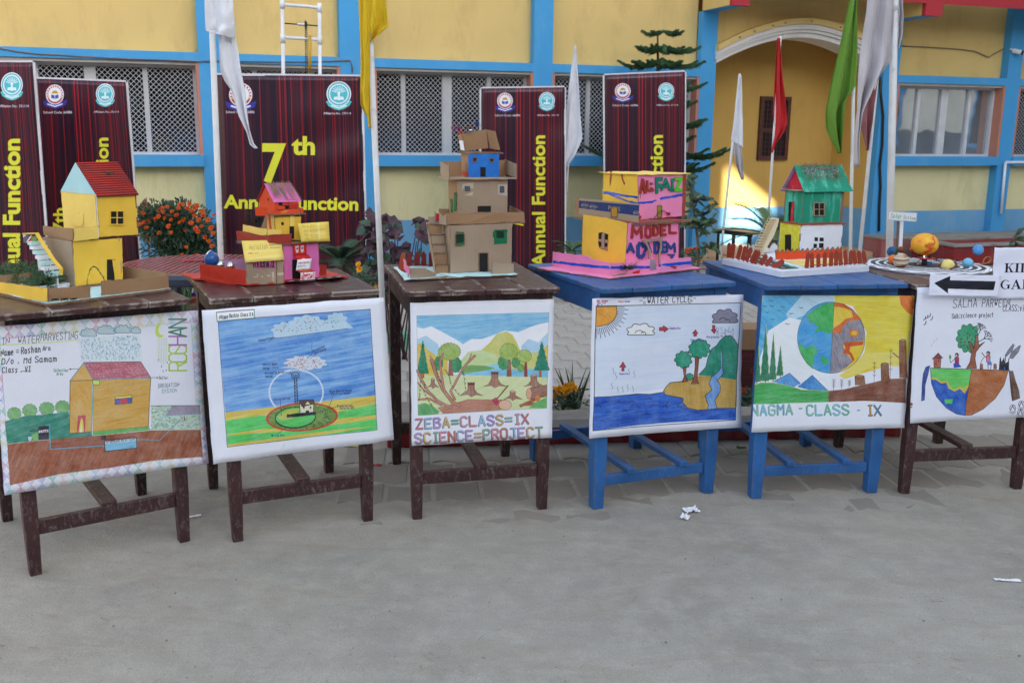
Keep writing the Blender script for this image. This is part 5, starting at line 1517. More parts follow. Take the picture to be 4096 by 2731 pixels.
def twig(b, base, tip, n=14, leaf=.012, w=.0016, r=None, droop=.2, fan=.7):
 r = r or random; base = Vector(base); tip = Vector(tip); d = tip - base
 pts = [base + d * t + Vector((0, 0, -droop * d.length * t * t)) for t in (0, .33, .66, 1)]
 b.tube(pts, [w * .7, w * .6, w * .45, w * .25], 4, False)
 for i in range(n):
  t = (i + .8) / n; k = min(2, int(t * 3)); f = t * 3 - k; p = pts[k].lerp(pts[k + 1], f)
  ax = (pts[k + 1] - pts[k]).normalized()
  for s_ in (-1, 1):
   q = Vector((r.uniform(-1, 1), r.uniform(-1, 1), r.uniform(-.6, .8))); q = (q - ax * q.dot(ax)).normalized() * s_
   L_ = leaf * (1.25 - t * .6) * r.uniform(.7, 1.2); e = p + ax * L_ * fan + q * L_
   sd = ax.cross(q).normalized() * w * .9; mid = p.lerp(e, .55) + q.cross(ax) * 0
   b.add([p - ax * w, mid + ax * w * .9 + sd, e, mid - ax * w * .9 - sd], [(0, 1, 2, 3)])
def bush(b, c, R, n, r, leaf=.012, up=.6, m=14):
 for i in range(n):
  a = r.uniform(0, 2 * PI); el = r.uniform(.1, 1) * up
  d = Vector((math.cos(a) * (1 - el * .5), math.sin(a) * (1 - el * .5), el)).normalized() * R * r.uniform(.6, 1)
  twig(b, Vector(c), Vector(c) + d, m, leaf, .0016, r, .15)

# ===== yellow two-storey house with red corrugated roof
k = K(0, 620, 2.6129); Z0 = .909
A = gz_(k, 490, 1556, Z0 + .008); e1, e2 = 49, 142
D1 = Vector((math.cos(math.radians(e1)), math.sin(math.radians(e1)), 0)); D2 = Vector((math.cos(math.radians(e2)), math.sin(math.radians(e2)), 0))
M = thing('model_house', (A + D1 * .2 + D2 * .2), 'yellow two-storey cardboard house with red corrugated roof and green sprigs in its yard', 'model house', 'cardboard model buildings on the tables')
q = [A - D2 * .004, A + D1 * .445, A + D1 * .445 + D2 * .40, A + D2 * .40]
b = MB(); b.prism(ragged([p - ZUP * .008 for p in q], .001), ZUP * .008); b.build('base_board', CARD3, M)
b = MB(); b.prism(ragged([p + (A + D1 * .22 + D2 * .2 - p) * .01 for p in q], .0012), ZUP * .002); b.build('base_sheet', MINTP, M)
Zf = Z0 + .010
pF = Plane(A + D1 * 0 + D2 * .004, e1, k); pL = Plane(A + D1 * .003, e2, k)
panel(M, 'yard_wall', YP, pL, [(-40, 1324), (497, 1393), (495, 1530), (-40, 1474)])
w_ = panel(M, 'yard_wall', CARD2, pF, [(500, 1393), (943, 1375), (943, 1492), (500, 1532)])
b = MB()
for x, wd in ((545, 62), (642, 64), (742, 60)):
 for seg in (((0, 40), (0, 18), (wd, 14), (wd, 34)), ((12, 26), (wd - 12, 24))):
  P_ = [pF.at(x + a, 1490 + b_ - (x - 500) * .03, .0012) for a, b_ in seg]
  for i in range(len(P_) - 1): b.bar(P_[i], P_[i + 1], .003, .0006, up=pF.n)
b.build('printed_marks', VOID, w_)
panel(M, 'yard_wall', CARD2, pF, [(1062, 1320), (1755, 1262), (1765, 1395), (1062, 1470)], .005)
pR = Plane(A + D1 * .44, e2, k); R_ = A + D1 * .438
b = MB(); b.prism(ragged([R_ + D2 * .01, R_ + D2 * .30, R_ + D2 * .30 + ZUP * .052, R_ + D2 * .01 + ZUP * .055]), D1 * .004); b.build('yard_wall', CARD2, M)
B_ = A + D2 * .385
b = MB(); b.prism(ragged([B_, B_ + D1 * .42, B_ + D1 * .42 + ZUP * .05, B_ + ZUP * .05]), D2 * .004); b.build('yard_wall', CARD2, M)
H = gz_(k, 788, 1392, Zf); hF = Plane(H, e1, k); hw = along(H, D1, px=k(1284, 0)[0]); zs = zat(H, k, 905)
hL = Plane(H, e2, k); hd = .2
panel(M, 'wall', YP, hF, [(762, 905), (1278, 868), (1284, 1325), (788, 1395)])
b = MB(); a0 = H - D1 * .002
b.prism(ragged([a0, a0 + D2 * hd, a0 + D2 * hd + ZUP * (zs - H.z), a0 + ZUP * (zs - H.z)]), D1 * .004); b.build('side_wall', CARD, M)
for s_, dd in ((D1 * (hw - .004), 'r'), ): b = MB(); b.prism([H + s_, H + s_ + D2 * hd, H + s_ + D2 * hd + ZUP * (zs - H.z), H + s_ + ZUP * (zs - H.z)], D1 * .004); b.build('side_wall', CARD, M)
b = MB(); b.prism([H + D2 * hd, H + D2 * hd + D1 * hw, H + D2 * hd + D1 * hw + ZUP * (zs - H.z), H + D2 * hd + ZUP * (zs - H.z)], D2 * .004); b.build('back_wall', CARD, M)
opening(M, hF, 1120, 1092, 1205, 1308, 'door_opening'); panel(M, 'door', YP, hF, [(1178, 1092), (1205, 1096), (1216, 1305), (1200, 1308)], .002, .004)
fl0 = H - D1 * .0 - D2 * .012; ue = along(gz_(k, 1035, 858, zs + .006), D1, px=k(1445, 0)[0])
U0 = gz_(k, 1035, 856, zs + .008); tw = (U0 - fl0).dot(D1) + ue
slab(M, 'floor_slab', CARD3, [fl0 - D1 * .004, fl0 + D1 * tw, fl0 + D1 * tw + D2 * .235, fl0 - D1 * .004 + D2 * .29], .007)
zs2 = zs + .007
p2F = Plane(fl0, e1, k); p2L = Plane(fl0 - D1 * .003, e2, k)
panel(M, 'parapet', YP2, p2F, [(764, 768), (1028, 748), (1032, 878), (766, 900)], .004)
panel(M, 'parapet', CARD2, p2L, [(448, 742), (760, 770), (760, 895), (455, 838)], .004)
b = MB(); q0 = fl0 + D2 * .285; b.prism(ragged([q0 + ZUP * .007, q0 + D1 * .2 + ZUP * .007, q0 + D1 * .2 + ZUP * .05, q0 + ZUP * .05]), D2 * .003); b.build('parapet', REDC, M)
upF = Plane(U0, e1, k); upL = Plane(U0 - D1 * .001, e2, k); zt = zat(U0, k, 415)
ud = abs(along(Vector((U0.x, U0.y, zt)), D2, px=k(612, 0)[0])); ud = min(.24, max(.12, ud)); uh = zt - U0.z
panel(M, 'wall', YP, upF, [(1003, 418), (1425, 414), (1445, 828), (1038, 858)])
def vwall(root, name, m, p, d, L_, h, th=.004, nrm=None, label=None):
 b = MB(); b.prism(ragged([p, p + d * L_, p + d * L_ + ZUP * h, p + ZUP * h]), (nrm if nrm is not None else d.cross(ZUP)) * th); return edged(b.build(name, m, root, label=label), th)
vwall(M, 'wall', YP2, U0 - D1 * .001, D2, ud, uh, .004, D1)
vwall(M, 'wall', YP, U0 + D2 * ud, D1, ue, uh, .004, -D2); vwall(M, 'wall', YP, U0 + D1 * (ue - .004), D2, ud, uh, .004, D1)
vwall(M, 'corner_strip', WHT, U0 - D1 * .004 - D2 * .003, D1, .004, uh, .003, D2)
panel(M, 'paper_patch', YP2, upL, [(735, 605), (868, 608), (872, 745), (738, 750)], .001, .002)
opening(M, upF, 1148, 584, 1292, 726, 'window_opening', frame=YP, cross=YP, fw=.007)
# roof
T0 = Vector((U0.x, U0.y, zt)); T1 = T0 + D2 * ud; mid = (T0 + T1) / 2; za = zat(mid, k, 84); ap = Vector((mid.x, mid.y, za))
b = MB(); b.prism([T0 - D1 * .003, T1 - D1 * .003, ap - D1 * .003], D1 * .003); b.build('gable', SKYP, M)
b = MB(); b.prism([T0 + D1 * (ue - .003), T1 + D1 * (ue - .003), ap + D1 * (ue - .003)], D1 * .003); b.build('gable', CARD, M)
ov = .012
nf = (D1.cross(ap - T0)).normalized(); nf = nf if nf.z > 0 else -nf
nb_ = (D1.cross(ap - T1)).normalized(); nb_ = nb_ if nb_.z > 0 else -nb_
e0 = T0 + (T0 - ap).normalized() * ov; e3 = T1 + (T1 - ap).normalized() * ov
b = MB(); b.prism([e0 - D1 * 0, e0 + D1 * (ue + .006), ap + D1 * (ue + .004), ap + D1 * 0], nf * .003); rf = b.build('roof', mat('groove_shade_maroon', srgb(104, 22, 20), .6), M)  # dark red stands for shade in the grooves between the ridges
b = MB(); b.prism([e3, e3 + D1 * (ue + .004), ap + D1 * (ue + .004), ap], nb_ * .003); b.build('roof', REDB, M)
b = MB()
for i in range(15):
 t = (i + .5) / 15; p = e0.lerp(ap, t) + nf * .0035; b.tube([p, p + D1 * (ue * .5) + nf * .0005, p + D1 * (ue + .005)], .0026, 5)
o = b.build('corrugation', REDC, rf, smooth=True); tag(o, kind='stuff')
b = MB(); r5 = random.Random(5); c0 = e0.lerp(ap, .62) + D1 * ue * .6 + nf * .006
for i in range(6): twig(b, c0, c0 + D1 * r5.uniform(-.02, .03) + (ap - e0).normalized() * r5.uniform(-.01, .015), 6, .006, .0012, r5, 0)
b.build('sprig', LEAF, M)
# stairs to the left with a yellow handrail
sp = Plane(H - D1 * .05, e2, k)
st = [(590, 1225), (545, 1165), (520, 1110), (490, 1050), (462, 1000), (432, 950), (410, 905)]
for i, (x, y) in enumerate(st):
 p = sp.at(x, y); b = MB(); b.box(p - D1 * .01 - ZUP * .004, (.03, .05, .012), rotm(D2)); b.build('step', WHT if i % 2 else MINTP, M)
 b = MB(); p2 = Vector((p.x, p.y, (p.z + Zf) / 2)); b.box(p2 - D1 * .004, (.026, .004, max(.01, p.z - Zf - .008)), rotm(D2)); b.build('riser_panel', (WHT, MINTP)[i % 2], M)
hp = [sp.at(x, y, .02) for x, y in ((250, 822), (385, 818), (440, 915), (560, 1095), (640, 1190), (635, 1250))]
b = MB()
for i in range(5): b.bar(hp[i], hp[i + 1], .004, .013, up=sp.n)
b.build('handrail', YP, M)
c = Canvas(60, 60, None, (236, 236, 240)); c.poly([(0, 20), (30, 0), (60, 0), (20, 60), (0, 60)], (90, 90, 110), raw=True); c.poly([(25, 60), (60, 20), (60, 45), (45, 60)], (200, 50, 40), raw=True)
mx = c.material('carton_print', crease=0);
b = MB(); P_ = [sp.at(x, y, .015) for x, y in ((245, 835), (330, 832), (330, 915), (250, 918))]; b.quad(*P_); b.uv = [(0, 1), (1, 1), (1, 0), (0, 0)]; b.build('landing_box', mx, M, solid=.003)
b = MB(); P_ = [sp.at(x, y, .014) for x, y in ((330, 850), (385, 848), (388, 1000), (338, 990))]; b.quad(*P_); b.build('landing_card', mat('green_print', srgb(110, 140, 70), .6), M, solid=.003)
Ff = gz_(k, 420, 1365, Zf); b = MB(); b.box(gz_(k, 600, 1365, Zf + .008) + D2 * .03, (.19, .10, .016), rotm(D1)); b.build('foam_block', FOAM, M, bevel=.003)
b = MB(); r5 = random.Random(9)
for x, y, R, n in ((430, 1370, .075, 16), (250, 1330, .10, 20), (130, 1290, .085, 14), (330, 1250, .075, 10), (560, 1340, .06, 8), (30, 1300, .05, 7)):
 bush(b, gz_(k, x, y, Zf + .01), R * 1.35, int(n * 2), r5, .021, .85, 20)
p = gz_(k, 740, 1345, Zf); twig(b, p, p + ZUP * .075, 22, .007, .0016, r5, 0)
b.build('greenery', LEAF, M)
b = MB(); p = fl0 + D2 * .24 + D1 * .02 + ZUP * .02
for i in range(12): twig(b, p, p + Vector((r5.uniform(-.05, .05), r5.uniform(-.04, .04), r5.uniform(.03, .075))), 16, .011, .0016, r5, .5)
b.build('greenery', LEAF, M)
b = MB(); b.ball(fl0 + D2 * .25 + D1 * .05 + ZUP * .03, .018, 12, 8, (1.3, 1, .8)); b.build('paper_cup', LILAC, M)
pa = pF.at(905, 1370); pb = pF.at(1095, 1310); b = MB(); cx = [pa + (pb - pa) * t + ZUP * (.058 * math.sin(PI * t ** .8)) for t in [i / 8 for i in range(9)]]
for i in range(8): twig(b, cx[i], cx[i + 1], 7, .004, .0014, r5, 0)
b.build('sprig_arch', LEAF, M)

# ===== red and pink house with yellow notes
k = K(760, 700, 3.267); Z0 = .906
A = gz_(k, 742, 1443, Z0 + .004); e1, e2 = 34, 152
def dirs(a, b_): return Vector((math.cos(math.radians(a)), math.sin(math.radians(a)), 0)), Vector((math.cos(math.radians(b_)), math.sin(math.radians(b_)), 0))
D1, D2 = dirs(e1, e2); D2p = dirs(0, 124)[1]
M = thing('model_house', A + D1 * .15 + D2p * .1, 'stacked red, yellow and pink cardboard house with two yellow paper notes', 'model house', 'cardboard model buildings on the tables')
slab(M, 'base_board', REDC, [A - ZUP * .002, A + D1 * .41 - ZUP * .002, A + D1 * .39 + D2p * .22 - ZUP * .002, A + D1 * .0 + D2 * .27 + D2p * .15 - ZUP * .002, A + D2 * .262 - ZUP * .002], .006, amp=.003)
Zf = Z0 + .008
pL = Plane(A, e2, k); pF = Plane(A, e1, k)
panel(M, 'yard_wall', REDC, pL, [(133, 1160), (738, 1246), (742, 1440), (130, 1368)])
bk = Plane(pL.at(133, 1368), 24, k)
panel(M, 'yard_wall', LILAC, bk, [(150, 1160), (300, 1112), (720, 1095), (720, 1290), (160, 1330)], .003)
gl_ = panel(M, 'grey_card_wall', CARD, pF, [(724, 1140), (1222, 1120), (1228, 1415), (742, 1440)])
opening(M, pF, 822, 1128, 1110, 1222, 'opening', m=PINKH); b = MB(); r6 = random.Random(3)
for i in range(14):
 x = 835 + i * 20; p = pF.at(x, 1215, .003); twig(b, p, pF.at(x + r6.uniform(-14, 14), 1135, .003), 12, .004, .001, r6, 0)
b.build('pine_sprigs', LEAFD, M)
b = MB(); b.bar(pF.at(1130, 1125, .002), pF.at(1134, 1425, .002), .003, .002, up=pF.n); b.build('card_seam', CARD3, M)
for x, y, w2, h2, a in ((830, 1300, 60, 40, 0), (930, 1310, 120, 22, -8), (1070, 1270, 30, 130, 5), (1140, 1278, 80, 36, -4)):
 panel(M, 'tape', TAPE, pF, [(x, y), (x + w2, y - 6), (x + w2, y + h2 - 6), (x, y + h2)], .0005, .001, .0003)
def printed(root, name, cvs, P, th=.0015, crease=.25, rough=.7):
 b = MB(); b.grid(lambda s, t: (P[0] * (1 - s) + P[1] * s) * t + (P[3] * (1 - s) + P[2] * s) * (1 - t) + (P[1] - P[0]).cross(P[0] - P[3]).normalized() * -.003 * math.sin(PI * s) * 1.0 * mn.noise(Vector((s * 3, t * 3, 1))), 6, 5)
 return b.build(name, cvs.material(name + '_print', rough, crease), root, solid=th, smooth=True)
c = Canvas(300, 170, None, (244, 216, 112)); gy = (176, 154, 86)
c.text(45, 72, 'Waliullah', 38, 2.4, gy, -2, seed=2, fit=150); c.text(208, 70, 'Rehmani', 20, 2, gy, 2, fit=80); c.text(50, 106, 'Roll I Al', 14, 2, gy, 0)
c.poly([(8, 84), (285, 70), (290, 90), (10, 100)], (248, 226, 150), raw=True, alpha=.6); c.poly([(15, 138), (290, 120), (292, 145), (18, 160)], (248, 226, 150), raw=True, alpha=.6)
c.poly([(30, 96), (60, 94), (58, 104), (34, 106)], (222, 130, 80), raw=True, alpha=.7)
b1, b2 = pF.shift(-.028), pF.shift(.012)
printed(M, 'yellow_note', c, [b1.at(675, 862), b1.at(1190, 848), b2.at(1228, 1110), b2.at(722, 1145)])
pk = pF.shift(-.03)
panel(M, 'wall', PINKH, pk, [(1215, 905), (1670, 880), (1700, 1335), (1235, 1388)])
H = pk.at(1235, 1388); vwall(M, 'wall', PINKH, pk.at(1697, 1335) , D2p, .13, .135, .003, -D1)
opening(M, pk, 1337, 1105, 1450, 1370, 'door_opening')
panel(M, 'yard_wall', REDB, pk.shift(-.05), [(1690, 1165), (1785, 1180), (1785, 1330), (1700, 1335)])
c = Canvas(90, 80, None, (206, 44, 34))
for x in (28, 62): c.poly([(x - 12, 16), (x + 10, 12), (x + 8, 58), (x - 9, 62)], (196, 200, 210), raw=True); c.poly(c.ell(x, 32, 7, 7, 10), (190, 40, 40), raw=True)
printed(M, 'carton_step', c, [pk.at(1338, 905, .006), pk.at(1520, 893, .006), pk.at(1522, 1045, .006), pk.at(1355, 1055, .006)])
s1 = pk.shift(.03); s2 = pk.shift(.052)
c = Canvas(110, 60, None, (196, 36, 36)); c.font('Pop', 60, 50, 26, (244, 240, 240), 150, .02); c.font('kik', 50, 46, 26, (244, 240, 240), 150, .02)
printed(M, 'carton_step', c, [pk.at(1350, 1052, .008), pk.at(1540, 1042, .008), s1.at(1592, 1095), s1.at(1405, 1108)])
c = Canvas(130, 100, None, (238, 238, 242)); c.font('HIKVISION', 14, 40, 15, (150, 36, 60), 0, .02, .95); c.font('ColorVu', 10, 68, 15, (60, 50, 80), 0, .0, 1); c.poly(c.ell(15, 62, 7, 7, 14), (90, 150, 60), raw=True); c.poly(c.ell(16, 62, 4, 4, 14), (238, 238, 242), raw=True)
printed(M, 'carton_step', c, [s1.at(1405, 1108, .001), s1.at(1590, 1092, .001), s1.at(1570, 1235, .001), s1.at(1385, 1250, .001)])
c = Canvas(120, 50, None, (176, 40, 32));
for i in range(10): c.line([(10 + i * 10, 20 + (i % 3) * 4), (16 + i * 10, 14)], 3, (220, 180, 100), raw=True)
printed(M, 'carton_step', c, [s1.at(1390, 1248, .002), s1.at(1570, 1232, .002), s2.at(1637, 1265), s2.at(1445, 1278)])
c = Canvas(120, 80, None, (236, 220, 222));
for i in range(40): c.poly(c.ell(rr.uniform(10, 110), rr.uniform(8, 60), rr.uniform(4, 14), rr.uniform(3, 9), 10), rr.choice([(216, 50, 60), (226, 90, 100), (240, 200, 205)]), raw=True)
printed(M, 'carton_step', c, [s2.at(1445, 1278, .001), s2.at(1637, 1265, .001), s2.at(1635, 1385, .001), s2.at(1443, 1403, .001)])
c = Canvas(300, 40, None, (30, 30, 36));
for i in range(6): c.poly([(20 + i * 50, 16), (46 + i * 50, 14), (46 + i * 50, 22), (20 + i * 50, 24)], (230, 230, 230), raw=True)
s3 = pk.shift(.045); g0, g1, g2, g3 = [gz_(k, x, y, Zf + .003) for x, y in ((1240, 1385), (1960, 1318), (2010, 1338), (1240, 1405))]
printed(M, 'road_strip', c, [g0, g1, g2, g3])
zz2 = zat(pk.at(1235, 1388), k, 905); pfl = pk.shift(.012)
base2 = pfl.at(1215, 905)
f2 = Vector((base2.x, base2.y, zz2)); f2 = f2 - D1 * along(f2, -D1, px=k(1035, 0)[0])
f2r = along(f2, D1, px=k(1840, 0)[0])
slab(M, 'floor_slab', CARD3, [f2, f2 + D1 * f2r, f2 + D1 * f2r + D2p * .13, f2 + D2 * .14 + D2p * .05, f2 + D2 * .145], .004)
q2F = Plane(f2, e1, k); q2L = Plane(f2, e2, k)
panel(M, 'parapet', REDB, q2L, [(600, 735), (760, 748), (900, 790), (1030, 788), (1033, 885), (615, 848)])
panel(M, 'parapet', REDB, q2F, [(1033, 785), (1325, 766), (1327, 897), (1036, 888)])
panel(M, 'parapet', YP2, q2L.shift(-.012), [(690, 650), (1005, 708), (1000, 800), (685, 740)])
panel(M, 'parapet', YP2, q2F.shift(-.014), [(1008, 715), (1190, 708), (1190, 800), (1008, 800)])
b = MB(); b.prism([f2 + D2 * .14 - ZUP * .003, f2 + D2 * .165 - ZUP * .003, f2 + D2 * .14 + D1 * .05 - ZUP * .003], ZUP * .002); b.build('blue_flap', mat('blue_flap_paint', srgb(60, 90, 150), .5), M)
c = Canvas(240, 160, None, (242, 212, 100))
c.text(28, 34, 'Art by', 22, 2, gy, 0, asp=1.1);
for i, tt in enumerate(('Name . Waliullah Rehmani', 'Name . Tauhid', 'Name . Md Afzal', 'Name . Md Irfan')): c.text(36, 74 + i * 20, tt, 13, 1.6, gy, -3, asp=.85, seed=i)
c.poly([(146, 6), (168, 6), (164, 156), (144, 156)], (248, 228, 150), raw=True, alpha=.7); c.poly([(40, 76), (220, 90), (190, 104), (40, 86)], (248, 228, 160), raw=True, alpha=.5)
nt_ = q2F.shift(.01); nt2 = q2F.shift(-.005)
printed(M, 'yellow_note', c, [nt2.at(1408, 637), nt2.at(1812, 610), nt_.at(1826, 865), nt_.at(1455, 876)])
uF = q2F.shift(-.045)
U0 = uF.at(1110, 800);
panel(M, 'wall', YP, uF, [(1110, 545), (1452, 540), (1452, 850), (1110, 850)])
u0 = Vector((U0.x, U0.y, zz2 + .004)); uw = along(u0, D1, px=k(1452, 0)[0]); zt3 = zat(u0, k, 530); uh = zt3 - u0.z
vwall(M, 'wall', YP2, u0, D2p, .085, uh, .003, D1); vwall(M, 'wall', CARD2, u0 + D1 * uw, D2p, .085, uh, .003, -D1); vwall(M, 'wall', YP, u0 + D2p * .085, D1, uw, uh, .003)
P_ = [uF.at(1210 + 17 * math.cos(t * PI / 6), 635 + 22 * math.sin(t * PI / 6), .001) for t in range(12)]; b = MB(); b.prism(P_, -uF.n * .001); b.build('window_opening', VOID, M)
opening(M, uF, 1302, 673, 1360, 835, 'door_opening'); panel(M, 'paper_strip', YP2, uF, [(1303, 533), (1362, 533), (1362, 672), (1303, 668)], .001, .002)
b = MB(); ls_ = uF.shift(.02)
for i in range(11):
 y = 540 + i * 17; p = ls_.at(1025 + i * 2.0, y); p2 = ls_.at(1048 + i * 1.6, y); b.bar(p, p2, .008, .0035)
b.build('stair', REDC, M)
panel(M, 'stair_side', CARD2, ls_.shift(-.01), [(1000, 525), (1012, 545), (1005, 700), (930, 690), (960, 620)])
b = MB()
for x, y, t_ in ((740, 645, 470), (780, 640, 480), (860, 640, 570), (900, 640, 550)):
 p = q2L.at(x, y, -.05); twig(b, p, q2L.at(x + 6, t_, -.05), 26, .009, .0016, r6, 0)
b.build('pine_sprigs', LEAFD, M)
# top storey
tF = uF.shift(.012); T0 = tF.at(1055, 515); T0 = Vector((T0.x, T0.y, zt3)); tr_ = along(T0, D1, px=k(1515, 0)[0])
slab(M, 'floor_slab', CARD3, [T0, T0 + D1 * tr_, T0 + D1 * tr_ + D2p * .10, T0 + D2p * .10 - D1 * .02], .005)
tp = Plane(T0 + ZUP * .005, e1, k)
panel(M, 'parapet', ORNG, tp, [(1058, 458), (1210, 468), (1484, 432), (1486, 492), (1200, 512), (1058, 512)])
vwall(M, 'parapet', CARD2, T0 + D1 * (tr_ - .02) + ZUP * .005, D2p, .07, .022, .003, -D1)
panel(M, 'red_flap', ORNG, tp.shift(-.008), [(850, 424), (1012, 424), (1028, 520), (1028, 535), (862, 535)], .003)
hF2 = tp.shift(-.035)
panel(M, 'wall', ORNG, hF2, [(1108, 325), (1420, 312), (1426, 470), (1112, 480)])
G0 = hF2.at(1108, 480); G0 = Vector((G0.x, G0.y, T0.z + .005)); zg = zat(G0, k, 325); gd = .075
dl = D2
ga = G0 + dl * (gd / 2); za = zat(ga, k, 128)
b = MB(); b.prism(ragged([G0, G0 + dl * gd, G0 + dl * gd + ZUP * (zg - G0.z), ga + ZUP * (za - G0.z), G0 + ZUP * (zg - G0.z)]), D1 * .003); b.build('gable_wall', ORNG, M)
gw = along(G0, D1, px=k(1420, 0)[0])
b = MB(); s_ = D1 * gw; b.prism([G0 + s_, G0 + dl * gd + s_, G0 + dl * gd + ZUP * (zg - G0.z) + s_, ga + ZUP * (za - G0.z) + s_, G0 + ZUP * (zg - G0.z) + s_], -D1 * .003); b.build('gable_wall', ORNG, M)
opening(M, hF2, 1160, 340, 1208, 400, 'window_opening'); opening(M, hF2, 1240, 404, 1292, 444, 'window_opening')
panel(M, 'shutter', REDC, hF2, [(1210, 335), (1295, 335), (1295, 398), (1212, 400)], .003, .004); panel(M, 'shutter', ORNG, hF2, [(1298, 320), (1418, 316), (1420, 378), (1300, 384)], .003, .004)
panel(M, 'shutter', ORNG, hF2, [(1150, 410), (1238, 412), (1240, 452), (1135, 455)], .003, .008); panel(M, 'shutter', REDC, hF2, [(1298, 384), (1424, 378), (1426, 436), (1300, 442)], .003, .006)
gp = Plane(G0, e2, k); P_ = [gp.at(x, y, .001) for x, y in ((1010, 300), (1026, 312), (1030, 338), (1016, 336))]; b = MB(); b.prism(P_, -gp.n * .001); b.build('window_opening', VOID, M)
ape = ga + ZUP * (za - G0.z + .004); ef = G0 + ZUP * (zg - G0.z); ef = ef + (ef - ape).normalized() * .012; eb = G0 + dl * gd + ZUP * (zg - G0.z); eb = eb + (eb - ape).normalized() * .012
n_ = D1.cross(ape - ef).normalized(); n_ = n_ if n_.z > 0 else -n_
b = MB(); b.prism([ef - D1 * .008, ef + D1 * (gw + .008), ape + D1 * (gw + .002), ape - D1 * .008], n_ * .002); b.build('roof', PINKH, M)
b = MB(); b.prism([eb - D1 * .008, eb + D1 * gw, ape + D1 * gw, ape - D1 * .008], ZUP * .002); b.build('roof', REDB, M)
b = MB()
for i in range(60):
 s_ = r6.uniform(0, gw); p = ape + D1 * s_ + n_ * .004 + (ape - ef).normalized() * r6.uniform(-.004, .01); q_ = ef + D1 * (s_ + r6.uniform(-.005, .022)) + n_ * .004
 t_ = r6.uniform(.5, 1); b.tube([p, p.lerp(q_, t_ * .5) + n_ * r6.uniform(0, .004), p.lerp(q_, t_)], .0006, 3, False)
o = b.build('straw', STRAW, M); tag(o, kind='stuff')
# toy globe and two chrome domes in its yard
gp0 = pL.shift(-.02)
gc = gp0.at(280, 1098); gr = (gp0.at(352, 1098) - gc).length
GLB = mat('globe_blue', srgb(24, 84, 150), .3, .2, 30, stain=srgb(170, 90, 110), sscale=28, sth=(.55, .6))
t_ = thing('toy_globe', Vector((gc.x, gc.y, Zf)), 'small blue toy globe with a silver arc in the red model yard', 'globe')
b = MB(); b.ball(gc, gr, 22, 14); b.build('ball', GLB, t_, smooth=True)
b = MB(); ax = D1; b.tube([gc + (ZUP * math.cos(a) + (D1 * .7 - D2 * .7).normalized() * math.sin(a) * .35 - D1 * math.sin(a)) * gr * 1.12 for a in [-.2 + PI * i / 14 * 1.08 for i in range(15)]], .0028, 6); b.build('arc', CHROME, t_, smooth=True)
b = MB(); b.lathe(Vector((gc.x, gc.y, Zf)), [(.016, 0), (.016, .006), (.004, .01), (.004, max(.012, gc.z - gr - Zf))], 14); b.build('stand', CHROME, t_, smooth=True)
for i, (x, y) in enumerate(((402, 1168), (536, 1183))):
 c0 = gp0.at(x, y); r_ = gr * .5
 t_ = thing('chrome_dome', Vector((c0.x, c0.y, Zf)), ('small chrome dome standing next to the toy globe', 'small chrome dome further from the toy globe, nearer the grey card')[i], 'ornament', 'chrome domes in the red yard')
 b = MB(); b.lathe(c0, [(r_, -r_ * .9), (r_, 0), (r_ * .86, r_ * .5), (r_ * .5, r_ * .86), (.0005, r_)], 18); b.build('cap', CHROME, t_, smooth=True)
 b = MB(); b.lathe(Vector((c0.x, c0.y, Zf)), [(r_ * .9, 0), (r_ * .9, c0.z - Zf - r_ * .9)], 16); b.build('bottle', VOID, t_)
# ===== tall plain cardboard tower house
k = K(1560, 450, 2.24); Z0 = .906
A = gz_(k, 130, 1500, Z0 + .006); e1, e2 = 24, 108
D1, D2 = dirs(e1, e2)
M = thing('model_house', A + D1 * .22 + D2 * .15, 'tall three-storey bare cardboard house with a bright blue top room', 'model house', 'cardboard model buildings on the tables')
B4 = [gz_(k, x, y, Z0 + .004) for x, y in ((130, 1502), (1140, 1455), (1010, 1375), (30, 1388))]
slab(M, 'base_board', CARD3, [p - ZUP * .003 for p in B4], .004, amp=.002); slab(M, 'base_sheet', MINTP, [p + ZUP * .0011 for p in B4], .0025, amp=.004)
Zf = Z0 + .009
def storey(cx, cy, z, y_top, x_r, dep, m, msd, e=None):
 """front corner pixel (cx, cy) on height z; returns frame"""
 P0 = gz_(k, cx, cy, z); F_ = Plane(P0, e1 if e is None else e, k); d1, d2 = F_.e, dirs(0, e2)[1]
 w = along(P0, d1, px=k(x_r, 0)[0]); zt_ = zat(P0, k, y_top); h = zt_ - z
 vwall(M, 'wall', m, P0, d1, w, h, .004, d2); vwall(M, 'side_wall', msd, P0 + d2 * .004, d2, dep - .004, h, .004, d1)
 vwall(M, 'side_wall', msd, P0 + d2 * .004 + d1 * (w - .004), d2, dep - .004, h, .004, d1); vwall(M, 'back_wall', msd, P0 + d2 * dep + d1 * .004, d1, w - .008, h, .004, -d2)
 return P0, F_, w, zt_, Plane(P0, e2, k)
P0, F1, w1_, z1_, L1 = storey(540, 1438, Zf, 1016, 1088, .19, CARD, CARD, 28)
opening(M, F1, 586, 1085, 664, 1190, 'window_opening', m=mat('dark_green_film', srgb(14, 50, 34), .3), frame=CARD3, fw=.003); panel(M, 'green_tape', GRNT, F1, [(594, 1066), (664, 1070), (664, 1090), (596, 1088)], .0006, .003); panel(M, 'green_tape', GRNT, F1, [(596, 1172), (662, 1160), (660, 1196), (600, 1196)], .0006, .003)
panel(M, 'green_tape', GRNT, F1, [(922, 1050), (1052, 1048), (1050, 1120), (922, 1122)], .0006, .001); panel(M, 'green_tape', GRNT, F1, [(932, 1120), (1048, 1118), (1048, 1172), (934, 1178)], .0006, .001); opening(M, F1, 955, 1060, 1020, 1125, 'window_opening', out=.002, m=mat('dark_green_film', srgb(14, 50, 34), .3))
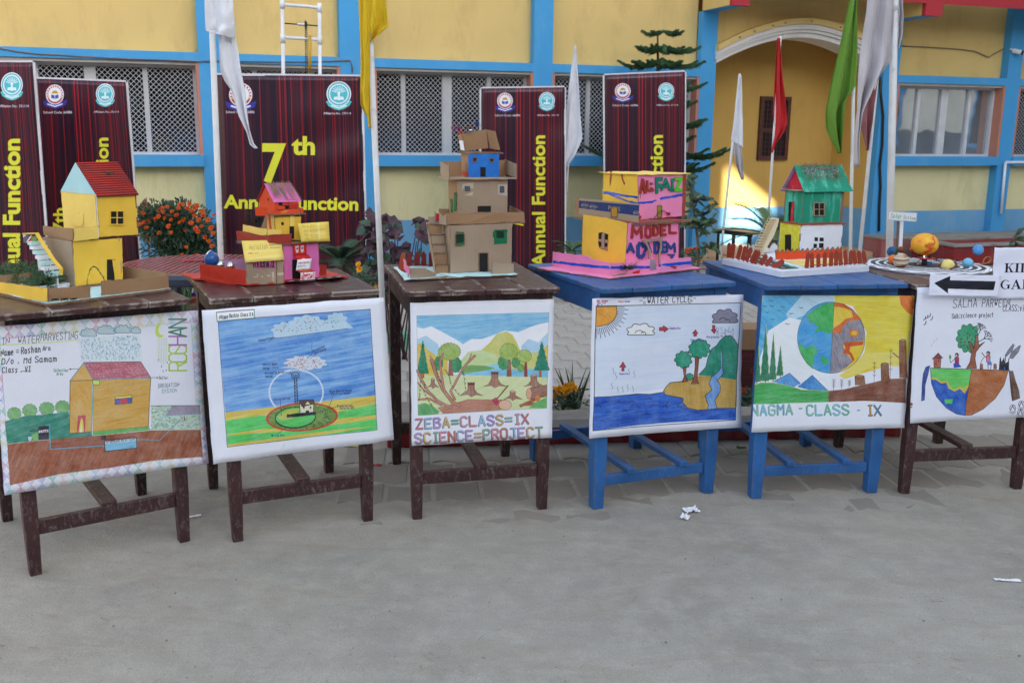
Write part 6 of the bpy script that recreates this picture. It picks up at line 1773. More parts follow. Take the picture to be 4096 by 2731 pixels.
opening(M, F1, 796, 1258, 878, 1430, 'door_opening', frame=CARD3, fw=.002)
f1 = gz_(k, 508, 1012, z1_); s1w = along(f1, D1, px=k(1215, 0)[0])
slab(M, 'floor_slab', CARD3, [f1, f1 + D1 * s1w, f1 + D1 * s1w + D2 * .2, f1 + D2 * .23 - D1 * .02], .006, amp=.002)
S1 = Plane(f1 + ZUP * .006, e1, k); S1L = Plane(f1, e2 + 10, k)
panel(M, 'parapet', CARD2, S1, [(507, 903), (1198, 895), (1210, 988), (513, 1003)], .004)
panel(M, 'parapet', CARD, S1L, [(442, 900), (470, 935), (505, 905), (508, 1010), (440, 1000)], .003); bk3 = S1.shift(-.19)
panel(M, 'parapet', CARD2, bk3, [(440, 864), (535, 868), (535, 930), (440, 930)], .003); panel(M, 'parapet', CARD, Plane(f1 + D1 * s1w, e2, k), [(1196, 895), (1075, 838), (1068, 890), (1200, 975)], .003)
P0, F2, w2_, z2_, L2 = storey(603, 975, z1_ + .006, 603, 1050, .15, CARD, CARD2)
for x0, y0, x1, y1, x2, y2, x3, y3 in ((645, 640, 750, 632, 740, 745, 640, 742), (965, 645, 1052, 645, 1050, 745, 968, 735)):
 panel(M, 'clear_tape', mat('frosted_tape', srgb(190, 176, 158), .3), F2, [(x0, y0), (x1, y1), (x2, y2), (x3, y3)], .0006, .001)
FILM = mat('grey_film', srgb(84, 88, 96), .2)
opening(M, F2, 670, 660, 718, 708, 'window_opening', out=.002, m=FILM); opening(M, F2, 984, 660, 1026, 722, 'window_opening', out=.002, m=FILM); opening(M, F2, 785, 838, 905, 892, 'door_opening')
panel(M, 'green_tape', GRNT, L2, [(570, 718), (592, 716), (594, 880), (572, 885)], .0006, .002); panel(M, 'green_tape', GRNT, L2, [(538, 770), (558, 775), (562, 890), (540, 890)], .0006, .002)
f2 = gz_(k, 527, 606, z2_); s2w = along(f2, D1, px=k(1140, 0)[0])
f2b = gz_(k, 450, 563, z2_ + .0);
slab(M, 'floor_slab', CARD, [f2, f2 + D1 * s2w, f2 + D1 * s2w + D2 * .17, f2 + D2 * .17], .004, amp=.002)
S2L = Plane(f2, e2, k); zz_ = z2_ + .004
panel(M, 'parapet', CARD, S2L, [(447, 438), (528, 482), (528, 604), (453, 568)], .003); S2b = Plane(f2 + D2 * .165, e1, k)
panel(M, 'parapet', CARD2, S2b, [(452, 440), (640, 438), (640, 580), (455, 580)], .003); panel(M, 'parapet', CARD2, S2b, [(975, 428), (1030, 426), (1030, 580), (975, 580)], .003)
panel(M, 'parapet', CARD, Plane(f2 + D1 * s2w, e2, k), [(1022, 420), (1134, 465), (1132, 588), (1022, 545)], .003)
P0, F3, w3_, z3_, L3 = storey(702, 582, z2_ + .004, 372, 976, .12, BLU3, CARD2)
opening(M, F3, 742, 404, 775, 440, 'window_opening', frame=CARD3, fw=.002); opening(M, F3, 894, 412, 927, 442, 'window_opening', frame=CARD3, fw=.002); opening(M, F3, 810, 490, 858, 577, 'door_opening')
panel(M, 'paint_smear', REDC, L3, [(655, 520), (698, 550), (698, 578), (648, 562)], .0005, .001)
f3 = gz_(k, 690, 372, z3_); f3l = gz_(k, 592, 348, z3_)
s3w = along(f3, D1, px=k(1018, 0)[0])
slab(M, 'floor_slab', CARD3, [f3, f3 + D1 * s3w, f3 + D1 * (s3w - .01) + D2 * .12, f3 + D2 * .13 - D1 * .01], .006, amp=.002)
t3 = Plane(f3 + D2 * .005 + ZUP * .006, e1, k); t3b = t3.shift(-.08)
panel(M, 'open_box', CARD2, t3b, [(640, 190), (865, 153), (880, 320), (660, 352)], .003); tb = t3b.at(880, 325)
tr3 = Plane(tb, -40, k); panel(M, 'open_box', CARD2, tr3, [(866, 153), (945, 170), (982, 337), (892, 322)], .003)
t3l = Plane(t3b.at(652, 345), -62, k); panel(M, 'open_box', CARD2, t3l, [(610, 205), (650, 188), (668, 345), (632, 342)], .003); panel(M, 'white_label', WHT, t3l, [(622, 250), (655, 252), (666, 342), (632, 336)], .0006, .001)
# small motor, switch and wires on the open top box
wt_ = thing('wire_motor', t3b.at(700, 190), 'tiny motor and switch with red, blue and black wires on the tower top', 'motor')
def wire(root, name, m, pl, pts, r): b = MB(); b.tube([pl.at(x, y, o) for x, y, o in pts], r, 6); return b.build(name, m, root, smooth=True)
RW = mat('red_wire', srgb(176, 26, 22), .4); BW = mat('blue_plastic', srgb(20, 40, 140), .35); KW = mat('black_wire', srgb(20, 20, 22), .4)
tw_ = t3b.shift(.01)
wire(wt_, 'wire', RW, tw_, [(550, 120, 0), (548, 145, .004), (580, 165, .006), (620, 135, .004), (650, 150, 0), (690, 160, 0)], .0012); wire(wt_, 'wire', RW, tw_, [(560, 112, 0), (610, 118, .003), (650, 160, .004), (640, 190, 0)], .0012)
wire(wt_, 'wire', RW, tw_, [(690, 150, 0), (705, 128, 0), (735, 130, 0), (742, 150, 0)], .0012); wire(wt_, 'wire', KW, tw_, [(700, 145, 0), (760, 112, 0), (820, 118, -.004), (858, 152, -.008)], .0012)
b = MB(); c0 = tw_.at(600, 140); b.box(c0, (.022, .008, .009), rotm(D1)); b.build('switch', BW, wt_, bevel=.001)
b = MB(); c0 = tw_.at(770, 98); b.box(c0, (.016, .006, .011), rotm(D1)); b.build('plug', BW, wt_, bevel=.001)
b = MB(); b.bar(tw_.at(705, 165), tw_.at(738, 165), .009, .009); b.build('motor', CHROME, wt_, bevel=.002); b = MB(); b.box(tw_.at(715, 172), (.014, .006, .005), rotm(D1)); b.build('blue_block', BW, wt_)
b = MB(); b.bar(tw_.at(605, 165, .003), tw_.at(640, 195, .003), .008, .006); b.build('switch_tab', REDC, wt_)
# outside stair
q = Plane(gz_(k, 405, 1440, Zf), 24, k)
panel(M, 'stringer', CARD, Plane(gz_(k, 400, 1445, Zf), e2 - 2, k), [(322, 985), (345, 985), (410, 1440), (398, 1445)], .003)
P_ = [q.at(x, y, o) for x, y, o in ((322, 985, -.1), (345, 985, -.1), (412, 1440, 0), (396, 1445, 0))]; b = MB(); b.prism(P_, q.n * .003); b.build('stringer', CARD, M)
for i, (xa, ya, xb, yb) in enumerate(((410, 1368, 525, 1438), (396, 1270, 508, 1352), (384, 1185, 498, 1258), (372, 1100, 486, 1176), (348, 1008, 466, 1085))):
 pl_ = q.shift(-.018 * i); panel(M, 'step', CARD2 if i in (0, 1, 4) else CARD, pl_, [(xa, ya), (xb, ya + 2), (xb, yb), (xa + 4, yb + 2)], .018, amp=.0006); panel(M, 'step_edge', CARD3, pl_, [(xa - 4, ya - 8), (xb + 3, ya - 8), (xb + 3, ya + 1), (xa - 2, ya + 1)], .02, .003, amp=.001)
panel(M, 'landing_card', CARD, q.shift(-.1), [(345, 935), (412, 932), (412, 1000), (348, 1002)], .003); panel(M, 'landing_card', MRED, q.shift(-.09), [(412, 905), (440, 905), (440, 972), (414, 975)], .003); panel(M, 'landing_card', CARD, q.shift(-.11), [(402, 885), (412, 888), (414, 990), (404, 990)], .003)
# picket fence and loose cards
fp = Plane(gz_(k, 165, 1375, Zf), 12, k)
REDF = paper('deep_red_paint', srgb(130, 26, 20), rough=.5)
for x0, x1, yt in ((152, 195, 1255), (218, 268, 1245), (280, 326, 1242), (350, 384, 1232)):
 panel(M, 'picket', REDF, fp, [(x0, yt + 30), ((x0 + x1) / 2, yt), (x1, yt + 30), (x1, 1375), (x0, 1378)], .003)
b = MB(); b.bar(fp.at(160, 1365, .003), fp.at(384, 1362, .003), .003, .012, up=fp.n); b.build('fence_rail', REDF, M)
lp = Plane(gz_(k, 70, 1385, Zf), 118, k); lq = Plane(gz_(k, 172, 1480, Zf), 120, k)
panel(M, 'picket', REDB, lq.shift(-.004), [(68, 1385), (105, 1255), (130, 1262), (138, 1435), (100, 1420)], .003); panel(M, 'loose_card', PINK, lq.shift(.004), [(118, 1308), (140, 1330), (150, 1370), (172, 1385), (180, 1430), (160, 1480), (150, 1440), (125, 1400)], .003)
bp_ = Plane(gz_(k, 182, 1482, Zf), 14, k); panel(M, 'low_wall', CARD, bp_, [(178, 1395), (320, 1396), (412, 1440), (412, 1486), (180, 1482)], .003); panel(M, 'low_wall', CARD, Plane(gz_(k, 915, 1442, Zf), 22, k), [(918, 1342), (1110, 1355), (1110, 1452), (915, 1444)], .004)

# ===== pink and yellow academy model
k = K(2130, 650, 3.1357); Z0 = .905
A = gz_(k, 960, 1458, Z0 + .004); e1, e2 = 34, 136
D1, D2 = dirs(e1, e2)
M = thing('model_house', A + D1 * .25 + D2 * .15, 'pink and yellow cardboard school model with cut-out letters AL:FAIZ MODEL ACADEMY', 'model house', 'cardboard model buildings on the tables')
B4 = [A, gz_(k, 2190, 1328, Z0 + .004), gz_(k, 2190, 1328, Z0) + D2 * .3 - D1 * .06, gz_(k, 62, 1333, Z0 + .004)]
B4[2].z = Z0 + .004
slab(M, 'base_board', CARD3, [p - ZUP * .003 for p in B4], .004, amp=.002); slab(M, 'base_sheet', PINK, [p + ZUP * .0012 for p in B4], .0025, amp=.003)
Zf = Z0 + .008
wl = Plane(gz_(k, 975, 1418, Zf), e2 - 4, k); wf = Plane(gz_(k, 975, 1418, Zf), e1, k)
w_ = panel(M, 'yard_wall', PINK, wl, [(255, 1120), (480, 1150), (690, 1168), (748, 1212), (860, 1235), (980, 1262), (978, 1420), (575, 1378), (246, 1322)], .002)
panel(M, 'blue_ribbon', RIBB, wl, [(258, 1230), (480, 1256), (780, 1290), (978, 1300), (978, 1334), (780, 1322), (480, 1288), (258, 1262)], .0006, .001)
panel(M, 'yard_wall', PINK, wf, [(980, 1262), (1240, 1250), (1472, 1218), (1470, 1405), (972, 1420)], .002)
panel(M, 'blue_ribbon', RIBB, wf, [(978, 1300), (1240, 1298), (1472, 1296), (1472, 1328), (1240, 1332), (978, 1334)], .0006, .001)
wr = Plane(gz_(k, 1605, 1385, Zf), e1 - 6, k); panel(M, 'yard_wall', PINK, wr, [(1608, 1225), (1990, 1185), (1996, 1310), (1606, 1385)], .002)
panel(M, 'blue_ribbon', RIBB, wr, [(1582, 1278), (1800, 1252), (2000, 1232), (2000, 1272), (1800, 1290), (1586, 1312)], .0006, .001)
REDS = mat('red_scrap', srgb(190, 30, 26), .5)
panel(M, 'red_scrap', REDS, wf, [(1262, 1370), (1355, 1348), (1338, 1392), (1270, 1400)], .001, .004); panel(M, 'red_scrap', REDS, wr, [(1728, 1310), (1740, 1296), (1810, 1298), (1800, 1332)], .001, .003)
H0 = gz_(k, 1160, 1330, Zf); hF = Plane(H0, e1, k); hL = Plane(H0, e2 - 6, k); HD = hL.e
panel(M, 'wall', YP, hL, [(638, 655), (900, 690), (1190, 760), (1160, 1328), (612, 1228)], .004)
panel(M, 'wall', PINK, hF, [(1192, 765), (1828, 735), (1828, 1270), (1160, 1328)], .004)
zt4 = zat(H0, k, 790); hw = along(H0, D1, px=k(1828, 0)[0]); hd = abs(along(H0, HD, px=k(612, 0)[0]))
vwall(M, 'wall', PINK, H0 + D1 * hw, HD, hd, zt4 - Zf, .004, -D1); vwall(M, 'wall', YP, H0 + HD * hd, D1, hw, zt4 - Zf)
panel(M, 'window_backing', VOID, hL, [(828, 885), (870, 876), (950, 905), (938, 1108), (838, 1072), (826, 1010)], .001, .001)  # black slab in place of the shaded window hole
panel(M, 'window_bars', CARD, hL, [(826, 955), (948, 972), (945, 1010), (828, 996)], .003, .003); panel(M, 'window_bars', CARD, hL, [(870, 876), (905, 884), (900, 1080), (862, 1078)], .003, .006); panel(M, 'window_bars', CARD2, hL, [(845, 1055), (938, 1058), (936, 1108), (840, 1076)], .002, .003)
sf = gz_(k, 1270, 790, zt4); sw_ = along(sf, D1, px=k(2000, 0)[0]); sd_ = abs(along(sf, HD, px=k(530, 0)[0]))
MAR = paper('maroon_paint_card', srgb(160, 60, 44), rough=.5)
slab(M, 'floor_slab', CARD3, [sf, sf + D1 * sw_, sf + D1 * sw_ + HD * .24, sf + HD * sd_], .007, amp=.002); slab(M, 'floor_paint', MAR, [sf + ZUP * .0072 + D1 * .004, sf + D1 * sw_ + ZUP * .0072, sf + D1 * sw_ + HD * .24 + ZUP * .0072, sf + HD * sd_ + ZUP * .0072], .001)
pb_ = Plane(sf + ZUP * .008, e2 - 6, k).shift(-.006)
P_ = [pb_.at(x, y) for x, y in ((588, 448), (1336, 522), (1326, 752), (583, 648))]
c = Canvas(520, 150, None, (168, 146, 124)); c.poly([(0, 22), (520, 10), (520, 96), (0, 92)], (36, 58, 112), raw=True, ang=0, amt=.12)
tn = (168, 150, 124)
c.font('PC 5', 262, 76, 38, tn, 2, 0)
for x, y in ((22, 70), (100, 74), (478, 84)):
 c.font('BiNGO!', x, y, 18, tn, -2, .02, .8); c.line(c.ell(x + 28, y - 6, 27, 20, 26, 20, 330), 2.4, tn, raw=True)
c.font('Collection', 400, 30, 8, (30, 34, 60), 2)
mC = c.material('snack_carton_print', .6, .2)
b = MB(); b.grid(lambda s, t: (P_[0] * (1 - s) + P_[1] * s) * t + (P_[3] * (1 - s) + P_[2] * s) * (1 - t), 8, 3); pr_ = b.build('parapet', mC, M, solid=.004)
opening(M, pb_, 988, 560, 1066, 684, 'door_opening', out=.003, m=mat('amber_card', srgb(190, 140, 40), .6), frame=CARD3, fw=.002)
pe = Plane(pb_.at(585, 645), 20, k); vwall(M, 'parapet', CARD, pb_.at(585, 648) - D1 * 0, D1, .12, .055, .003)
panel(M, 'parapet', CARD2, Plane(pb_.at(590, 648), 150, k), [(540, 448), (590, 452), (585, 646), (530, 640)], .003)
b = MB(); q0 = pb_.at(585, 600) + D1 * .04; b.prism([q0, q0 - HD * .2 + D1 * .02, q0 - HD * .2 + D1 * .02 + ZUP * .045, q0 + ZUP * .045], D1 * .003); b.build('parapet', MAR, M)
zu = zt4 + .0085; V0 = gz_(k, 1335, 716, zu); uF = Plane(V0, e1, k); uL = Plane(V0, e2 - 6, k); zr = zat(V0, k, 158)
panel(M, 'wall', PINK, uF, [(1326, 155), (1892, 148), (1880, 672), (1335, 716)], .004)
uw = along(V0, D1, px=k(1892, 0)[0]); ud = abs(along(Vector((V0.x, V0.y, zr)), HD, px=k(884, 0)[0]))
vwall(M, 'wall', YP, V0, HD, ud, zr - zu, .004, D1); vwall(M, 'wall', CARD2, V0 + D1 * uw, HD, ud, zr - zu, .004, -D1); vwall(M, 'wall', YP, V0 + HD * ud, D1, uw, zr - zu)
panel(M, 'corner_post', PICK, uF.shift(.002), [(1888, 150), (1930, 145), (1916, 680), (1876, 672)], .01)
panel(M, 'blue_ribbon', RIBB, uF, [(1322, 498), (1500, 484), (1620, 438), (1906, 382), (1906, 420), (1640, 460), (1500, 510), (1322, 526)], .0007, .001)
panel(M, 'blue_ribbon', RIBB, uL, [(888, 358), (1000, 372), (1180, 408), (1318, 422), (1318, 452), (1180, 436), (1000, 404), (888, 394)], .0007, .001); panel(M, 'blue_ribbon', RIBB, uL, [(930, 380), (1050, 420), (1200, 478), (1318, 500), (1318, 526), (1200, 500), (1050, 445), (960, 400)], .0007, .002)
panel(M, 'paint_drip', MAR, uL, [(972, 108), (994, 110), (985, 240), (968, 300), (964, 260)], .0006, .001); panel(M, 'paint_drip', MAR, uL, [(1106, 134), (1130, 138), (1135, 200), (1165, 270), (1150, 284), (1120, 210)], .0006, .001)
r0 = Vector((V0.x, V0.y, zr)); slab(M, 'roof', YP2, [r0 - D1 * .012 - HD * .012, r0 + D1 * (uw + .02) - HD * .012, r0 + D1 * (uw + .02) + HD * (ud + .01), r0 - D1 * .012 + HD * (ud + .014)], .003, amp=.002)
opening(M, uF, 1566, 542, 1620, 685, 'door', m=mat('olive_card', srgb(150, 146, 30), .6), frame=CARD3, fw=.002)
def letters(root, pl, seq, th=.006):
 for ch, x, y, h, w, m in seq:
  u = h / 6; st = GL[ch][0] if ch != 'M' else [[(0, 0), (0.3, 6), (2, 2.6), (3.7, 6), (4, 0)]]
  b = MB(); gw = max(gx for q in st for gx, gy in q); ww = abs((pl.at(x + 10, y) - pl.at(x, y)).length) * h / 10 * .21
  for q in st:
   pts = [pl.at(x + gx / max(gw, 1) * w, y - gy * u, .0005) for gx, gy in q]
   for i in range(len(pts) - 1):
    d = (pts[i + 1] - pts[i]); d = d.normalized() * ww * .4 if d.length > 0 else d
    b.bar(pts[i] - d + pl.n * (th / 2 + .0002 * i), pts[i + 1] + d + pl.n * (th / 2 + .0002 * i), ww, th * (1 + .01 * i), up=pl.n)
  b.build('letter', m, root)
RD = paper('brick_red_letter', srgb(160, 50, 34), rough=.45); TG = paper('teal_letter', srgb(20, 124, 98), rough=.4); LG = paper('lime_letter', srgb(90, 190, 40), rough=.4); NB = paper('navy_letter', srgb(30, 74, 140), rough=.4)
letters(M, uF, [('A', 1345, 372, 150, 62, RD), ('L', 1432, 348, 112, 72, RD), ('F', 1552, 372, 165, 62, TG), ('A', 1615, 338, 124, 102, TG), ('I', 1735, 348, 130, 20, TG), ('Z', 1790, 345, 140, 66, LG)])
for y in (268, 330): panel(M, 'letter', RD, uF, [(1482, y - 16), (1512, y - 16), (1514, y + 12), (1480, y + 12)], .005, .006)
letters(M, hF, [('M', 1242, 940, 120, 122, RD), ('O', 1415, 930, 120, 62, RD), ('D', 1515, 905, 110, 56, RD), ('E', 1612, 905, 115, 50, RD), ('L', 1715, 880, 95, 78, RD),
    ('A', 1182, 1125, 105, 84, NB), ('C', 1318, 1180, 160, 70, NB), ('A', 1400, 1118, 110, 78, NB), ('D', 1528, 1125, 120, 54, NB), ('E', 1618, 1120, 120, 46, NB), ('M', 1680, 1120, 100, 100, NB)])
panel(M, 'letter', NB, hF, [(1700, 1150), (1790, 1150), (1758, 1208), (1735, 1206), (1738, 1180), (1698, 1160)], .005, .006)
gp_ = hF.shift(.022)
panel(M, 'gate_post', CARD, gp_, [(1400, 992), (1440, 1060), (1460, 1120), (1452, 1215), (1478, 1215), (1488, 1110), (1430, 990)], .004); panel(M, 'gate_post', CARD, gp_, [(1605, 975), (1628, 975), (1624, 1090), (1606, 1150), (1610, 1250), (1605, 1330), (1592, 1390), (1568, 1390), (1585, 1300), (1578, 1160), (1600, 1080)], .004); panel(M, 'gate_lintel', CARD, gp_, [(1378, 985), (1500, 958), (1600, 952), (1640, 925), (1632, 972), (1385, 1005)], .006)
panel(M, 'gate', mat('silver_foil', srgb(150, 150, 160), .35, .2, 40, bump=.5), wf.shift(-.03), [(1478, 1222), (1548, 1215), (1552, 1340), (1475, 1352)], .002)
b = MB(); r7 = random.Random(4); pts = [uF.at(x, y, .008) for x, y in ((1520, 710), (1560, 660), (1600, 615), (1650, 610), (1700, 640), (1730, 672))]
for i in range(5): twig(b, pts[i], pts[i + 1], 6, .0035, .0016, r7, 0)
b.build('sprig', LEAFD, M)
tr0 = wf.at(1160, 1380, .012); b = MB(); b.tube([wf.at(1005, 1428, .012), wf.at(1100, 1405, .012), wf.at(1180, 1385, .012), wf.at(1190, 1340, .014), wf.at(1170, 1320, .012)], [.004, .004, .003, .002, .002], 6); b.build('driftwood', STRAW, M)
b = MB()
for i in range(16): twig(b, wf.at(1175, 1330, .012), wf.at(r7.uniform(1090, 1330), r7.uniform(1250, 1350), r7.uniform(.005, .03)), 9, .005, .0014, r7, 0)
b.build('twig', LEAFD, M)
panel(M, 'red_scrap', REDS, uF, [(1675, 635), (1732, 625), (1728, 662), (1690, 655)], .001, .006); panel(M, 'red_scrap', REDS, uF, [(1335, 668), (1368, 670), (1362, 705), (1340, 700)], .001, .006)

# ===== green roofed house with red fences on white foam
k = K(2850, 620, 3.0738); Z0 = .905
A = gz_(k, 842, 1508, Z0); e1, e2 = 23, 116
D1, D2 = dirs(e1, e2)
M = thing('model_house', A + D1 * .22 + D2 * .18, 'green roofed two-storey model house with a red picket fence on white foam board', 'model house', 'cardboard model buildings on the tables')
dR = gz_(k, 1925, 1435, Z0) - A; dL = gz_(k, 112, 1345, Z0) - A; ft = zat(A, k, 1428) - Z0
b = MB(); b.prism([A, A + dR, A + dR + dL * .96, A + dL], ZUP * ft); b.build('foam_base', FOAM, M, bevel=.002)
Zf = Z0 + ft + .0006
q = lambda x, y: gz_(k, x, y, Zf)
ROAD = mat('black_paper_road', srgb(44, 44, 48), .7)
slab(M, 'yard_sheet', mat('pale_yellow_sheet', srgb(236, 206, 110), .7), [q(860, 1300), q(1640, 1275), q(1660, 1310), q(1130, 1372)], .001); slab(M, 'road', ROAD, [q(400, 1235), q(520, 1245), q(1030, 1395), q(860, 1405), q(560, 1320)], .001)
slab(M, 'road_edge', TEAL, [q(500, 1238), q(560, 1250), q(1060, 1392), q(1015, 1400)], .0016); slab(M, 'yard_sheet', WHT, [q(600, 1215), q(900, 1200), q(900, 1290), q(760, 1290)], .001)
b = MB()
for i in range(6): x = 470 + i * 75; y = 1262 + i * 24; b.bar(q(x, y) + ZUP * .0016, q(x + 36, y + 11) + ZUP * .0016, .004, .001)
b.build('lane_mark', WHT, M)
H0 = q(1062, 1205); hF = Plane(H0, e1 - 2, k); hL = Plane(H0, e2 + 8, k); h1, h2 = hF.e, hL.e; zt5 = zat(H0, k, 862)
hw = along(H0, h1, px=k(1578, 0)[0]); hd = abs(along(H0, h2, px=k(806, 0)[0])); hh = zt5 - Zf
vwall(M, 'wall', WHT, H0, h1, hw, hh, .004, h2); vwall(M, 'wall', MYEL, H0, h2, hd, hh, .004, h1); vwall(M, 'wall', CARD, H0 + h1 * hw, h2, hd, hh, .004, -h1); vwall(M, 'wall', WHT, H0 + h2 * hd, h1, hw, hh)
for x0, y0, x1, y1 in ((1256, 1012, 1297, 1060), (1318, 1016, 1368, 1062), (1242, 1092, 1284, 1146), (1312, 1084, 1366, 1144)): opening(M, hF, x0, y0, x1, y1, 'window_opening')
opening(M, hL, 890, 980, 965, 1175, 'door_opening')
s0 = H0 + ZUP * (zt5 - Zf); slab(M, 'floor_slab', PICK, [s0 - h1 * .004 - h2 * .006, s0 + h1 * (hw + .02) - h2 * .006, s0 + h1 * (hw + .02) + h2 * (hd + .01), s0 - h1 * .004 + h2 * (hd + .01)], .004)
zg = zt5 + .004; G0 = gz_(k, 1090, 838, zg); gF = Plane(G0, e1 - 2, k); gL = Plane(G0, e2 + 8, k); zt6 = zat(G0, k, 440)
gw = along(G0, h1, px=k(1600, 0)[0]); gd = abs(along(G0, h2, px=k(872, 0)[0])); gh = zt6 - zg
vwall(M, 'wall', TEAL, G0, h1, gw - .02, gh, .004, h2); vwall(M, 'wall', TEAL, G0, h2, gd, gh, .004, h1); vwall(M, 'side_post', CARD, G0 + h1 * (gw - .02) + h2 * .004, h1 + h2 * .3, .028, gh, .004, h2); vwall(M, 'wall', CARD, G0 + h1 * (gw - .004), h2, gd, gh, .004, -h1); vwall(M, 'wall', CARD, G0 + h2 * gd, h1, gw, gh)
opening(M, gL, 935, 576, 1000, 815, 'door_opening'); panel(M, 'door', MRED, gL, [(975, 585), (1005, 588), (990, 822), (955, 812)], .002, .003)
panel(M, 'window_surround', WHT, gF, [(1238, 584), (1378, 586), (1374, 752), (1236, 748)], .001, .001); opening(M, gF, 1243, 588, 1372, 746, 'window_opening', out=.003, frame=CARD, cross=CARD, fw=.009)
# roof with two breaks
R0 = G0 + ZUP * (zt6 - zg); rm = R0 + h2 * gd / 2; zr = zat(rm + h1 * gw * .2, k, 128); zb = zat(R0 - h2 * -.012, k, 318)
prof = [(-.018, zt6 - .006), (.016, zb), (gd / 2, zr), (gd - .014, zb), (gd + .02, zt6 - .01)]
for i in range(4):
 (v0, a0), (v1, a1) = prof[i], prof[i + 1]
 Pq = [R0 + h2 * v0 - h1 * .012, R0 + h2 * v0 + h1 * (gw + .03), R0 + h2 * v1 + h1 * (gw + .02), R0 + h2 * v1 - h1 * .012]
 for p_, zz in zip(Pq, (a0, a0, a1, a1)): p_.z = zz
 nn = (Pq[1] - Pq[0]).cross(Pq[3] - Pq[0]).normalized(); b = MB(); b.prism(Pq, nn * .0016); b.build('roof', TEAL if i < 2 else LILAC, M)
gq = [(0.0, zt6), (.018, zb - .002), (gd / 2, zr - .004), (gd - .016, zb - .002), (gd, zt6)]
for s_, m_ in ((.008, MRED), (gw, CARD)):
 b = MB(); Pq = [R0 + h2 * v + h1 * s_ for v, a in gq]
 for p_, (v, a) in zip(Pq, gq): p_.z = a
 b.prism(Pq, h1 * .002); b.build('gable', m_, M)
b = MB(); p_ = R0 + h2 * (gd / 2) + h1 * .0065; b.prism([Vector((p_.x, p_.y, zr - .012)), Vector((p_.x, p_.y, zr - .03)) + h2 * .008, Vector((p_.x, p_.y, zr - .03)) - h2 * .008], h1 * .001); b.build('gable_mark', MYEL, M)
slab(M, 'awning', CARD, [R0 - h1 * .045 + h2 * .004, R0 + h1 * 0 + h2 * -.008, R0 + h2 * gd, R0 - h1 * .03 + h2 * (gd + .005)], .003)
b = MB(); r8 = random.Random(12)
for i in range(480):
 s_ = r8.uniform(.02, gw - .01); t_ = r8.random() ** 1.3
 v = gd / 2 + (.018 - gd / 2) * t_; z = zr + (zb - zr) * t_; p = R0 + h2 * v + h1 * s_; p.z = z + .004
 d = (h1 * r8.uniform(-1, 1) - h2 * r8.uniform(-.2, .9) + ZUP * r8.uniform(-.55, .15 if t_ > .12 else .5)).normalized() * r8.uniform(.015, .035)
 b.tube([p, p + d * .5 + ZUP * .003, p + d], .0006, 3, False)
o = b.build('straw', STRAW, M); tag(o, kind='stuff')
b = MB()
for i in range(420):
 s_ = r8.uniform(.03, gw - .01); t_ = r8.uniform(.25, .95); v = gd / 2 + (.02 - gd / 2) * t_; p = R0 + h2 * v + h1 * s_; p.z = zr + (zb - zr) * t_ + .004
 d = (h1 * r8.uniform(-1, 1) + ZUP * r8.uniform(-.4, .4)).normalized() * r8.uniform(.008, .02); b.tube([p, p + d], .0011, 3, False)
o = b.build('glitter_thread', mat('silver_thread', srgb(214, 210, 224), .3, metal=.3), M); tag(o, kind='stuff')
# cream stair
sp = Plane(q(600, 1225), e1 - 14, k)
c0 = [(590, 1225), (640, 1160), (700, 1075), (760, 960), (800, 860), (815, 790)]
panel(M, 'stair_back', CREAM, sp, [(478, 1215), (545, 1120), (600, 1000), (660, 860), (720, 770), (815, 780), (800, 870), (755, 985), (690, 1100), (620, 1222)], .003)
N_ = 14
for i in range(N_):
 t_ = i / (N_ - 1); y = 1210 - 425 * t_; x0 = 490 + 205 * t_ - 14 * math.sin(PI * t_); x1 = x0 + 118 - 18 * t_
 p, p2 = sp.at(x0, y, .008), sp.at(x1, y + 6, .008); b = MB(); b.bar(p, p2, .016, .0022); b.build('tread', CREAM, M)
 b = MB(); b.tube([p, p + ZUP * .014], .0011, 5); b.build('baluster', CREAM, M)
# fences
def picket(root, pl, x0, y0, x1, y1, w, m, name='picket', tip=14, out=0.0):
 a = pl.at(x0, y0, out); t = pl.at(x1, y1, out); d = (t - a).normalized(); L_ = (t - a).length; sdv = d.cross(pl.n).normalized(); ww = (pl.at(x0 + w, y0, out) - a).length / 2; tl = min(.008, L_ * .2)
 P_ = [a - sdv * ww, a + sdv * ww, a + d * (L_ - tl) + sdv * ww, t, a + d * (L_ - tl) - sdv * ww]; b = MB(); b.prism(P_, -pl.n * .0025); return b.build(name, m, root)
fL = Plane(q(790, 1392), e2, k); fR = Plane(q(1150, 1392), e1, k)
for x0, y0, x1, y1 in ((195, 1262, 205, 1072), (235, 1270, 262, 1082), (305, 1282, 352, 1102), (365, 1295, 408, 1118), (410, 1305, 480, 1135), (470, 1322, 545, 1168), (510, 1335, 578, 1175), (590, 1345, 668, 1222), (650, 1362, 735, 1258), (730, 1382, 880, 1302)):
 picket(M, fL, x0, y0, x1, y1, 44, PICK)
b = MB(); b.bar(fL.at(135, 1225, .003), fL.at(600, 1340, .003), .003, .008, up=fL.n); b.build('fence_rail', PICK, M)
for x0, y0, x1, y1 in ((1160, 1390, 1180, 1190), (1228, 1385, 1222, 1195), (1306, 1378, 1300, 1205), (1382, 1372, 1384, 1188), (1458, 1366, 1464, 1180), (1520, 1360, 1524, 1165), (1584, 1355, 1562, 1188), (1645, 1350, 1632, 1160), (1698, 1345, 1706, 1165), (1762, 1340, 1738, 1168), (1820, 1336, 1796, 1170), (1884, 1328, 1850, 1175)):
 picket(M, fR, x0, y0, x1, y1, 46, PICK)
b = MB(); b.bar(fR.at(1135, 1362, .003), fR.at(1880, 1315, .003), .003, .008, up=fR.n); b.build('fence_rail', PICK, M)
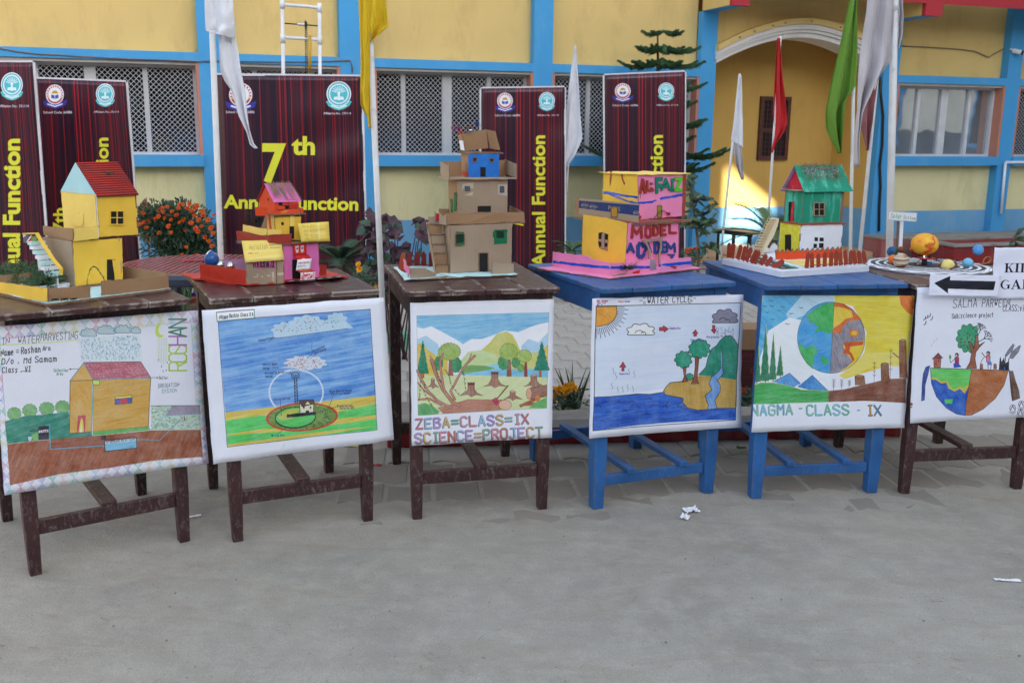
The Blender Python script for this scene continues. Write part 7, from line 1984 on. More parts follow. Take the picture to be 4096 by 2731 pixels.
iW = Plane(q(790, 1290), e1 - 2, k); pts = [(785, 1292), (785, 1180)]
x = 785
while x < 1560: y = 1182 - (x - 785) * .045; pts += [(x + 28, y - 12), (x + 42, y + 34)]; x += 62
pts += [(1592, 1138), (1594, 1262)]
panel(M, 'serrated_wall', ORNG, iW, pts, .006, amp=.0004); panel(M, 'serrated_wall_back', TEAL, iW.shift(-.0075), [(a - 6, b_ - 10) if b_ < 1230 else (a, b_) for a, b_ in pts], .006, amp=.0004)
bW = Plane(q(620, 1208), e1, k); panel(M, 'serrated_wall', FOAM, bW, [(435, 1200), (445, 1095), (470, 1130), (500, 1090), (530, 1140), (560, 1110), (700, 1150), (735, 1100), (760, 1085), (800, 1120), (800, 1205)], .006, amp=.0004); panel(M, 'serrated_wall_back', TEAL, bW.shift(-.007), [(440, 1190), (440, 1082), (475, 1118), (505, 1080), (535, 1128), (700, 1140), (730, 1090), (765, 1072), (800, 1110), (800, 1190)], .004, amp=.0004)

# ===== solar system
k = k34; Z0 = .8935
C0 = gz_(k, 1045, 885, Z0 + .008)
M = thing('solar_system_model', Vector((C0.x, C0.y, Z0)), 'round solar system model with painted ball planets on a dark ringed disc', 'solar system model')
DISC = mat('dark_grey_disc', srgb(62, 60, 62), .7, .2, 10)
rx, ry = .262, .27
b = MB(); b.lathe(Vector((C0.x, C0.y, Z0 + .001)), [(rx * .99, 0), (rx, .006), (rx * .995, .009)], 72); b.build('disc', DISC, M)
def wring(r0, r1, z, jag=0, name='orbit_ring', m=WHT):
 b = MB(); n = 110; vs = []
 for i in range(n):
  a = 2 * PI * i / n
  for r_ in (r0 - jag * (i % 3 == 0), r1 + jag * .6 * (i % 4 == 1)): vs.append((C0.x + r_ * math.cos(a), C0.y + r_ * math.sin(a), z));
 b.add(vs, [(2 * i, 2 * i + 1, (2 * i + 3) % (2 * n), (2 * i + 2) % (2 * n)) for i in range(n)]); b.build(name, m, M, solid=.0008)
zz = Z0 + .0106
for r0, r1, j in ((.246, .256, .004), (.212, .223, .005), (.178, .186, .005), (.140, .149, .004), (.1, .109, .003)): wring(r0, r1, zz, j)
b = MB(); n = 60; vs = []
for i in range(n): a = 2 * PI * i / n; vs += [(C0.x + .262 * math.cos(a), C0.y + .262 * math.sin(a), Z0 + .0), (C0.x + .2675 * math.cos(a), C0.y + .2675 * math.sin(a), Z0 + .005 + .003 * (i % 3)), (C0.x + .259 * math.cos(a), C0.y + .259 * math.sin(a), Z0 + .0105)]
b.add(vs, [(3 * i + a, (3 * i + 3 + a) % (3 * n), (3 * i + 4 + a) % (3 * n), 3 * i + 1 + a) for i in range(n) for a in (0, 1)]); b.build('paper_rim', WHT, M, solid=.0008)
def planet_mat(name, a, c2, c3=None, bands=False, sc=18):
 t = NT(name); n = t.noise(sc, t.map((.3, .3, 4) if bands else (1, 1, 1)), 6, .6, .6); cc = t.ramp(n, .44, .56, a, c2)
 if c3 is not None: cc = t.mix(t.ramp(t.noise(sc * 1.4, t.map((1, 1, 1), rot=(1, 2, 0)), 5), .56, .64), cc, c3)
 t.col(cc); t.rough(.6); t.bump(t.noise(70, None, 4), .5, .004); return t.m
zc = C0.copy(); zc.z = zz
pv = Plane(C0, math.degrees(math.atan2(TINFO[5]['u'].y, TINFO[5]['u'].x)), k)
SUNM = planet_mat('painted_sun', srgb(240, 190, 50), srgb(236, 160, 40), srgb(214, 84, 26), sc=22)
def planet(x, y, rp, out, m, nm, arm=True, sc=(1, 1, 1)):
 c_ = pv.at(x, y, out); r_ = (pv.at(x + rp, y, out) - c_).length; b = MB(); b.ball(c_, r_, 22, 14, sc, .03, x); o = b.build(nm, m, M, smooth=True); return c_, r_
sc_, sr = planet(1010, 598, 166, 0, SUNM, 'sun_ball', sc=(1, 1, .84))
hub = pv.at(1010, 775, 0)
b = MB(); b.lathe(Vector((hub.x, hub.y, zz)), [(.012, 0), (.012, hub.z - zz - .006)], 16); b.build('bottle_stem', mat('clear_plastic', srgb(60, 64, 80), .15), M, smooth=True)
b = MB(); b.lathe(hub - ZUP * .005, [(.040, 0), (.046, .002), (.044, .004), (.01, .005)], 32); b.build('red_plate', mat('red_plastic', srgb(206, 26, 34), .3), M)
b = MB(); b.lathe(hub, [(.014, 0), (.013, .012), (.009, .018)], 16); b.build('hub', CHROME, M)
STK = mat('black_stick', srgb(28, 26, 30), .5)
EA = planet_mat('painted_earth', srgb(24, 60, 140), srgb(20, 110, 70)); BR = planet_mat('painted_brown', srgb(140, 72, 34), srgb(110, 54, 28)); OR = planet_mat('painted_orange', srgb(224, 110, 36), srgb(200, 80, 30)); JU = planet_mat('painted_jupiter', srgb(140, 86, 56), srgb(214, 200, 178), bands=True, sc=14); SA = planet_mat('painted_saturn', srgb(222, 196, 70), srgb(232, 214, 130)); NE = planet_mat('painted_neptune', srgb(30, 110, 190), srgb(90, 160, 220)); UR = planet_mat('painted_uranus', srgb(40, 120, 190), srgb(120, 190, 220), srgb(180, 200, 110))
for x, y, rp, out, m_ in ((572, 698, 66, -.03, EA), (692, 672, 43, .0, BR), (846, 655, 35, -.04, OR), (580, 802, 60, .04, OR), (688, 818, 95, .07, JU), (1322, 885, 80, .11, SA), (1592, 855, 66, .06, UR), (1732, 675, 66, -.02, NE)):
 c_, r_ = planet(x, y, rp, out, m_, 'planet')
 b = MB(); a_ = hub + ZUP * .006 + (c_ - hub).normalized() * .01; b.tube([a_, a_.lerp(c_, .5) + ZUP * .004, c_], .0016, 5); b.build('arm', STK, M)
 if m_ is SA:
  Rr = Matrix.Rotation(math.radians(24), 3, pv.n) @ Matrix.Rotation(math.radians(14), 3, pv.e); b = MB(); b.lathe(c_, [(r_ * 1.04, -.0008), (r_ * 1.42, -.0008), (r_ * 1.42, .0008), (r_ * 1.04, .0008)], 36, Rr); b.f = b.f[:-2]; b.build('planet_ring', mat('brown_ring_card', srgb(92, 48, 44), .6), M)
for x, y in ((1205, 700), (900, 860), (1440, 850), (1200, 810), (1100, 780)):
 b = MB(); b.tube([hub + ZUP * .006, pv.at(x - 30, y + 12, .01), pv.at(x, y, .01)], .0015, 5); b.build('arm', STK, M)
b = MB(); P_ = [pv.at(1790 + 0, 880, .02), pv.at(1810, 800, .02), pv.at(1845, 768, .02), pv.at(1895, 770, .02), pv.at(1905, 810, .02), pv.at(1870, 850, .02), pv.at(1800, 860, .02), pv.at(1720, 850, .02)]
for i in range(7): b.bar(P_[i], P_[i + 1], .002, .008, up=pv.n)
b.build('foil_strip', mat('bronze_tape', srgb(170, 112, 60), .3), M)
for x, y, w2, m_ in ((930, 855, 50, CREAM), (1070, 850, 60, NE)): b = MB(); b.box(gz_(k, x, y, zz + .006), (.02, .012, .01), rotm(pv.e)); b.build('battery_block', m_, M)
# its name board on a white post
T_ = thing('name_board', gz_(k, 690, 760, zz), 'small white board lettered Solar System on a white paper post', 'sign')
pp_ = Plane(gz_(k, 672, 735, zz), 2, k)
b = MB(); b.bar(pp_.at(668, 735), pp_.at(692, 285), .016, .02, up=pp_.n); b.build('post', WHT, T_)
b = MB(); b.bar(pp_.at(630, 735, -.006), pp_.at(648, 285, -.006), .004, .016, up=pp_.n); b.build('post_side', CARD3, T_)
c = Canvas(260, 84, None, (232, 230, 240)); c.line([(3, 3), (257, 3), (257, 81), (3, 81)], 2, (90, 90, 110), raw=True, close=True)
c.text(26, 62, 'Solar', 42, 5, (120, 180, 56), 2, fit=104, slant=.05); c.text(140, 64, 'System', 30, 4, (110, 170, 80), 2, fit=112)
bd = pp_.shift(.014); P_ = [bd.at(515, 150), bd.at(905, 175), bd.at(893, 294), bd.at(505, 270)]
b = MB(); b.grid(lambda s, t: (P_[0] * (1 - s) + P_[1] * s) * t + (P_[3] * (1 - s) + P_[2] * s) * (1 - t), 2, 2); b.build('board', c.material('solar_system_lettering', .6, .1), T_, solid=.008)
# ------------------------------------------------------------------ standing banners
NAVYB = (44, 18, 34)
def curtain(c):
 r = np.random.default_rng(8); n = c.w
 base = np.interp(np.arange(n), np.linspace(0, n, 26), r.random(26)); fine = np.interp(np.arange(n), np.linspace(0, n, 130), r.random(130))
 v = .45 * base + .55 * fine
 lo, hi = np.array([30, 16, 36]) / 255, np.array([80, 18, 30]) / 255
 col = lo + (hi - lo) * np.clip((v - .25) / .5, 0, 1)[:, None]
 for i in range(30):
  x = int(r.random() * (n - 4)); w_ = 1 + int(r.random() * 3); col[x:x + w_] = np.array([176, 28, 38]) / 255 * (.75 + .25 * r.random())
 c.a[:] = col[None]
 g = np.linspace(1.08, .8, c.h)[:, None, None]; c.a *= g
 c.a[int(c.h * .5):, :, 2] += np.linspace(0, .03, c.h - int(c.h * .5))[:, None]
def emblem_a(c, x, y, r):                         # round school crest on a blue ribbon
 c.poly([(x - r * 1.35, y + r * .55), (x - r * .6, y + r * .75), (x, y + r * 1.0), (x + r * .6, y + r * .75), (x + r * 1.35, y + r * .5), (x + r * 1.2, y + r * 1.05), (x + r * .6, y + r * 1.3), (x, y + r * 1.45), (x - r * .6, y + r * 1.3), (x - r * 1.15, y + r * 1.1)], (56, 56, 150))
 c.line([(x - r * .8, y + r * .95), (x, y + r * 1.2), (x + r * .8, y + r * .95)], r * .14, (226, 226, 240))
 c.poly(c.ell(x, y, r, r, 30), (236, 232, 238)); c.line(c.ell(x, y, r * .82, r * .82, 30), r * .16, (190, 60, 84), close=True); c.poly(c.ell(x, y, r * .64, r * .64, 24), (240, 238, 240))
 for a in range(160, 385, 18): c.poly(c.ell(x + r * .82 * math.cos(math.radians(a)), y + r * .82 * math.sin(math.radians(a)), r * .07, r * .1, 6), (246, 240, 244))
 c.poly(c.ell(x, y - r * .1, r * .34, r * .3, 16, 180, 360), (214, 150, 40)); c.poly([(x - r * .4, y), (x, y + r * .1), (x + r * .4, y), (x + r * .4, y + r * .34), (x, y + r * .44), (x - r * .4, y + r * .34)], (80, 90, 170)); c.line([(x, y + r * .1), (x, y + r * .44)], r * .06, (240, 240, 240))
 for s_ in (-1, 1): c.poly(c.ell(x + s_ * r * .72, y + r * .3, r * .1, r * .1, 5), (226, 180, 50))
def emblem_b(c, x, y, r):                         # round turquoise crest with torch and sun
 c.poly([(x - r * 1.05, y + r * .6), (x - r * .8, y + r * .5), (x, y + r * .98), (x + r * .8, y + r * .5), (x + r * 1.05, y + r * .6), (x + r * .85, y + r * .95), (x + r * .4, y + r * 1.2), (x, y + r * 1.3), (x - r * .4, y + r * 1.2), (x - r * .85, y + r * .95)], (86, 196, 200))
 c.line([(x - r * .6, y + r * .92), (x, y + r * 1.12), (x + r * .6, y + r * .92)], r * .1, (230, 244, 246))
 c.poly(c.ell(x, y, r, r, 32), (232, 240, 244)); c.line(c.ell(x, y, r * .86, r * .86, 32), r * .1, (90, 180, 196), close=True); c.poly(c.ell(x, y, r * .7, r * .7, 26), (84, 192, 204))
 for a in range(200, 345, 20): c.line([(x + r * .25 * math.cos(math.radians(a)), y - r * .05 + r * .25 * math.sin(math.radians(a))), (x + r * .55 * math.cos(math.radians(a)), y - r * .05 + r * .55 * math.sin(math.radians(a)))], r * .07, (226, 244, 246))
 c.poly([(x - r * .08, y), (x + r * .08, y), (x + r * .12, y + r * .5), (x - r * .12, y + r * .5)], (236, 246, 248)); c.poly(c.ell(x, y - r * .08, r * .14, r * .14, 10), (236, 246, 248))
 c.poly([(x - r * .4, y + r * .25), (x - r * .12, y + r * .2), (x - r * .12, y + r * .45), (x - r * .4, y + r * .48)], (236, 246, 248)); c.poly([(x + r * .4, y + r * .25), (x + r * .12, y + r * .2), (x + r * .12, y + r * .45), (x + r * .4, y + r * .48)], (236, 246, 248))
YT = (226, 222, 60)
def banner(label, kf, C, Y, yaw, draw, w, h, seed, lean=.0, rough=.3):
 """C: TL TR BR BL in crop pixels; stands on two posts"""
 c = Canvas(w, h, C, (80, 20, 30)); curtain(c); draw(c)
 a = math.radians(yaw); e = Vector((math.cos(a), math.sin(a), 0)); n = Vector((math.sin(a), -math.cos(a), 0)); p0 = Vector((0, Y, 0))
 Q = [onpl(*kf(*q), p0, n) for q in C]
 foot = (Q[2] + Q[3]) / 2; root = thing('banner', Vector((foot.x, foot.y, 0)), label, 'banner', 'standing banners in front of the school')
 b = MB()
 def fn(s, t):
  t = 1 - t; P = (Q[0] * (1 - s) + Q[1] * s) * (1 - t) + (Q[3] * (1 - s) + Q[2] * s) * t
  wv = .006 * mn.noise(Vector((s * 2 + seed, t * 3, 0))) + .004 * math.sin((t * 26 + s * 5 + seed) ) * max(0, mn.noise(Vector((s * 1.5, t * 1.5, seed * 2.0)))) * 2
  return P + n * wv * 1.6
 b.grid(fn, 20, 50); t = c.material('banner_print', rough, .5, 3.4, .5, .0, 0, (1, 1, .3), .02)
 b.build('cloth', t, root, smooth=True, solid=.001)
 WF = mat('white_banner_frame', srgb(214, 210, 214), .5)
 for s_, nm in ((0, 'post'), (1, 'post')):
  top = Q[0].lerp(Q[1], s_) - n * .012; bot = Q[3].lerp(Q[2], s_) - n * .012
  d = (bot - top).normalized(); k_ = top.z / -d.z if d.z < 0 else 1
  b = MB(); b.bar(top + e * (-.006 if s_ == 0 else .006), top + d * k_ + e * (-.006 if s_ == 0 else .006), .018, .018, up=n); b.build(nm, WF, root)
 b = MB(); b.bar(Q[0] - n * .012 + ZUP * .004, Q[1] - n * .012 + ZUP * .004, .018, .016, up=n); b.build('top_rail', WF, root)
 return root
kA = K(0, 0, 1.2067); kB = K(700, 0, 1.2067); kC = K(1500, 0, 1.2067); kD = K(2100, 0, 1.2067); kE = K(2700, 0, 1.206); kF_ = K(3300, 0, 1.206)
def vtext(c, x, y, t, h, sx, bold=.028):
 """lettering that climbs the banner"""
 c.font(t, x, y, h, YT, -90, bold, sx, raw=False)
def draw3(c):
 emblem_a(c, 316, 456, 56); emblem_b(c, 790, 452, 60)
 c.font('School Code: 66886', 244, 543, 12, (230, 226, 232), 0, .01, .98, raw=False); c.font('Affiliation No.: 331114', 716, 549, 11, (230, 226, 232), 0, .01, .92, raw=False)
 c.font('7', 416, 868, 178, YT, 0, .035, .86, raw=False); c.font('th', 566, 738, 84, YT, 0, .035, 1.12, raw=False); c.font('Annual Function', 238, 996, 62, YT, 1, .035, 1.11, raw=False)
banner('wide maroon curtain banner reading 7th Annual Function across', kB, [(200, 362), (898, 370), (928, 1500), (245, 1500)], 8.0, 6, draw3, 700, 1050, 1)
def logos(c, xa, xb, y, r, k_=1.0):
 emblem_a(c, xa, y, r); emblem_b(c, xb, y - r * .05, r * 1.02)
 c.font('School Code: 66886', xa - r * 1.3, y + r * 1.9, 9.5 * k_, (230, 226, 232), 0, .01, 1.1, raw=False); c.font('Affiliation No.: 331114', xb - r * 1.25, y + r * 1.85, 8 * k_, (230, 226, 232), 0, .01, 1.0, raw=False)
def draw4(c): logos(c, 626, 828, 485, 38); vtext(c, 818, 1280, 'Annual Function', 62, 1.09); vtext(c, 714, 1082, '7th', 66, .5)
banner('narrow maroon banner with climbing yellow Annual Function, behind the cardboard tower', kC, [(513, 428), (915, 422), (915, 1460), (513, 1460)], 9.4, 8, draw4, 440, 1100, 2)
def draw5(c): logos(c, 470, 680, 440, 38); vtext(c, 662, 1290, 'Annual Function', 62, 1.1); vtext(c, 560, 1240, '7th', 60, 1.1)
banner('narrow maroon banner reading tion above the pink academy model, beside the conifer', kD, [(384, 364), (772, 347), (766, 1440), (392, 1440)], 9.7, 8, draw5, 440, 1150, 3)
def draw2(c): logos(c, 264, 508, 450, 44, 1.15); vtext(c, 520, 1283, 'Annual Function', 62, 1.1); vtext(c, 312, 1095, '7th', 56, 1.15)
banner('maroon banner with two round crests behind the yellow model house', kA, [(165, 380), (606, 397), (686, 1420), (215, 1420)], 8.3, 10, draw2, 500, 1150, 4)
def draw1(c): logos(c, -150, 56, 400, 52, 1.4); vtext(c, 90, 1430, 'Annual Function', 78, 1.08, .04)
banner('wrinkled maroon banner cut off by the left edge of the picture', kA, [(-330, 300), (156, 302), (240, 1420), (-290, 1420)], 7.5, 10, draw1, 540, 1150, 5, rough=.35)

# ------------------------------------------------------------------ flags on poles
POLE = mat('white_pole_paint', srgb(214, 212, 210), .5, .08, 12, stain=srgb(150, 150, 156), sscale=10, sth=(.6, .75))
PVC = mat('white_pvc', srgb(226, 226, 230), .35)
def cloth(name, c, var=.06):
 m_ = mat(name, c, .85, var, 8, .3, 120); b_ = m_.node_tree.nodes['Principled BSDF']; b_.inputs['Subsurface Weight'].default_value = 0.0; return m_
FW = cloth('white_cloth', srgb(222, 222, 228)); FY = cloth('yellow_cloth', srgb(214, 180, 28)); FG = cloth('green_cloth', srgb(98, 138, 44)); FR = cloth('red_cloth', srgb(192, 36, 40)); FGR = cloth('grey_white_cloth', srgb(186, 180, 184)); FPK = cloth('faded_maroon_cloth', srgb(150, 96, 100), .15)
def pole(name, label, kf, pa, pb, Y, dia, grp='flag poles in the yard', cat='flag pole', top_ext=0.0):
 """pa upper, pb lower crop pixel; the pole is carried down to the ground"""
 p0 = Vector((0, Y, 0)); n = Vector((0, -1, 0)); a, b_ = onpl(*kf(*pa), p0, n), onpl(*kf(*pb), p0, n); d = (b_ - a).normalized()
 foot = b_ + d * (b_.z / -d.z); a = a - d * top_ext
 r_ = thing(name, foot, label, cat, grp); b = MB(); b.tube([foot, a], dia / 2, 10); b.build('pole', POLE, r_, smooth=True)
 b = MB(); b.ball(a, dia * .55, 10, 6); b.build('cap', POLE, r_, smooth=True)
 return r_, p0, n
def flag(r_, p0, n, kf, L_, R_, m, folds=3, amp=.03, out=.02, name='flag', seed=1, nv=34, nu=30, tat=0):
 """L_, R_: the cloth's left and right edges, top to bottom, in crop pixels"""
 def samp(E, t):
  x = t * (len(E) - 1); i = min(int(x), len(E) - 2); f = x - i; a, b_ = E[i], E[i + 1]; return (a[0] + (b_[0] - a[0]) * f, a[1] + (b_[1] - a[1]) * f)
 b = MB()
 def fn(s, t):
  t = 1 - t; a, c_ = samp(L_, t), samp(R_, t); x = a[0] * (1 - s) + c_[0] * s; y = a[1] * (1 - s) + c_[1] * s
  P = onpl(*kf(x, y), p0, n); wd = math.sin(s * PI * folds + seed + 1.5 * t) * amp * min(1, .3 + t) * (.4 + .6 * math.sin(s * PI))
  wd += .4 * amp * mn.noise(Vector((s * 4, t * 4, seed))) + .28 * amp * mn.noise(Vector((s * 13, t * 5, seed + 4)))
  if tat and t > .9: P = P + ZUP * .01 * mn.noise(Vector((s * 20, 0, seed)))
  return P + n * (out + wd)
 b.grid(fn, nu, nv); return b.build(name, m, r_, smooth=True, solid=.0012)
r_, p0, n = pole('flag_pole', 'tall white pole with a drooping white flag in front of the wide banner, left', kB, (180, 160), (222, 1255), 5.3, .031)
flag(r_, p0, n, kB, [(150, -120), (153, 30), (155, 150), (168, 156)], [(260, -120), (285, 0), (292, 100), (288, 190)], FW, 2.2, .03, .025, seed=2)
flag(r_, p0, n, kB, [(200, 120), (206, 180), (208, 250), (212, 340), (232, 390), (268, 440), (300, 560), (345, 640), (362, 700), (386, 718)], [(285, 100), (290, 190), (305, 260), (318, 340), (335, 430), (345, 520), (352, 580), (362, 650), (374, 690), (392, 716)], FW, 3.2, .03, -.015, seed=4, nv=36)
r_, p0, n = pole('flag_pole', 'white pole with the long yellow flag, left of the cardboard tower', kB, (943, 210), (1000, 1450), 5.0, .030)
flag(r_, p0, n, kB, [(886, -100), (892, 40), (898, 200), (900, 330), (898, 420), (900, 510), (930, 570), (938, 622)], [(950, -100), (946, 40), (943, 200), (945, 300), (944, 400), (946, 500), (946, 560), (950, 622)], FY, 2.4, .022, .03, seed=3, nv=34)
flag(r_, p0, n, kB, [(944, -100), (944, 30), (944, 120), (944, 204)], [(1010, -100), (1024, 40), (1034, 130), (948, 206)], FY, 2.2, .03, .012, seed=6)
r_, p0, n = pole('flag_pole', 'white flag hanging against the narrow banner behind the cardboard tower', kC, (966, 222), (905, 1250), 9.62, .02)
flag(r_, p0, n, kC, [(962, 228), (948, 320), (934, 430), (922, 540), (915, 640), (912, 740), (916, 818)], [(970, 228), (976, 330), (984, 440), (990, 560), (1000, 668), (965, 750), (918, 818)], FW, 2.6, .035, .03, seed=5)
r_, p0, n = pole('flag_pole', 'thin pole with a small torn white flag in the arch', kE, (312, 362), (220, 1230), 8.0, .019)
flag(r_, p0, n, kE, [(308, 366), (298, 450), (286, 540), (276, 620), (266, 676)], [(318, 366), (321, 450), (322, 560), (324, 640), (325, 712)], FW, 2, .02, .015, seed=7)
flag(r_, p0, n, kE, [(276, 680), (284, 740), (296, 800), (318, 868)], [(322, 700), (326, 760), (330, 830), (332, 868)], FGR, 3, .03, .0, seed=8)
r_, p0, n = pole('flag_pole', 'thin pole with the red flag before the barred arch window', kE, (508, 182), (450, 1050), 8.3, .021)
flag(r_, p0, n, kE, [(490, 186), (486, 260), (478, 380), (470, 500), (470, 560), (480, 620), (474, 670), (462, 730)], [(504, 186), (508, 270), (516, 380), (528, 480), (538, 590), (520, 640), (490, 680), (464, 738)], FR, 3.2, .035, .02, seed=9)
r_, p0, n = pole('flag_pole', 'pole with the long green flag right of the arch', kF_, (146, -20), (122, 1200), 6.6, .022)
flag(r_, p0, n, kF_, [(122, -30), (90, 130), (60, 260), (28, 400), (2, 540), (4, 620), (28, 680), (60, 740)], [(150, -30), (150, 100), (150, 220), (146, 330), (136, 420), (92, 480), (80, 620), (66, 738)], FG, 3.2, .05, .02, seed=10, nv=34)
r_, p0, n = pole('flag_pole', 'leaning pole with a faded maroon flag, behind the grey flag', kF_, (250, 380), (168, 1210), 6.9, .026, top_ext=.8)
flag(r_, p0, n, kF_, [(206, 300), (176, 420), (158, 560), (176, 630), (196, 722)], [(262, 300), (254, 380), (240, 470), (222, 600), (202, 726)], FPK, 2.5, .03, .012, seed=11)
r_, p0, n = pole('flag_pole', 'thickest white pole carrying the large grey-white flag, near the solar system model', kF_, (336, 30), (311, 1200), 5.7, .040, top_ext=.4)
flag(r_, p0, n, kF_, [(198, -60), (188, 60), (170, 200), (150, 360), (146, 480), (142, 600), (138, 700), (140, 800)], [(322, -60), (326, 60), (320, 180), (316, 290), (250, 380), (176, 500), (152, 640), (144, 806)], FGR, 3.6, .05, .03, seed=12, nv=36)
flag(r_, p0, n, kF_, [(345, -60), (346, 60), (346, 160), (348, 236)], [(372, -60), (375, 60), (374, 160), (350, 238)], FGR, 2, .03, .0, seed=13)
b = MB(); c0 = onpl(*kF_(334, 42), p0, n); b.lathe(c0, [(.022, -.012), (.024, 0), (.022, .012)], 12); b.build('rope_wrap', FGR, r_)

# white pipe frame with a chain wheel rising over the wide banner
p0 = Vector((0, 8.35, 0)); n = Vector((0, -1, 0)); A_ = lambda x, y, o=0: onpl(*kB(x, y), p0 + n * o, n)
gr = lambda P, d: P + d * (P.z / -d.z)
f0 = A_(523, 350); t_ = thing('pipe_frame', Vector((f0.x, f0.y, 0)), 'ladder-shaped white plastic pipe frame with a chain above the wide banner', 'pipe frame')
for (xa, ya), (xb, yb) in (((517, 10), (523, 350)), ((697, 25), (700, 352))):
 a, b_ = A_(xa, ya), A_(xb, yb); d = (b_ - a).normalized(); b = MB(); b.tube([a, b_ + d * (b_.z / -d.z)], .0145, 10); b.build('upright', PVC, t_, smooth=True)
 for yy in ((22, 186) if xa < 600 else (38, 192)):
  c_ = a.lerp(b_, (yy - ya) / (yb - ya)); b = MB(); b.tube([c_ + ZUP * .035, c_ - ZUP * .035], .019, 10); b.build('joint', PVC, t_, smooth=True)
for (xa, ya), (xb, yb) in (((519, 22), (697, 38)), ((522, 182), (698, 192))): b = MB(); b.tube([A_(xa, ya), A_(xb, yb)], .0135, 10); b.build('rung', PVC, t_, smooth=True)
IRON = mat('dark_iron', srgb(52, 52, 58), .4, metal=.6)
b = MB(); b.tube([A_(530, 114), A_(690, 126)], .005, 8); b.build('axle', IRON, t_); b = MB(); b.tube([A_(592, 118), A_(632, 121)], .011, 10); b.build('hub', CHROME, t_)
b = MB(); b.lathe(A_(631, 122), [(.0, -.003), (.035, -.003), (.035, .003), (.0, .003)], 16, Matrix.Rotation(PI / 2, 3, 'Y')); b.build('chain_wheel', IRON, t_)
for xx in (629, 636):
 b = MB(); a, b_ = A_(xx, 108, .01), A_(xx + 2, 350, .01); N = 46
 for i in range(N): c_ = a.lerp(b_, (i + .5) / N); b.box(c_, (.010 if i % 2 else .005, .004, (b_ - a).length / N * .8), None)
 o = b.build('chain', IRON, t_); tag(o, kind='stuff')
b = MB(); b.tube([A_(651, 172, .03), A_(650, 352, .03)], .0135, 8); b.build('yellow_rod', mat('yellow_bamboo', srgb(190, 150, 50), .5), t_, smooth=True)

# ------------------------------------------------------------------ plants
LG1 = mat('mid_green_leaf', srgb(70, 98, 60), .55, .4, 14); LG2 = mat('dark_green_leaf', srgb(46, 72, 50), .5, .4, 14); LPU = mat('purple_coleus_leaf', srgb(58, 30, 44), .5, .4, 14, stain=srgb(96, 30, 60), sscale=20); ARA = mat('araucaria_needles', srgb(62, 96, 60), .6, .45, 12)
ORF = mat('orange_petal', srgb(214, 88, 18), .7, .15, 30); YOF = mat('yellow_orange_petal', srgb(240, 168, 16), .7, .15, 30); BARK = mat('grey_brown_bark', srgb(96, 82, 66), .9, .3, 20, .8, 60); VIO = mat('violet_petal', srgb(70, 40, 130), .6); WPET = mat('white_petal', srgb(222, 220, 228), .6)
def leaf(b, p, d, L_, w, up=None, droop=.2, fold=.15):
 up = up or Vector((random.uniform(-.7, .7), -random.uniform(.2, 1), random.uniform(.3, 1)))
 d = d.normalized(); sd = d.cross(up); sd = sd.normalized() if sd.length > 1e-3 else Vector((1, 0, 0)); nn = sd.cross(d)
 m1 = p + d * L_ * .4 + nn * fold * w; e = p + d * L_ - ZUP * droop * L_
 b.add([p, p + d * L_ * .35 + sd * w / 2, m1, p + d * L_ * .35 - sd * w / 2, p + d * L_ * .72 + sd * w * .36 - ZUP * droop * L_ * .4, p + d * L_ * .72 - sd * w * .36 - ZUP * droop * L_ * .4, e],
          [(0, 1, 2), (0, 2, 3), (1, 4, 2), (2, 5, 3), (2, 4, 6), (2, 6, 5)])
def blob_plant(root, c, rad, n, r, m, L_=(.03, .06), w=.4, stems=12, name='leaves', lobes=5):
 """leaves through the volume of uneven lobes"""
 b = MB(); cs = [(Vector((r.uniform(-.55, .55) * rad[0], r.uniform(-.55, .55) * rad[1], r.uniform(-.4, .5) * rad[2])), r.uniform(.4, .62)) for _ in range(lobes)]
 for i in range(n):
  o, q = cs[i % lobes]; d = Vector((r.gauss(0, 1), r.gauss(0, 1), r.gauss(0, .9))).normalized(); k_ = r.random() ** .35
  p = c + o + Vector((d.x * rad[0], d.y * rad[1], d.z * rad[2])) * q * k_
  if p.z < .02: continue
  l_ = r.uniform(*L_); leaf(b, p, d + Vector((r.uniform(-.6, .6), r.uniform(-.6, .6), r.uniform(-.2, .7))), l_, l_ * w, droop=r.uniform(0, .4))
 o = b.build(name, m, root); tag(o, kind='stuff'); b = MB()
 for i in range(stems):
  a = r.uniform(0, 2 * PI); e = c + Vector((math.cos(a) * rad[0] * r.uniform(.2, .8), math.sin(a) * rad[1] * r.uniform(.2, .8), r.uniform(-.2, .8) * rad[2]))
  s_ = Vector((c.x + r.uniform(-.04, .04), c.y + r.uniform(-.04, .04), 0)); b.tube([s_, s_.lerp(e, .5) + Vector((0, 0, .03)), e], [.006, .005, .002], 5, False)
 b.build('stems', LG1, root)
_fm = {}
def flower_mesh(m, r0, petals=9, layers=2, seed=1):
 k_ = (m.name, round(r0, 4), seed)
 if k_ in _fm: return _fm[k_]
 b = MB(); r = random.Random(seed)
 for L_ in range(layers):
  for i in range(petals):
   a = 2 * PI * (i + .5 * L_) / petals; d = Vector((math.cos(a), math.sin(a), .15 + .5 * L_)); s_ = Vector((-math.sin(a), math.cos(a), 0)) * r0 * .38
   rr_ = r0 * (1 - .3 * L_) * r.uniform(.85, 1.1); b.add([(0, 0, 0), d * rr_ * .7 + s_, d * rr_ + ZUP * r0 * .1, d * rr_ * .7 - s_], [(0, 1, 2, 3)])
 me = bpy.data.meshes.new('flower'); me.from_pydata(b.v, [], b.f); me.materials.append(m); _fm[k_] = me; return me
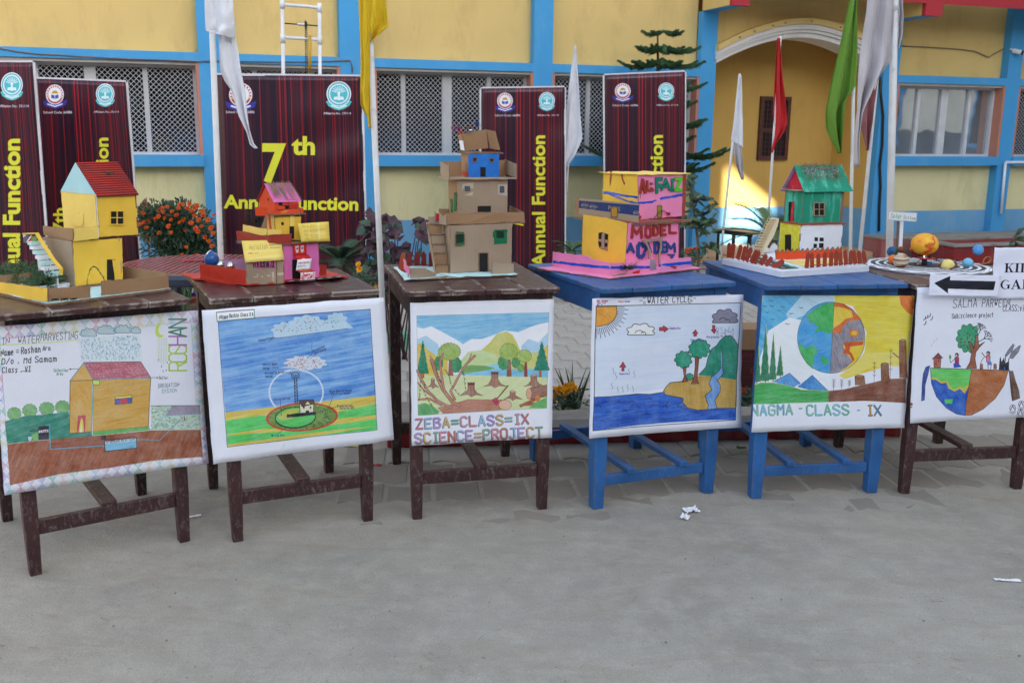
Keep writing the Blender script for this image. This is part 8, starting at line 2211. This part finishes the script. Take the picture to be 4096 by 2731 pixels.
def flowers(root, pts, m, r0, name='flower', toward=Vector((0, -1, .5))):
 for i, p in enumerate(pts):
  o = bpy.data.objects.new(name, flower_mesh(m, r0, 9, 3, i % 3)); COL.objects.link(o); o.parent = root; o.location = Vector(p) - ORG[root]
  d = (toward.normalized() + Vector((random.uniform(-.5, .5), random.uniform(-.4, .4), random.uniform(-.2, .5)))).normalized(); o.rotation_euler = d.to_track_quat('Z', 'Y').to_euler(); s_ = random.uniform(.75, 1.15); o.scale = (s_, s_, s_)
rp = random.Random(21)
# big marigold bush
kM = K(400, 740, 3.137); n = Vector((0, -1, 0)); pM = lambda Y: Vector((0, Y, 0))
cM = onpl(*kM(965, 590), pM(7.3), n); R_ = abs(onpl(*kM(1440, 590), pM(7.3), n).x - cM.x)
t_ = thing('marigold_bush', Vector((cM.x, cM.y, 0)), 'bushy marigold plant covered in orange flowers behind the round table', 'plant')
blob_plant(t_, cM - ZUP * .04, (R_ * 1.05, .28, .27), 8600, rp, LG2, (.022, .05), .35, 22, lobes=15)
fl = [(1125, 240), (1000, 250), (785, 285), (540, 358), (735, 395), (835, 378), (905, 335), (985, 295), (1095, 295), (1190, 280), (1285, 335), (1185, 382), (1295, 385), (1050, 438), (1000, 470), (895, 440), (810, 420), (1140, 478), (1275, 520), (1200, 548), (1230, 585), (1065, 570), (895, 600), (745, 605), (590, 640), (610, 685), (585, 540), (500, 495), (515, 530), (625, 445), (1355, 440), (1395, 540), (1320, 655), (1365, 705), (1080, 780), (1215, 882), (675, 660), (795, 340), (745, 325), (1150, 330), (1420, 610), (1410, 770), (1032, 880), (700, 430), (960, 380), (1240, 440), (860, 520), (560, 470), (1045, 245), (1215, 265), (845, 275), (1430, 380)]
flowers(t_, [onpl(*kM(x, y), pM(7.3 - .2 - .1 * rp.random()), n) for x, y in fl], ORF, .0195)
b = MB()
for x, y in ((715, 250), (855, 215), (905, 220), (1020, 195), (825, 245)): p = onpl(*kM(x, y), pM(7.25), n); b.tube([p - ZUP * .12, p], .0025, 4); b.ball(p, .008, 8, 5, (1, 1, 1.6))
b.build('buds', LG1, t_)
# broad reddish leaf beside it
cT = onpl(*kM(590, 420), pM(7.9), n); t_ = thing('broad_leaf_plant', Vector((cT.x, cT.y, 0)), 'dry reddish broad leaf rising left of the marigold bush', 'plant')
b = MB(); leaf(b, cT - ZUP * .1, Vector((.0, -.1, 1)), .26, .16, Vector((0, -1, 0)), 0); b.tube([Vector((cT.x, cT.y, 0)), cT - ZUP * .1], .008, 6); b.build('leaf', mat('dry_red_leaf', srgb(150, 92, 66), .7, .3, 8), t_)
# cycad right of the red model
def cycad(label, kf, x, y, Y, R_, nfr, seed, m=None, up=.75, lw=.012, cat='plant', zc=None):
 r = random.Random(seed); c_ = onpl(*kf(x, y), pM(Y), n); t_ = thing('palm_plant', Vector((c_.x, c_.y, 0)), label, cat)
 b = MB(); b.lathe(Vector((c_.x, c_.y, 0)), [(.06, 0), (.05, c_.z * .6), (.04, c_.z)], 10); b.build('trunk', BARK, t_)
 for i in range(nfr):
  a = 2 * PI * i / nfr + r.uniform(-.3, .3); el = r.uniform(.15, 1.2) * up; d = Vector((math.cos(a) * math.cos(el), math.sin(a) * math.cos(el), math.sin(el))); L_ = R_ * r.uniform(.8, 1.1); b = MB(); pts = []
  for j in range(9): s_ = j / 8; pts.append(c_ + d * L_ * s_ - ZUP * L_ * .38 * s_ * s_)
  b.tube(pts, [.006 - .0005 * j for j in range(9)], 4, False)
  for j in range(30):
   s_ = .12 + .88 * j / 29; q_ = s_ * 8; i0 = min(7, int(q_)); p = pts[i0].lerp(pts[i0 + 1], q_ - i0); ax = (pts[i0 + 1] - pts[i0]).normalized(); sd = ax.cross(ZUP).normalized()
   for sg in (-1, 1):
    e = p + (ax * .75 + sd * sg * .8 + ZUP * .12).normalized() * L_ * .34 * (1 - abs(s_ - .45) * .9); w_ = ax * lw * .5; b.add([p - w_, p + w_, e], [(0, 1, 2)])
  b.build('frond', m or LG2, t_)
 return t_
cycad('dark green cycad spreading right of the red model', kB, 800, 1265, 6.9, .34, 15, 3)
cycad('small pale cycad low behind the pink academy model', K(2130, 650, 3.1357), 490, 1110, 8.6, .22, 11, 5, LG1)
cycad('green areca palm leaning out beside the cream model stair', kE, 470, 1140, 7.2, .52, 13, 8, mat('areca_green', srgb(88, 112, 60), .5, .3, 10), .9, .014)
# purple coleus
def coleus(label, kf, x, y, Y, W_, H_, seed, nl=60):
 r = random.Random(seed); c_ = onpl(*kf(x, y), pM(Y), n); t_ = thing('coleus_plant', Vector((c_.x, c_.y, 0)), label, 'plant')
 b = MB()
 for i in range(14):
  e = c_ + Vector((r.uniform(-W_, W_), r.uniform(-.12, .12), r.uniform(-.3, 1) * H_)); s_ = Vector((c_.x + r.uniform(-.06, .06), c_.y, 0)); b.tube([s_, s_.lerp(e, .55), e], [.006, .005, .003], 5, False)
 b.build('stems', LPU, t_)
 for i in range(nl):
  p = c_ + Vector((r.uniform(-W_, W_), r.uniform(-.14, .14), r.uniform(-.9, 1) * H_)); b = MB(); l_ = r.uniform(.08, .13); leaf(b, p, Vector((r.uniform(-1, 1), r.uniform(-1, .2), r.uniform(-.3, .4))), l_, l_ * .6, droop=.35); b.build('leaf', LPU if r.random() < .8 else LG2, t_)
 return t_
coleus('dark purple coleus left of the cardboard tower', kC, 110, 1230, 6.3, .17, .2, 4, 90); coleus('purple coleus stems with pale flower spikes beside the yellow flag pole', kB, 975, 1180, 6.6, .1, .22, 6, 46)
# loose marigolds
def mari(label, kf, pts, Y, zc, m, r0, seed):
 r = random.Random(seed); P = [onpl(*kf(x, y), pM(Y), n) for x, y in pts]; c_ = sum(P, Vector()) / len(P); t_ = thing('marigold', Vector((c_.x, c_.y, 0)), label, 'flower')
 flowers(t_, P, m, r0); b = MB()
 for p in P: b.tube([Vector((c_.x, c_.y, 0)), p], .003, 4, False)
 b.build('stems', LG1, t_); b = MB()
 for i in range(260): p = c_ + Vector((r.gauss(0, .06), r.gauss(0, .05), -abs(r.gauss(.04, .06)))); leaf(b, p, Vector((r.uniform(-1, 1), r.uniform(-1, 1), r.uniform(0, 1))), .04, .012)
 o = b.build('leaves', LG2, t_); tag(o, kind='stuff'); return t_
mari('yellow-orange marigolds right of the second table, low down', kB, [(890, 1300), (940, 1365), (975, 1385), (885, 1275)], 6.0, 0, YOF, .02, 2)
k4c = K(2100, 1100, 1.4933)
mari('cluster of deep yellow marigolds standing behind the red kerb between third and fourth tables', k4c, [(180, 700), (210, 715), (245, 672), (275, 662), (205, 690), (285, 680), (240, 700), (190, 730), (225, 735), (262, 690), (250, 665), (215, 700)], 5.15, 0, YOF, .03, 3)
b = MB(); rg = random.Random(4); c_ = gnd(2290, 1640)
for i in range(16): d = Vector((rg.uniform(-.5, .5), rg.uniform(-.4, .4), 1)).normalized() * rg.uniform(.12, .3); b.add([c_ + Vector((rg.uniform(-.03, .05), 0, 0)) - Vector((.003, 0, 0)), c_ + Vector((.004, 0, 0)), c_ + d], [(0, 1, 2)])
o = b.build('grass_tuft', LG1); tag(o, 'thin blades of grass beside the yellow marigolds behind the kerb', 'grass');
mari('single orange marigold low behind the kerb between the two blue tables', K(2850, 1050, 1.568), [(180, 800), (195, 812)], 5.25, 0, ORF, .024, 5)
mari('orange marigolds beside the lemon shrub near the wall', kD, [(800, 1205), (815, 1210), (785, 1212), (825, 1200)], 9.2, 0, ORF, .03, 6)
# pansies between first and second tables
c_ = gnd(715, 1180, .12); t_ = thing('pansy_pot', Vector((c_.x, c_.y, 0)), 'violet and white pansies seen between the first two tables', 'plant')
flowers(t_, [c_ + Vector((rp.uniform(-.12, .1), rp.uniform(-.1, .1), rp.uniform(-.02, .05))) for _ in range(22)], VIO, .03); flowers(t_, [c_ + Vector((rp.uniform(-.12, .1), rp.uniform(-.1, .1), rp.uniform(-.02, .05))) for _ in range(9)], WPET, .028)
b = MB(); b.lathe(Vector((c_.x, c_.y, 0)), [(.1, 0), (.14, .1)], 16); b.build('pot', mat('terracotta', srgb(150, 70, 50), .8), t_)
# lemon shrub
c_ = onpl(*kD(835, 1290), pM(6.6), n); t_ = thing('lemon_shrub', Vector((c_.x, c_.y, 0)), 'young shrub with broad dark leaves right of the academy model', 'shrub')
st = [onpl(*kD(x, y), pM(6.6), n) for x, y in ((835, 1290), (836, 1180), (822, 1080), (812, 980), (795, 880))]
b = MB(); b.tube([Vector((st[0].x, st[0].y, 0))] + st, [.012, .011, .010, .008, .006, .004], 7); brs = []
for (x0, y0), (x1, y1) in (((834, 1150), (900, 1060)), ((826, 1090), (925, 975)), ((824, 1100), (780, 1060)), ((815, 1000), (860, 940)), ((800, 900), (780, 870)), ((834, 1200), (915, 1200))):
 a, e = onpl(*kD(x0, y0), pM(6.6), n), onpl(*kD(x1, y1), pM(6.5), n); b.tube([a, a.lerp(e, .5) + ZUP * .01, e], [.006, .005, .003], 5, False); brs.append((a, e))
b.build('stem', BARK, t_)
for a, e in brs + [(st[2], st[4]), (st[1], st[3])]:
 for i in range(12):
  p = a.lerp(e, .25 + .8 * rp.random()); b = MB(); l_ = rp.uniform(.06, .1); leaf(b, p, Vector((rp.uniform(-1, 1), rp.uniform(-1, .5), rp.uniform(-.3, .8))), l_, l_ * .48, droop=.3); b.build('leaf', LG1 if rp.random() < .4 else LG2, t_)
# seedling in the planter at the far right
c_ = onpl(*k34(2230, 590), pM(9.8), n); t_ = thing('seedling', Vector((c_.x, c_.y, 0)), 'small dark seedling above the red block at far right', 'plant'); b = MB(); b.tube([Vector((c_.x, c_.y, 0)), c_ + ZUP * .1], .006, 5); b.build('stem', BARK, t_)
for i in range(18): b = MB(); leaf(b, c_ + ZUP * rp.uniform(-.12, .16), Vector((rp.uniform(-1, 1), rp.uniform(-1, .5), rp.uniform(-.1, .6))), .12, .04); b.build('leaf', LG2, t_)
# tiered conifer
Yt = 10.75; c0 = onpl(*kD(636, 1000), pM(Yt), n); top = onpl(*kD(640, 150), pM(Yt), n)
t_ = thing('conifer_tree', Vector((c0.x, c0.y, 0)), 'dark green tiered conifer rising behind the banner by the arch', 'tree')
b = MB(); b.tube([Vector((c0.x, c0.y, 0)), Vector((c0.x, c0.y, 1.2)), top], [.05, .035, .008], 8); b.build('trunk', BARK, t_)
b = MB(); ra = random.Random(2)
for yy, hw_ in ((160, 100), (238, 172), (308, 205), (412, 262), (500, 230), (588, 300), (668, 320), (728, 350), (800, 340)):
 zc_ = onpl(*kD(636, yy), pM(Yt), n).z; R_ = hw_ / 1.2067 / FOC * Yt * 1.02; nb = (9 if yy < 400 else 7) if yy > 200 else 5
 for i in range(nb):
  a = 2 * PI * i / nb + ra.uniform(-.35, .35) + (yy * .01);
  if i == 0: a = ra.uniform(-.25, .1)
  if i == nb // 2: a = PI + ra.uniform(-.1, .25)
  d = Vector((math.cos(a), math.sin(a) * .5, 0)); L_ = R_ * ra.uniform(.45, 1.05); pts = []
  for j in range(7): s_ = j / 6; pts.append(Vector((c0.x, c0.y, zc_)) + d * L_ * s_ + ZUP * L_ * (-.16 * math.sin(s_ * 2.6) + .12 * s_ ** 3 + .12 * (1 - s_)))
  b.tube(pts, [.010, .009, .008, .007, .006, .005, .003], 4, False)
  nt_ = int(24 + L_ * 44)
  for j in range(nt_):
   s_ = .12 + .88 * j / (nt_ - 1); q_ = s_ * 6; i0 = min(5, int(q_)); p = pts[i0].lerp(pts[i0 + 1], q_ - i0); ax = (pts[i0 + 1] - pts[i0]).normalized(); sd = ax.cross(ZUP).normalized()
   for sg in (-1, 1):
    l_ = (.05 + .16 * L_ * math.sin(min(1, s_ * 1.15) * PI) ** .7) * ra.uniform(.8, 1.1); e = p + (sd * sg + ax * .55 + ZUP * ra.uniform(-.35, .1)).normalized() * l_
    # a twig thick with needles: a three sided spindle
    u_ = ax * .013; v_ = ZUP * .015; mid = p.lerp(e, .5) + ZUP * .01; b.add([p, mid + u_, mid - u_ * .5 + v_, mid - u_ * .5 - v_, e + ZUP * .012], [(0, 1, 2), (0, 2, 3), (0, 3, 1), (4, 2, 1), (4, 3, 2), (4, 1, 3)])
    for q in range(9): w_ = p.lerp(e, (q + .6) / 9); nd = Vector((ra.uniform(-1, 1), ra.uniform(-1, 1), ra.uniform(-.3, 1))).normalized() * .026; b.add([w_ - ax * .003, w_ + ax * .003, w_ + nd + (e - p) * .06], [(0, 1, 2)])
o = b.build('crown', ARA, t_); tag(o, kind='stuff')

# ------------------------------------------------------------------ things behind the tables
# round table with a printed red cloth
zt_ = .75; cR = gnd(805, 1056, zt_); rR = .44
t_ = thing('round_table', Vector((cR.x, cR.y, 0)), 'round table with a red patterned top and thick navy rim behind the first two tables', 'table')
t = NT('red_tartan_print'); v = t.n('TexVoronoi'); v.inputs['Scale'].default_value = 11; t.l(t.map((1, 1, 1)), v.inputs['Vector']); cc = t.ramp(v.outputs['Distance'], .2, .6, srgb(150, 34, 44), srgb(96, 34, 50)); w = t.n('TexWave'); w.inputs['Scale'].default_value = 9; w.inputs['Distortion'].default_value = 1.5; t.l(t.map(), w.inputs['Vector'])
cc = t.mix(t.ramp(w.outputs['Fac'], .8, .95), cc, srgb(180, 120, 120)); t.col(cc); t.rough(.25); RTOP = t.m
NAV = mat('navy_plastic', srgb(44, 50, 68), .35)
b = MB(); b.lathe(Vector((cR.x, cR.y, zt_ - .06)), [(rR * .97, 0), (rR, .012), (rR * 1.005, .04), (rR * .985, .058), (rR * .95, .0605), (rR * .92, .0605)], 64); b.build('rim', NAV, t_, smooth=False)
b = MB(); b.lathe(Vector((cR.x, cR.y, zt_ + .001)), [(rR * .9, 0), (rR * .9, .002)], 64); b.build('printed_top', RTOP, t_); b = MB(); b.lathe(Vector((cR.x, cR.y, zt_ + .0005)), [(rR * .925, 0), (rR * .925, .0012)], 64); b.build('edge_line', mat('tan_line', srgb(170, 130, 84), .5), t_)
for i in range(4): a = PI / 4 + i * PI / 2; b = MB(); b.tube([(cR.x + rR * .62 * math.cos(a), cR.y + rR * .62 * math.sin(a), zt_ - .06), (cR.x + rR * .8 * math.cos(a), cR.y + rR * .8 * math.sin(a), 0)], .02, 8); b.build('leg', NAV, t_)
b = MB(); q_ = [gnd(*kM(x, y), zt_ + .006) for x, y in ((1040, 955), (1110, 950), (1200, 948), (1290, 945), (1330, 958))]
b.grid(lambda s, t: q_[min(3, int(s * 4))].lerp(q_[min(3, int(s * 4)) + 1], s * 4 - min(3, int(s * 4))) + Vector((0, (t - .5) * .05, .006 * mn.noise(Vector((s * 6, t * 3, 1))) + .004)), 16, 4); o = b.build('red_scarf', FR, smooth=True); tag(o, 'red ribbon scarf with frayed golden end lying on the round table', 'scarf')
# porch bench
kz = K(2850, 620, 3.0738); zb_ = .46
pA, pB = gnd(*kz(30, 905), zb_), gnd(*kz(520, 960), zb_); d = (pB - pA); d.z = 0; L_ = d.length; d.normalize(); q_ = ZUP.cross(d); P0b = pA
t_ = thing('bench', Vector((pA.x, pA.y, 0)), 'low black framed bench with its sunlit top coloured pale in the porch', 'bench')
b = MB(); b.box(pA + d * L_ / 2 + q_ * .12 + ZUP * -.012, (L_, .3, .024), rotm(d)); b.build('top', mat('sunlit_bench_top', srgb(190, 170, 140), .6), t_)  # sunlight on the top is put into this pale colour
b = MB(); b.box(pA + d * L_ / 2 - q_ * .035 + ZUP * -.02, (L_, .01, .045), rotm(d)); b.build('edge', KW, t_)
for s_ in (.1, .5, .9):
 for w_ in (0, .24): b = MB(); b.tube([Vector(((pA + d * L_ * s_ + q_ * w_).x, (pA + d * L_ * s_ + q_ * w_).y, zb_ - .02)), Vector(((pA + d * L_ * s_ + q_ * w_).x, (pA + d * L_ * s_ + q_ * w_).y, .0))], .015, 8); b.build('leg', KW, t_)
# cartons stacked behind the kerb, between the two blue tables
c_ = gnd(3010, 1590); u_ = Vector((1, .1, 0)).normalized()
c = Canvas(220, 300, None, (84, 44, 44)); c.font('WITH CARE', 22, 40, 26, (120, 50, 50), 0, .01); c.line([(20, 60), (200, 60), (200, 280), (20, 280), (20, 60)], 3, (120, 56, 56), raw=True); c.font('6', 60, 130, 44, (130, 60, 60)); c.line([(20, 150), (200, 150)], 3, (120, 56, 56), raw=True); c.line([(110, 60), (110, 280)], 3, (120, 56, 56), raw=True)
t_ = thing('carton', Vector((c_.x, c_.y, 0)), 'dark maroon printed carton on the path between the blue tables, under a paler one', 'box'); t__ = c.material('maroon_carton_print', .7, .1)
b = MB(); b.box(c_ + ZUP * .15, (.3, .22, .3), rotm(u_)); b.uv = []
for f in b.f: b.uv += [(0, 0), (0, 1), (1, 1), (1, 0)]
b.uv = []
for fi in range(6): b.uv += ([(0, 0), (1, 0), (1, 1), (0, 1)] if fi == 2 else [(0.9, .9), (.95, .9), (.95, .95), (.9, .95)])
b.build('body', t__, t_, bevel=.0)
t_ = thing('carton', Vector((c_.x, c_.y, .301)), 'pale tan open carton standing on the maroon carton between the blue tables', 'box')
b = MB(); b.box(c_ + ZUP * .36 + u_ * .0, (.27, .2, .115), rotm(u_)); b.build('body', CARD2, t_); b = MB(); a_ = c_ + ZUP * .418 - u_ * .13 - Vector((0, .1, 0)); b.prism([a_, a_ + Vector((0, .18, 0)), a_ + Vector((-.05, .18, .1)), a_ + Vector((-.05, 0, .1))], Vector((.003, 0, .001))); b.build('flap', CARD2, t_)
# red block with a grey top at the far right
a_ = gnd(3811, 1068); zk = along(a_, ZUP, py=985); b_ = a_ + BU * 2.6
t_ = thing('kerb_block', a_, 'faded red cement block with a grey top in front of the plinth at far right', 'planter')
b = MB(); b.box(a_ + BU * 1.3 + BN * .35 + ZUP * zk / 2, (2.6, .7, zk - .02), RB); b.build('face', REDK, t_, bevel=.01); b = MB()
for (u0, u1, n0_, n1_) in ((-.02, 2.62, -.02, .1), (-.02, 2.62, .6, .72), (-.02, .1, .1, .6)): b.box(a_ + BU * (u0 + u1) / 2 + BN * (n0_ + n1_) / 2 + ZUP * (zk + .004), (u1 - u0, n1_ - n0_, .03), RB)
b.build('rim', CEM, t_, bevel=.004)
# camera, cables, pipe on the facade
q_ = bp(*[uz(4068, 207, -.05)[0]], -.05, uz(4068, 207, -.05)[1]); t_ = thing('cctv_camera', q_, 'small white security camera with black lens on the blue column, upper right', 'camera')
d_ = (BU * .7 - BN * .7 - ZUP * .25).normalized(); b = MB(); b.tube([q_ - d_ * .05, q_ + d_ * .05], .028, 14); b.build('body', PVC, t_, smooth=False); b = MB(); b.tube([q_ + d_ * .051, q_ + d_ * .075], .026, 14); b.build('lens', VOID, t_); b = MB(); b.tube([q_ - d_ * .04, bp(uz(4040, 195)[0], -.002, uz(4040, 195)[1])], .01, 8); b.build('bracket', PVC, t_)
def cable(label, pts, nn, r, m=KW, kf=None, cat='cable'):
 P = []
 for x, y in pts:
  if kf: x, y = kf(x, y)
  u_, z_ = uz(x, y, nn); P.append(bp(u_, nn, z_))
 b = MB(); b.tube(P, r, 6); o = b.build('cable', m, smooth=True); return tag(o, label, cat)
TAN = mat('dusty_wire', srgb(120, 100, 84), .7)
cable('thin dusty wire sagging across the yellow wall to the security camera', [(350, 222), (480, 228), (640, 238), (720, 248), (790, 278), (815, 262), (860, 238), (900, 232)], .1, .006, TAN, kF_)
cable('thin brown wire running along the blue lintel at upper left', [(-60, 222), (80, 250), (180, 262), (270, 266), (400, 274), (500, 280), (620, 286), (780, 290), (950, 298), (1060, 296)], -.012, .006, TAN, kA)
cable('brown wire along the lintel above the wide banner ending in a drop', [(310, 298), (480, 300), (640, 300), (845, 293), (855, 320), (856, 352)], -.012, .006, TAN, kB)
cable('bundle of black cables hanging down the blue column right of the arch', [(262, 372), (270, 470), (280, 560), (276, 700), (264, 800), (268, 900), (262, 1000), (260, 1115)], -.02, .016, KW, kF_)
cable('thin loop of wire hanging inside the arch', [(388, 352), (440, 360), (520, 362), (600, 356), (680, 340), (750, 318)], 1.12, .006, TAN, kE)
t_ = thing('drain_pipe', bp(uz(4015, 900)[0], -.04, 0), 'thin white water pipe bent along the column at right', 'pipe'); P = [bp(uz(4200, 650, -.04)[0], -.04, uz(4020, 650, -.04)[1]), bp(uz(4022, 650, -.04)[0], -.04, uz(4020, 650, -.04)[1]), bp(uz(4004, 855, -.04)[0], -.04, uz(4004, 855, -.04)[1])]
for i in range(2): b = MB(); b.tube([P[i], P[i + 1]], .017, 10); b.build('pipe', PVC, t_, smooth=True)

# ------------------------------------------------------------------ litter on the ground
def scrap(label, x, y, w_, h_, m, seed, crumple=.012, z=.004, rz=0, name='paper_scrap'):
 c_ = gnd(x, y); b = MB(); ca, sa = math.cos(rz), math.sin(rz)
 def fn(s, t): X, Y_ = (s - .5) * w_, (t - .5) * h_; k_ = 1 + .25 * mn.noise(Vector((s * 5, t * 5, seed))); return c_ + Vector(((X * ca - Y_ * sa) * k_, (X * sa + Y_ * ca) * k_, z + abs(crumple * mn.noise(Vector((s * 3.3, t * 3.3, seed + 3)))) * 2))
 b.grid(fn, 8, 8); b.uv = None; o = b.build(name, m, None, solid=.0005); return tag(o, label, 'litter', 'scraps lying on the ground')
c = Canvas(80, 80, None, (222, 222, 232));
scrap('crumpled white ruled paper on the ground before the fourth table', 2765, 2045, .06, .046, WHT, 1, .012, rz=.3); scrap('smaller folded white scrap touching the crumpled paper', 2740, 2075, .036, .026, WHT, 5, .014, rz=-.6)
scrap('small white torn strip beside the first table leg', 778, 2067, .05, .014, WHT, 7, .002, rz=.5); scrap('long white paper strip at the right edge of the foreground', 4030, 2323, .085, .016, WHT, 9, .003, rz=-.1); scrap('green foil wrapper on the pavers by the kerb', 2965, 1796, .045, .018, mat('green_foil', srgb(20, 110, 40), .3), 11, .01); scrap('red wrapper scrap near the second table', 1508, 1866, .04, .015, REDS, 12, .008)
scrap('yellow printed paper lying under the second poster', 1420, 1782, .09, .05, mat('yellow_print', srgb(200, 190, 110), .7), 13, .004)
b = MB(); rg = random.Random(31)
for i in range(700):
 x = rg.uniform(-60, 4150); y = rg.uniform(1780, 2725); c_ = gnd(x, y); s_ = rg.uniform(.001, .0032) * (1 if rg.random() < .95 else 1.8)
 b.box(c_ + ZUP * (.002 + s_ * .3), (s_, s_ * rg.uniform(.5, 1), s_ * .7), Matrix.Rotation(rg.uniform(0, 6), 3, 'Z'))
o = b.build('grit', mat('grit_stone', srgb(136, 130, 122), .9, .4, 200)); tag(o, 'loose grit and tiny stones scattered over the ground', 'grit', kind='stuff')
b = MB()
for i in range(120):
 x = rg.uniform(-60, 4150); y = rg.uniform(1750, 2725); c_ = gnd(x, y, .005); a = rg.uniform(0, PI); d_ = Vector((math.cos(a), math.sin(a), 0)) * rg.uniform(.006, .022); b.tube([c_ - d_, c_ + Vector((0, 0, .001)) + ZUP.cross(d_) * .1, c_ + d_], .0006, 3, False)
o = b.build('dry_straw_bits', STRAW); tag(o, 'dry straw and leaf bits scattered over the ground', 'straw', kind='stuff')
# ------------------------------------------------------------------ done
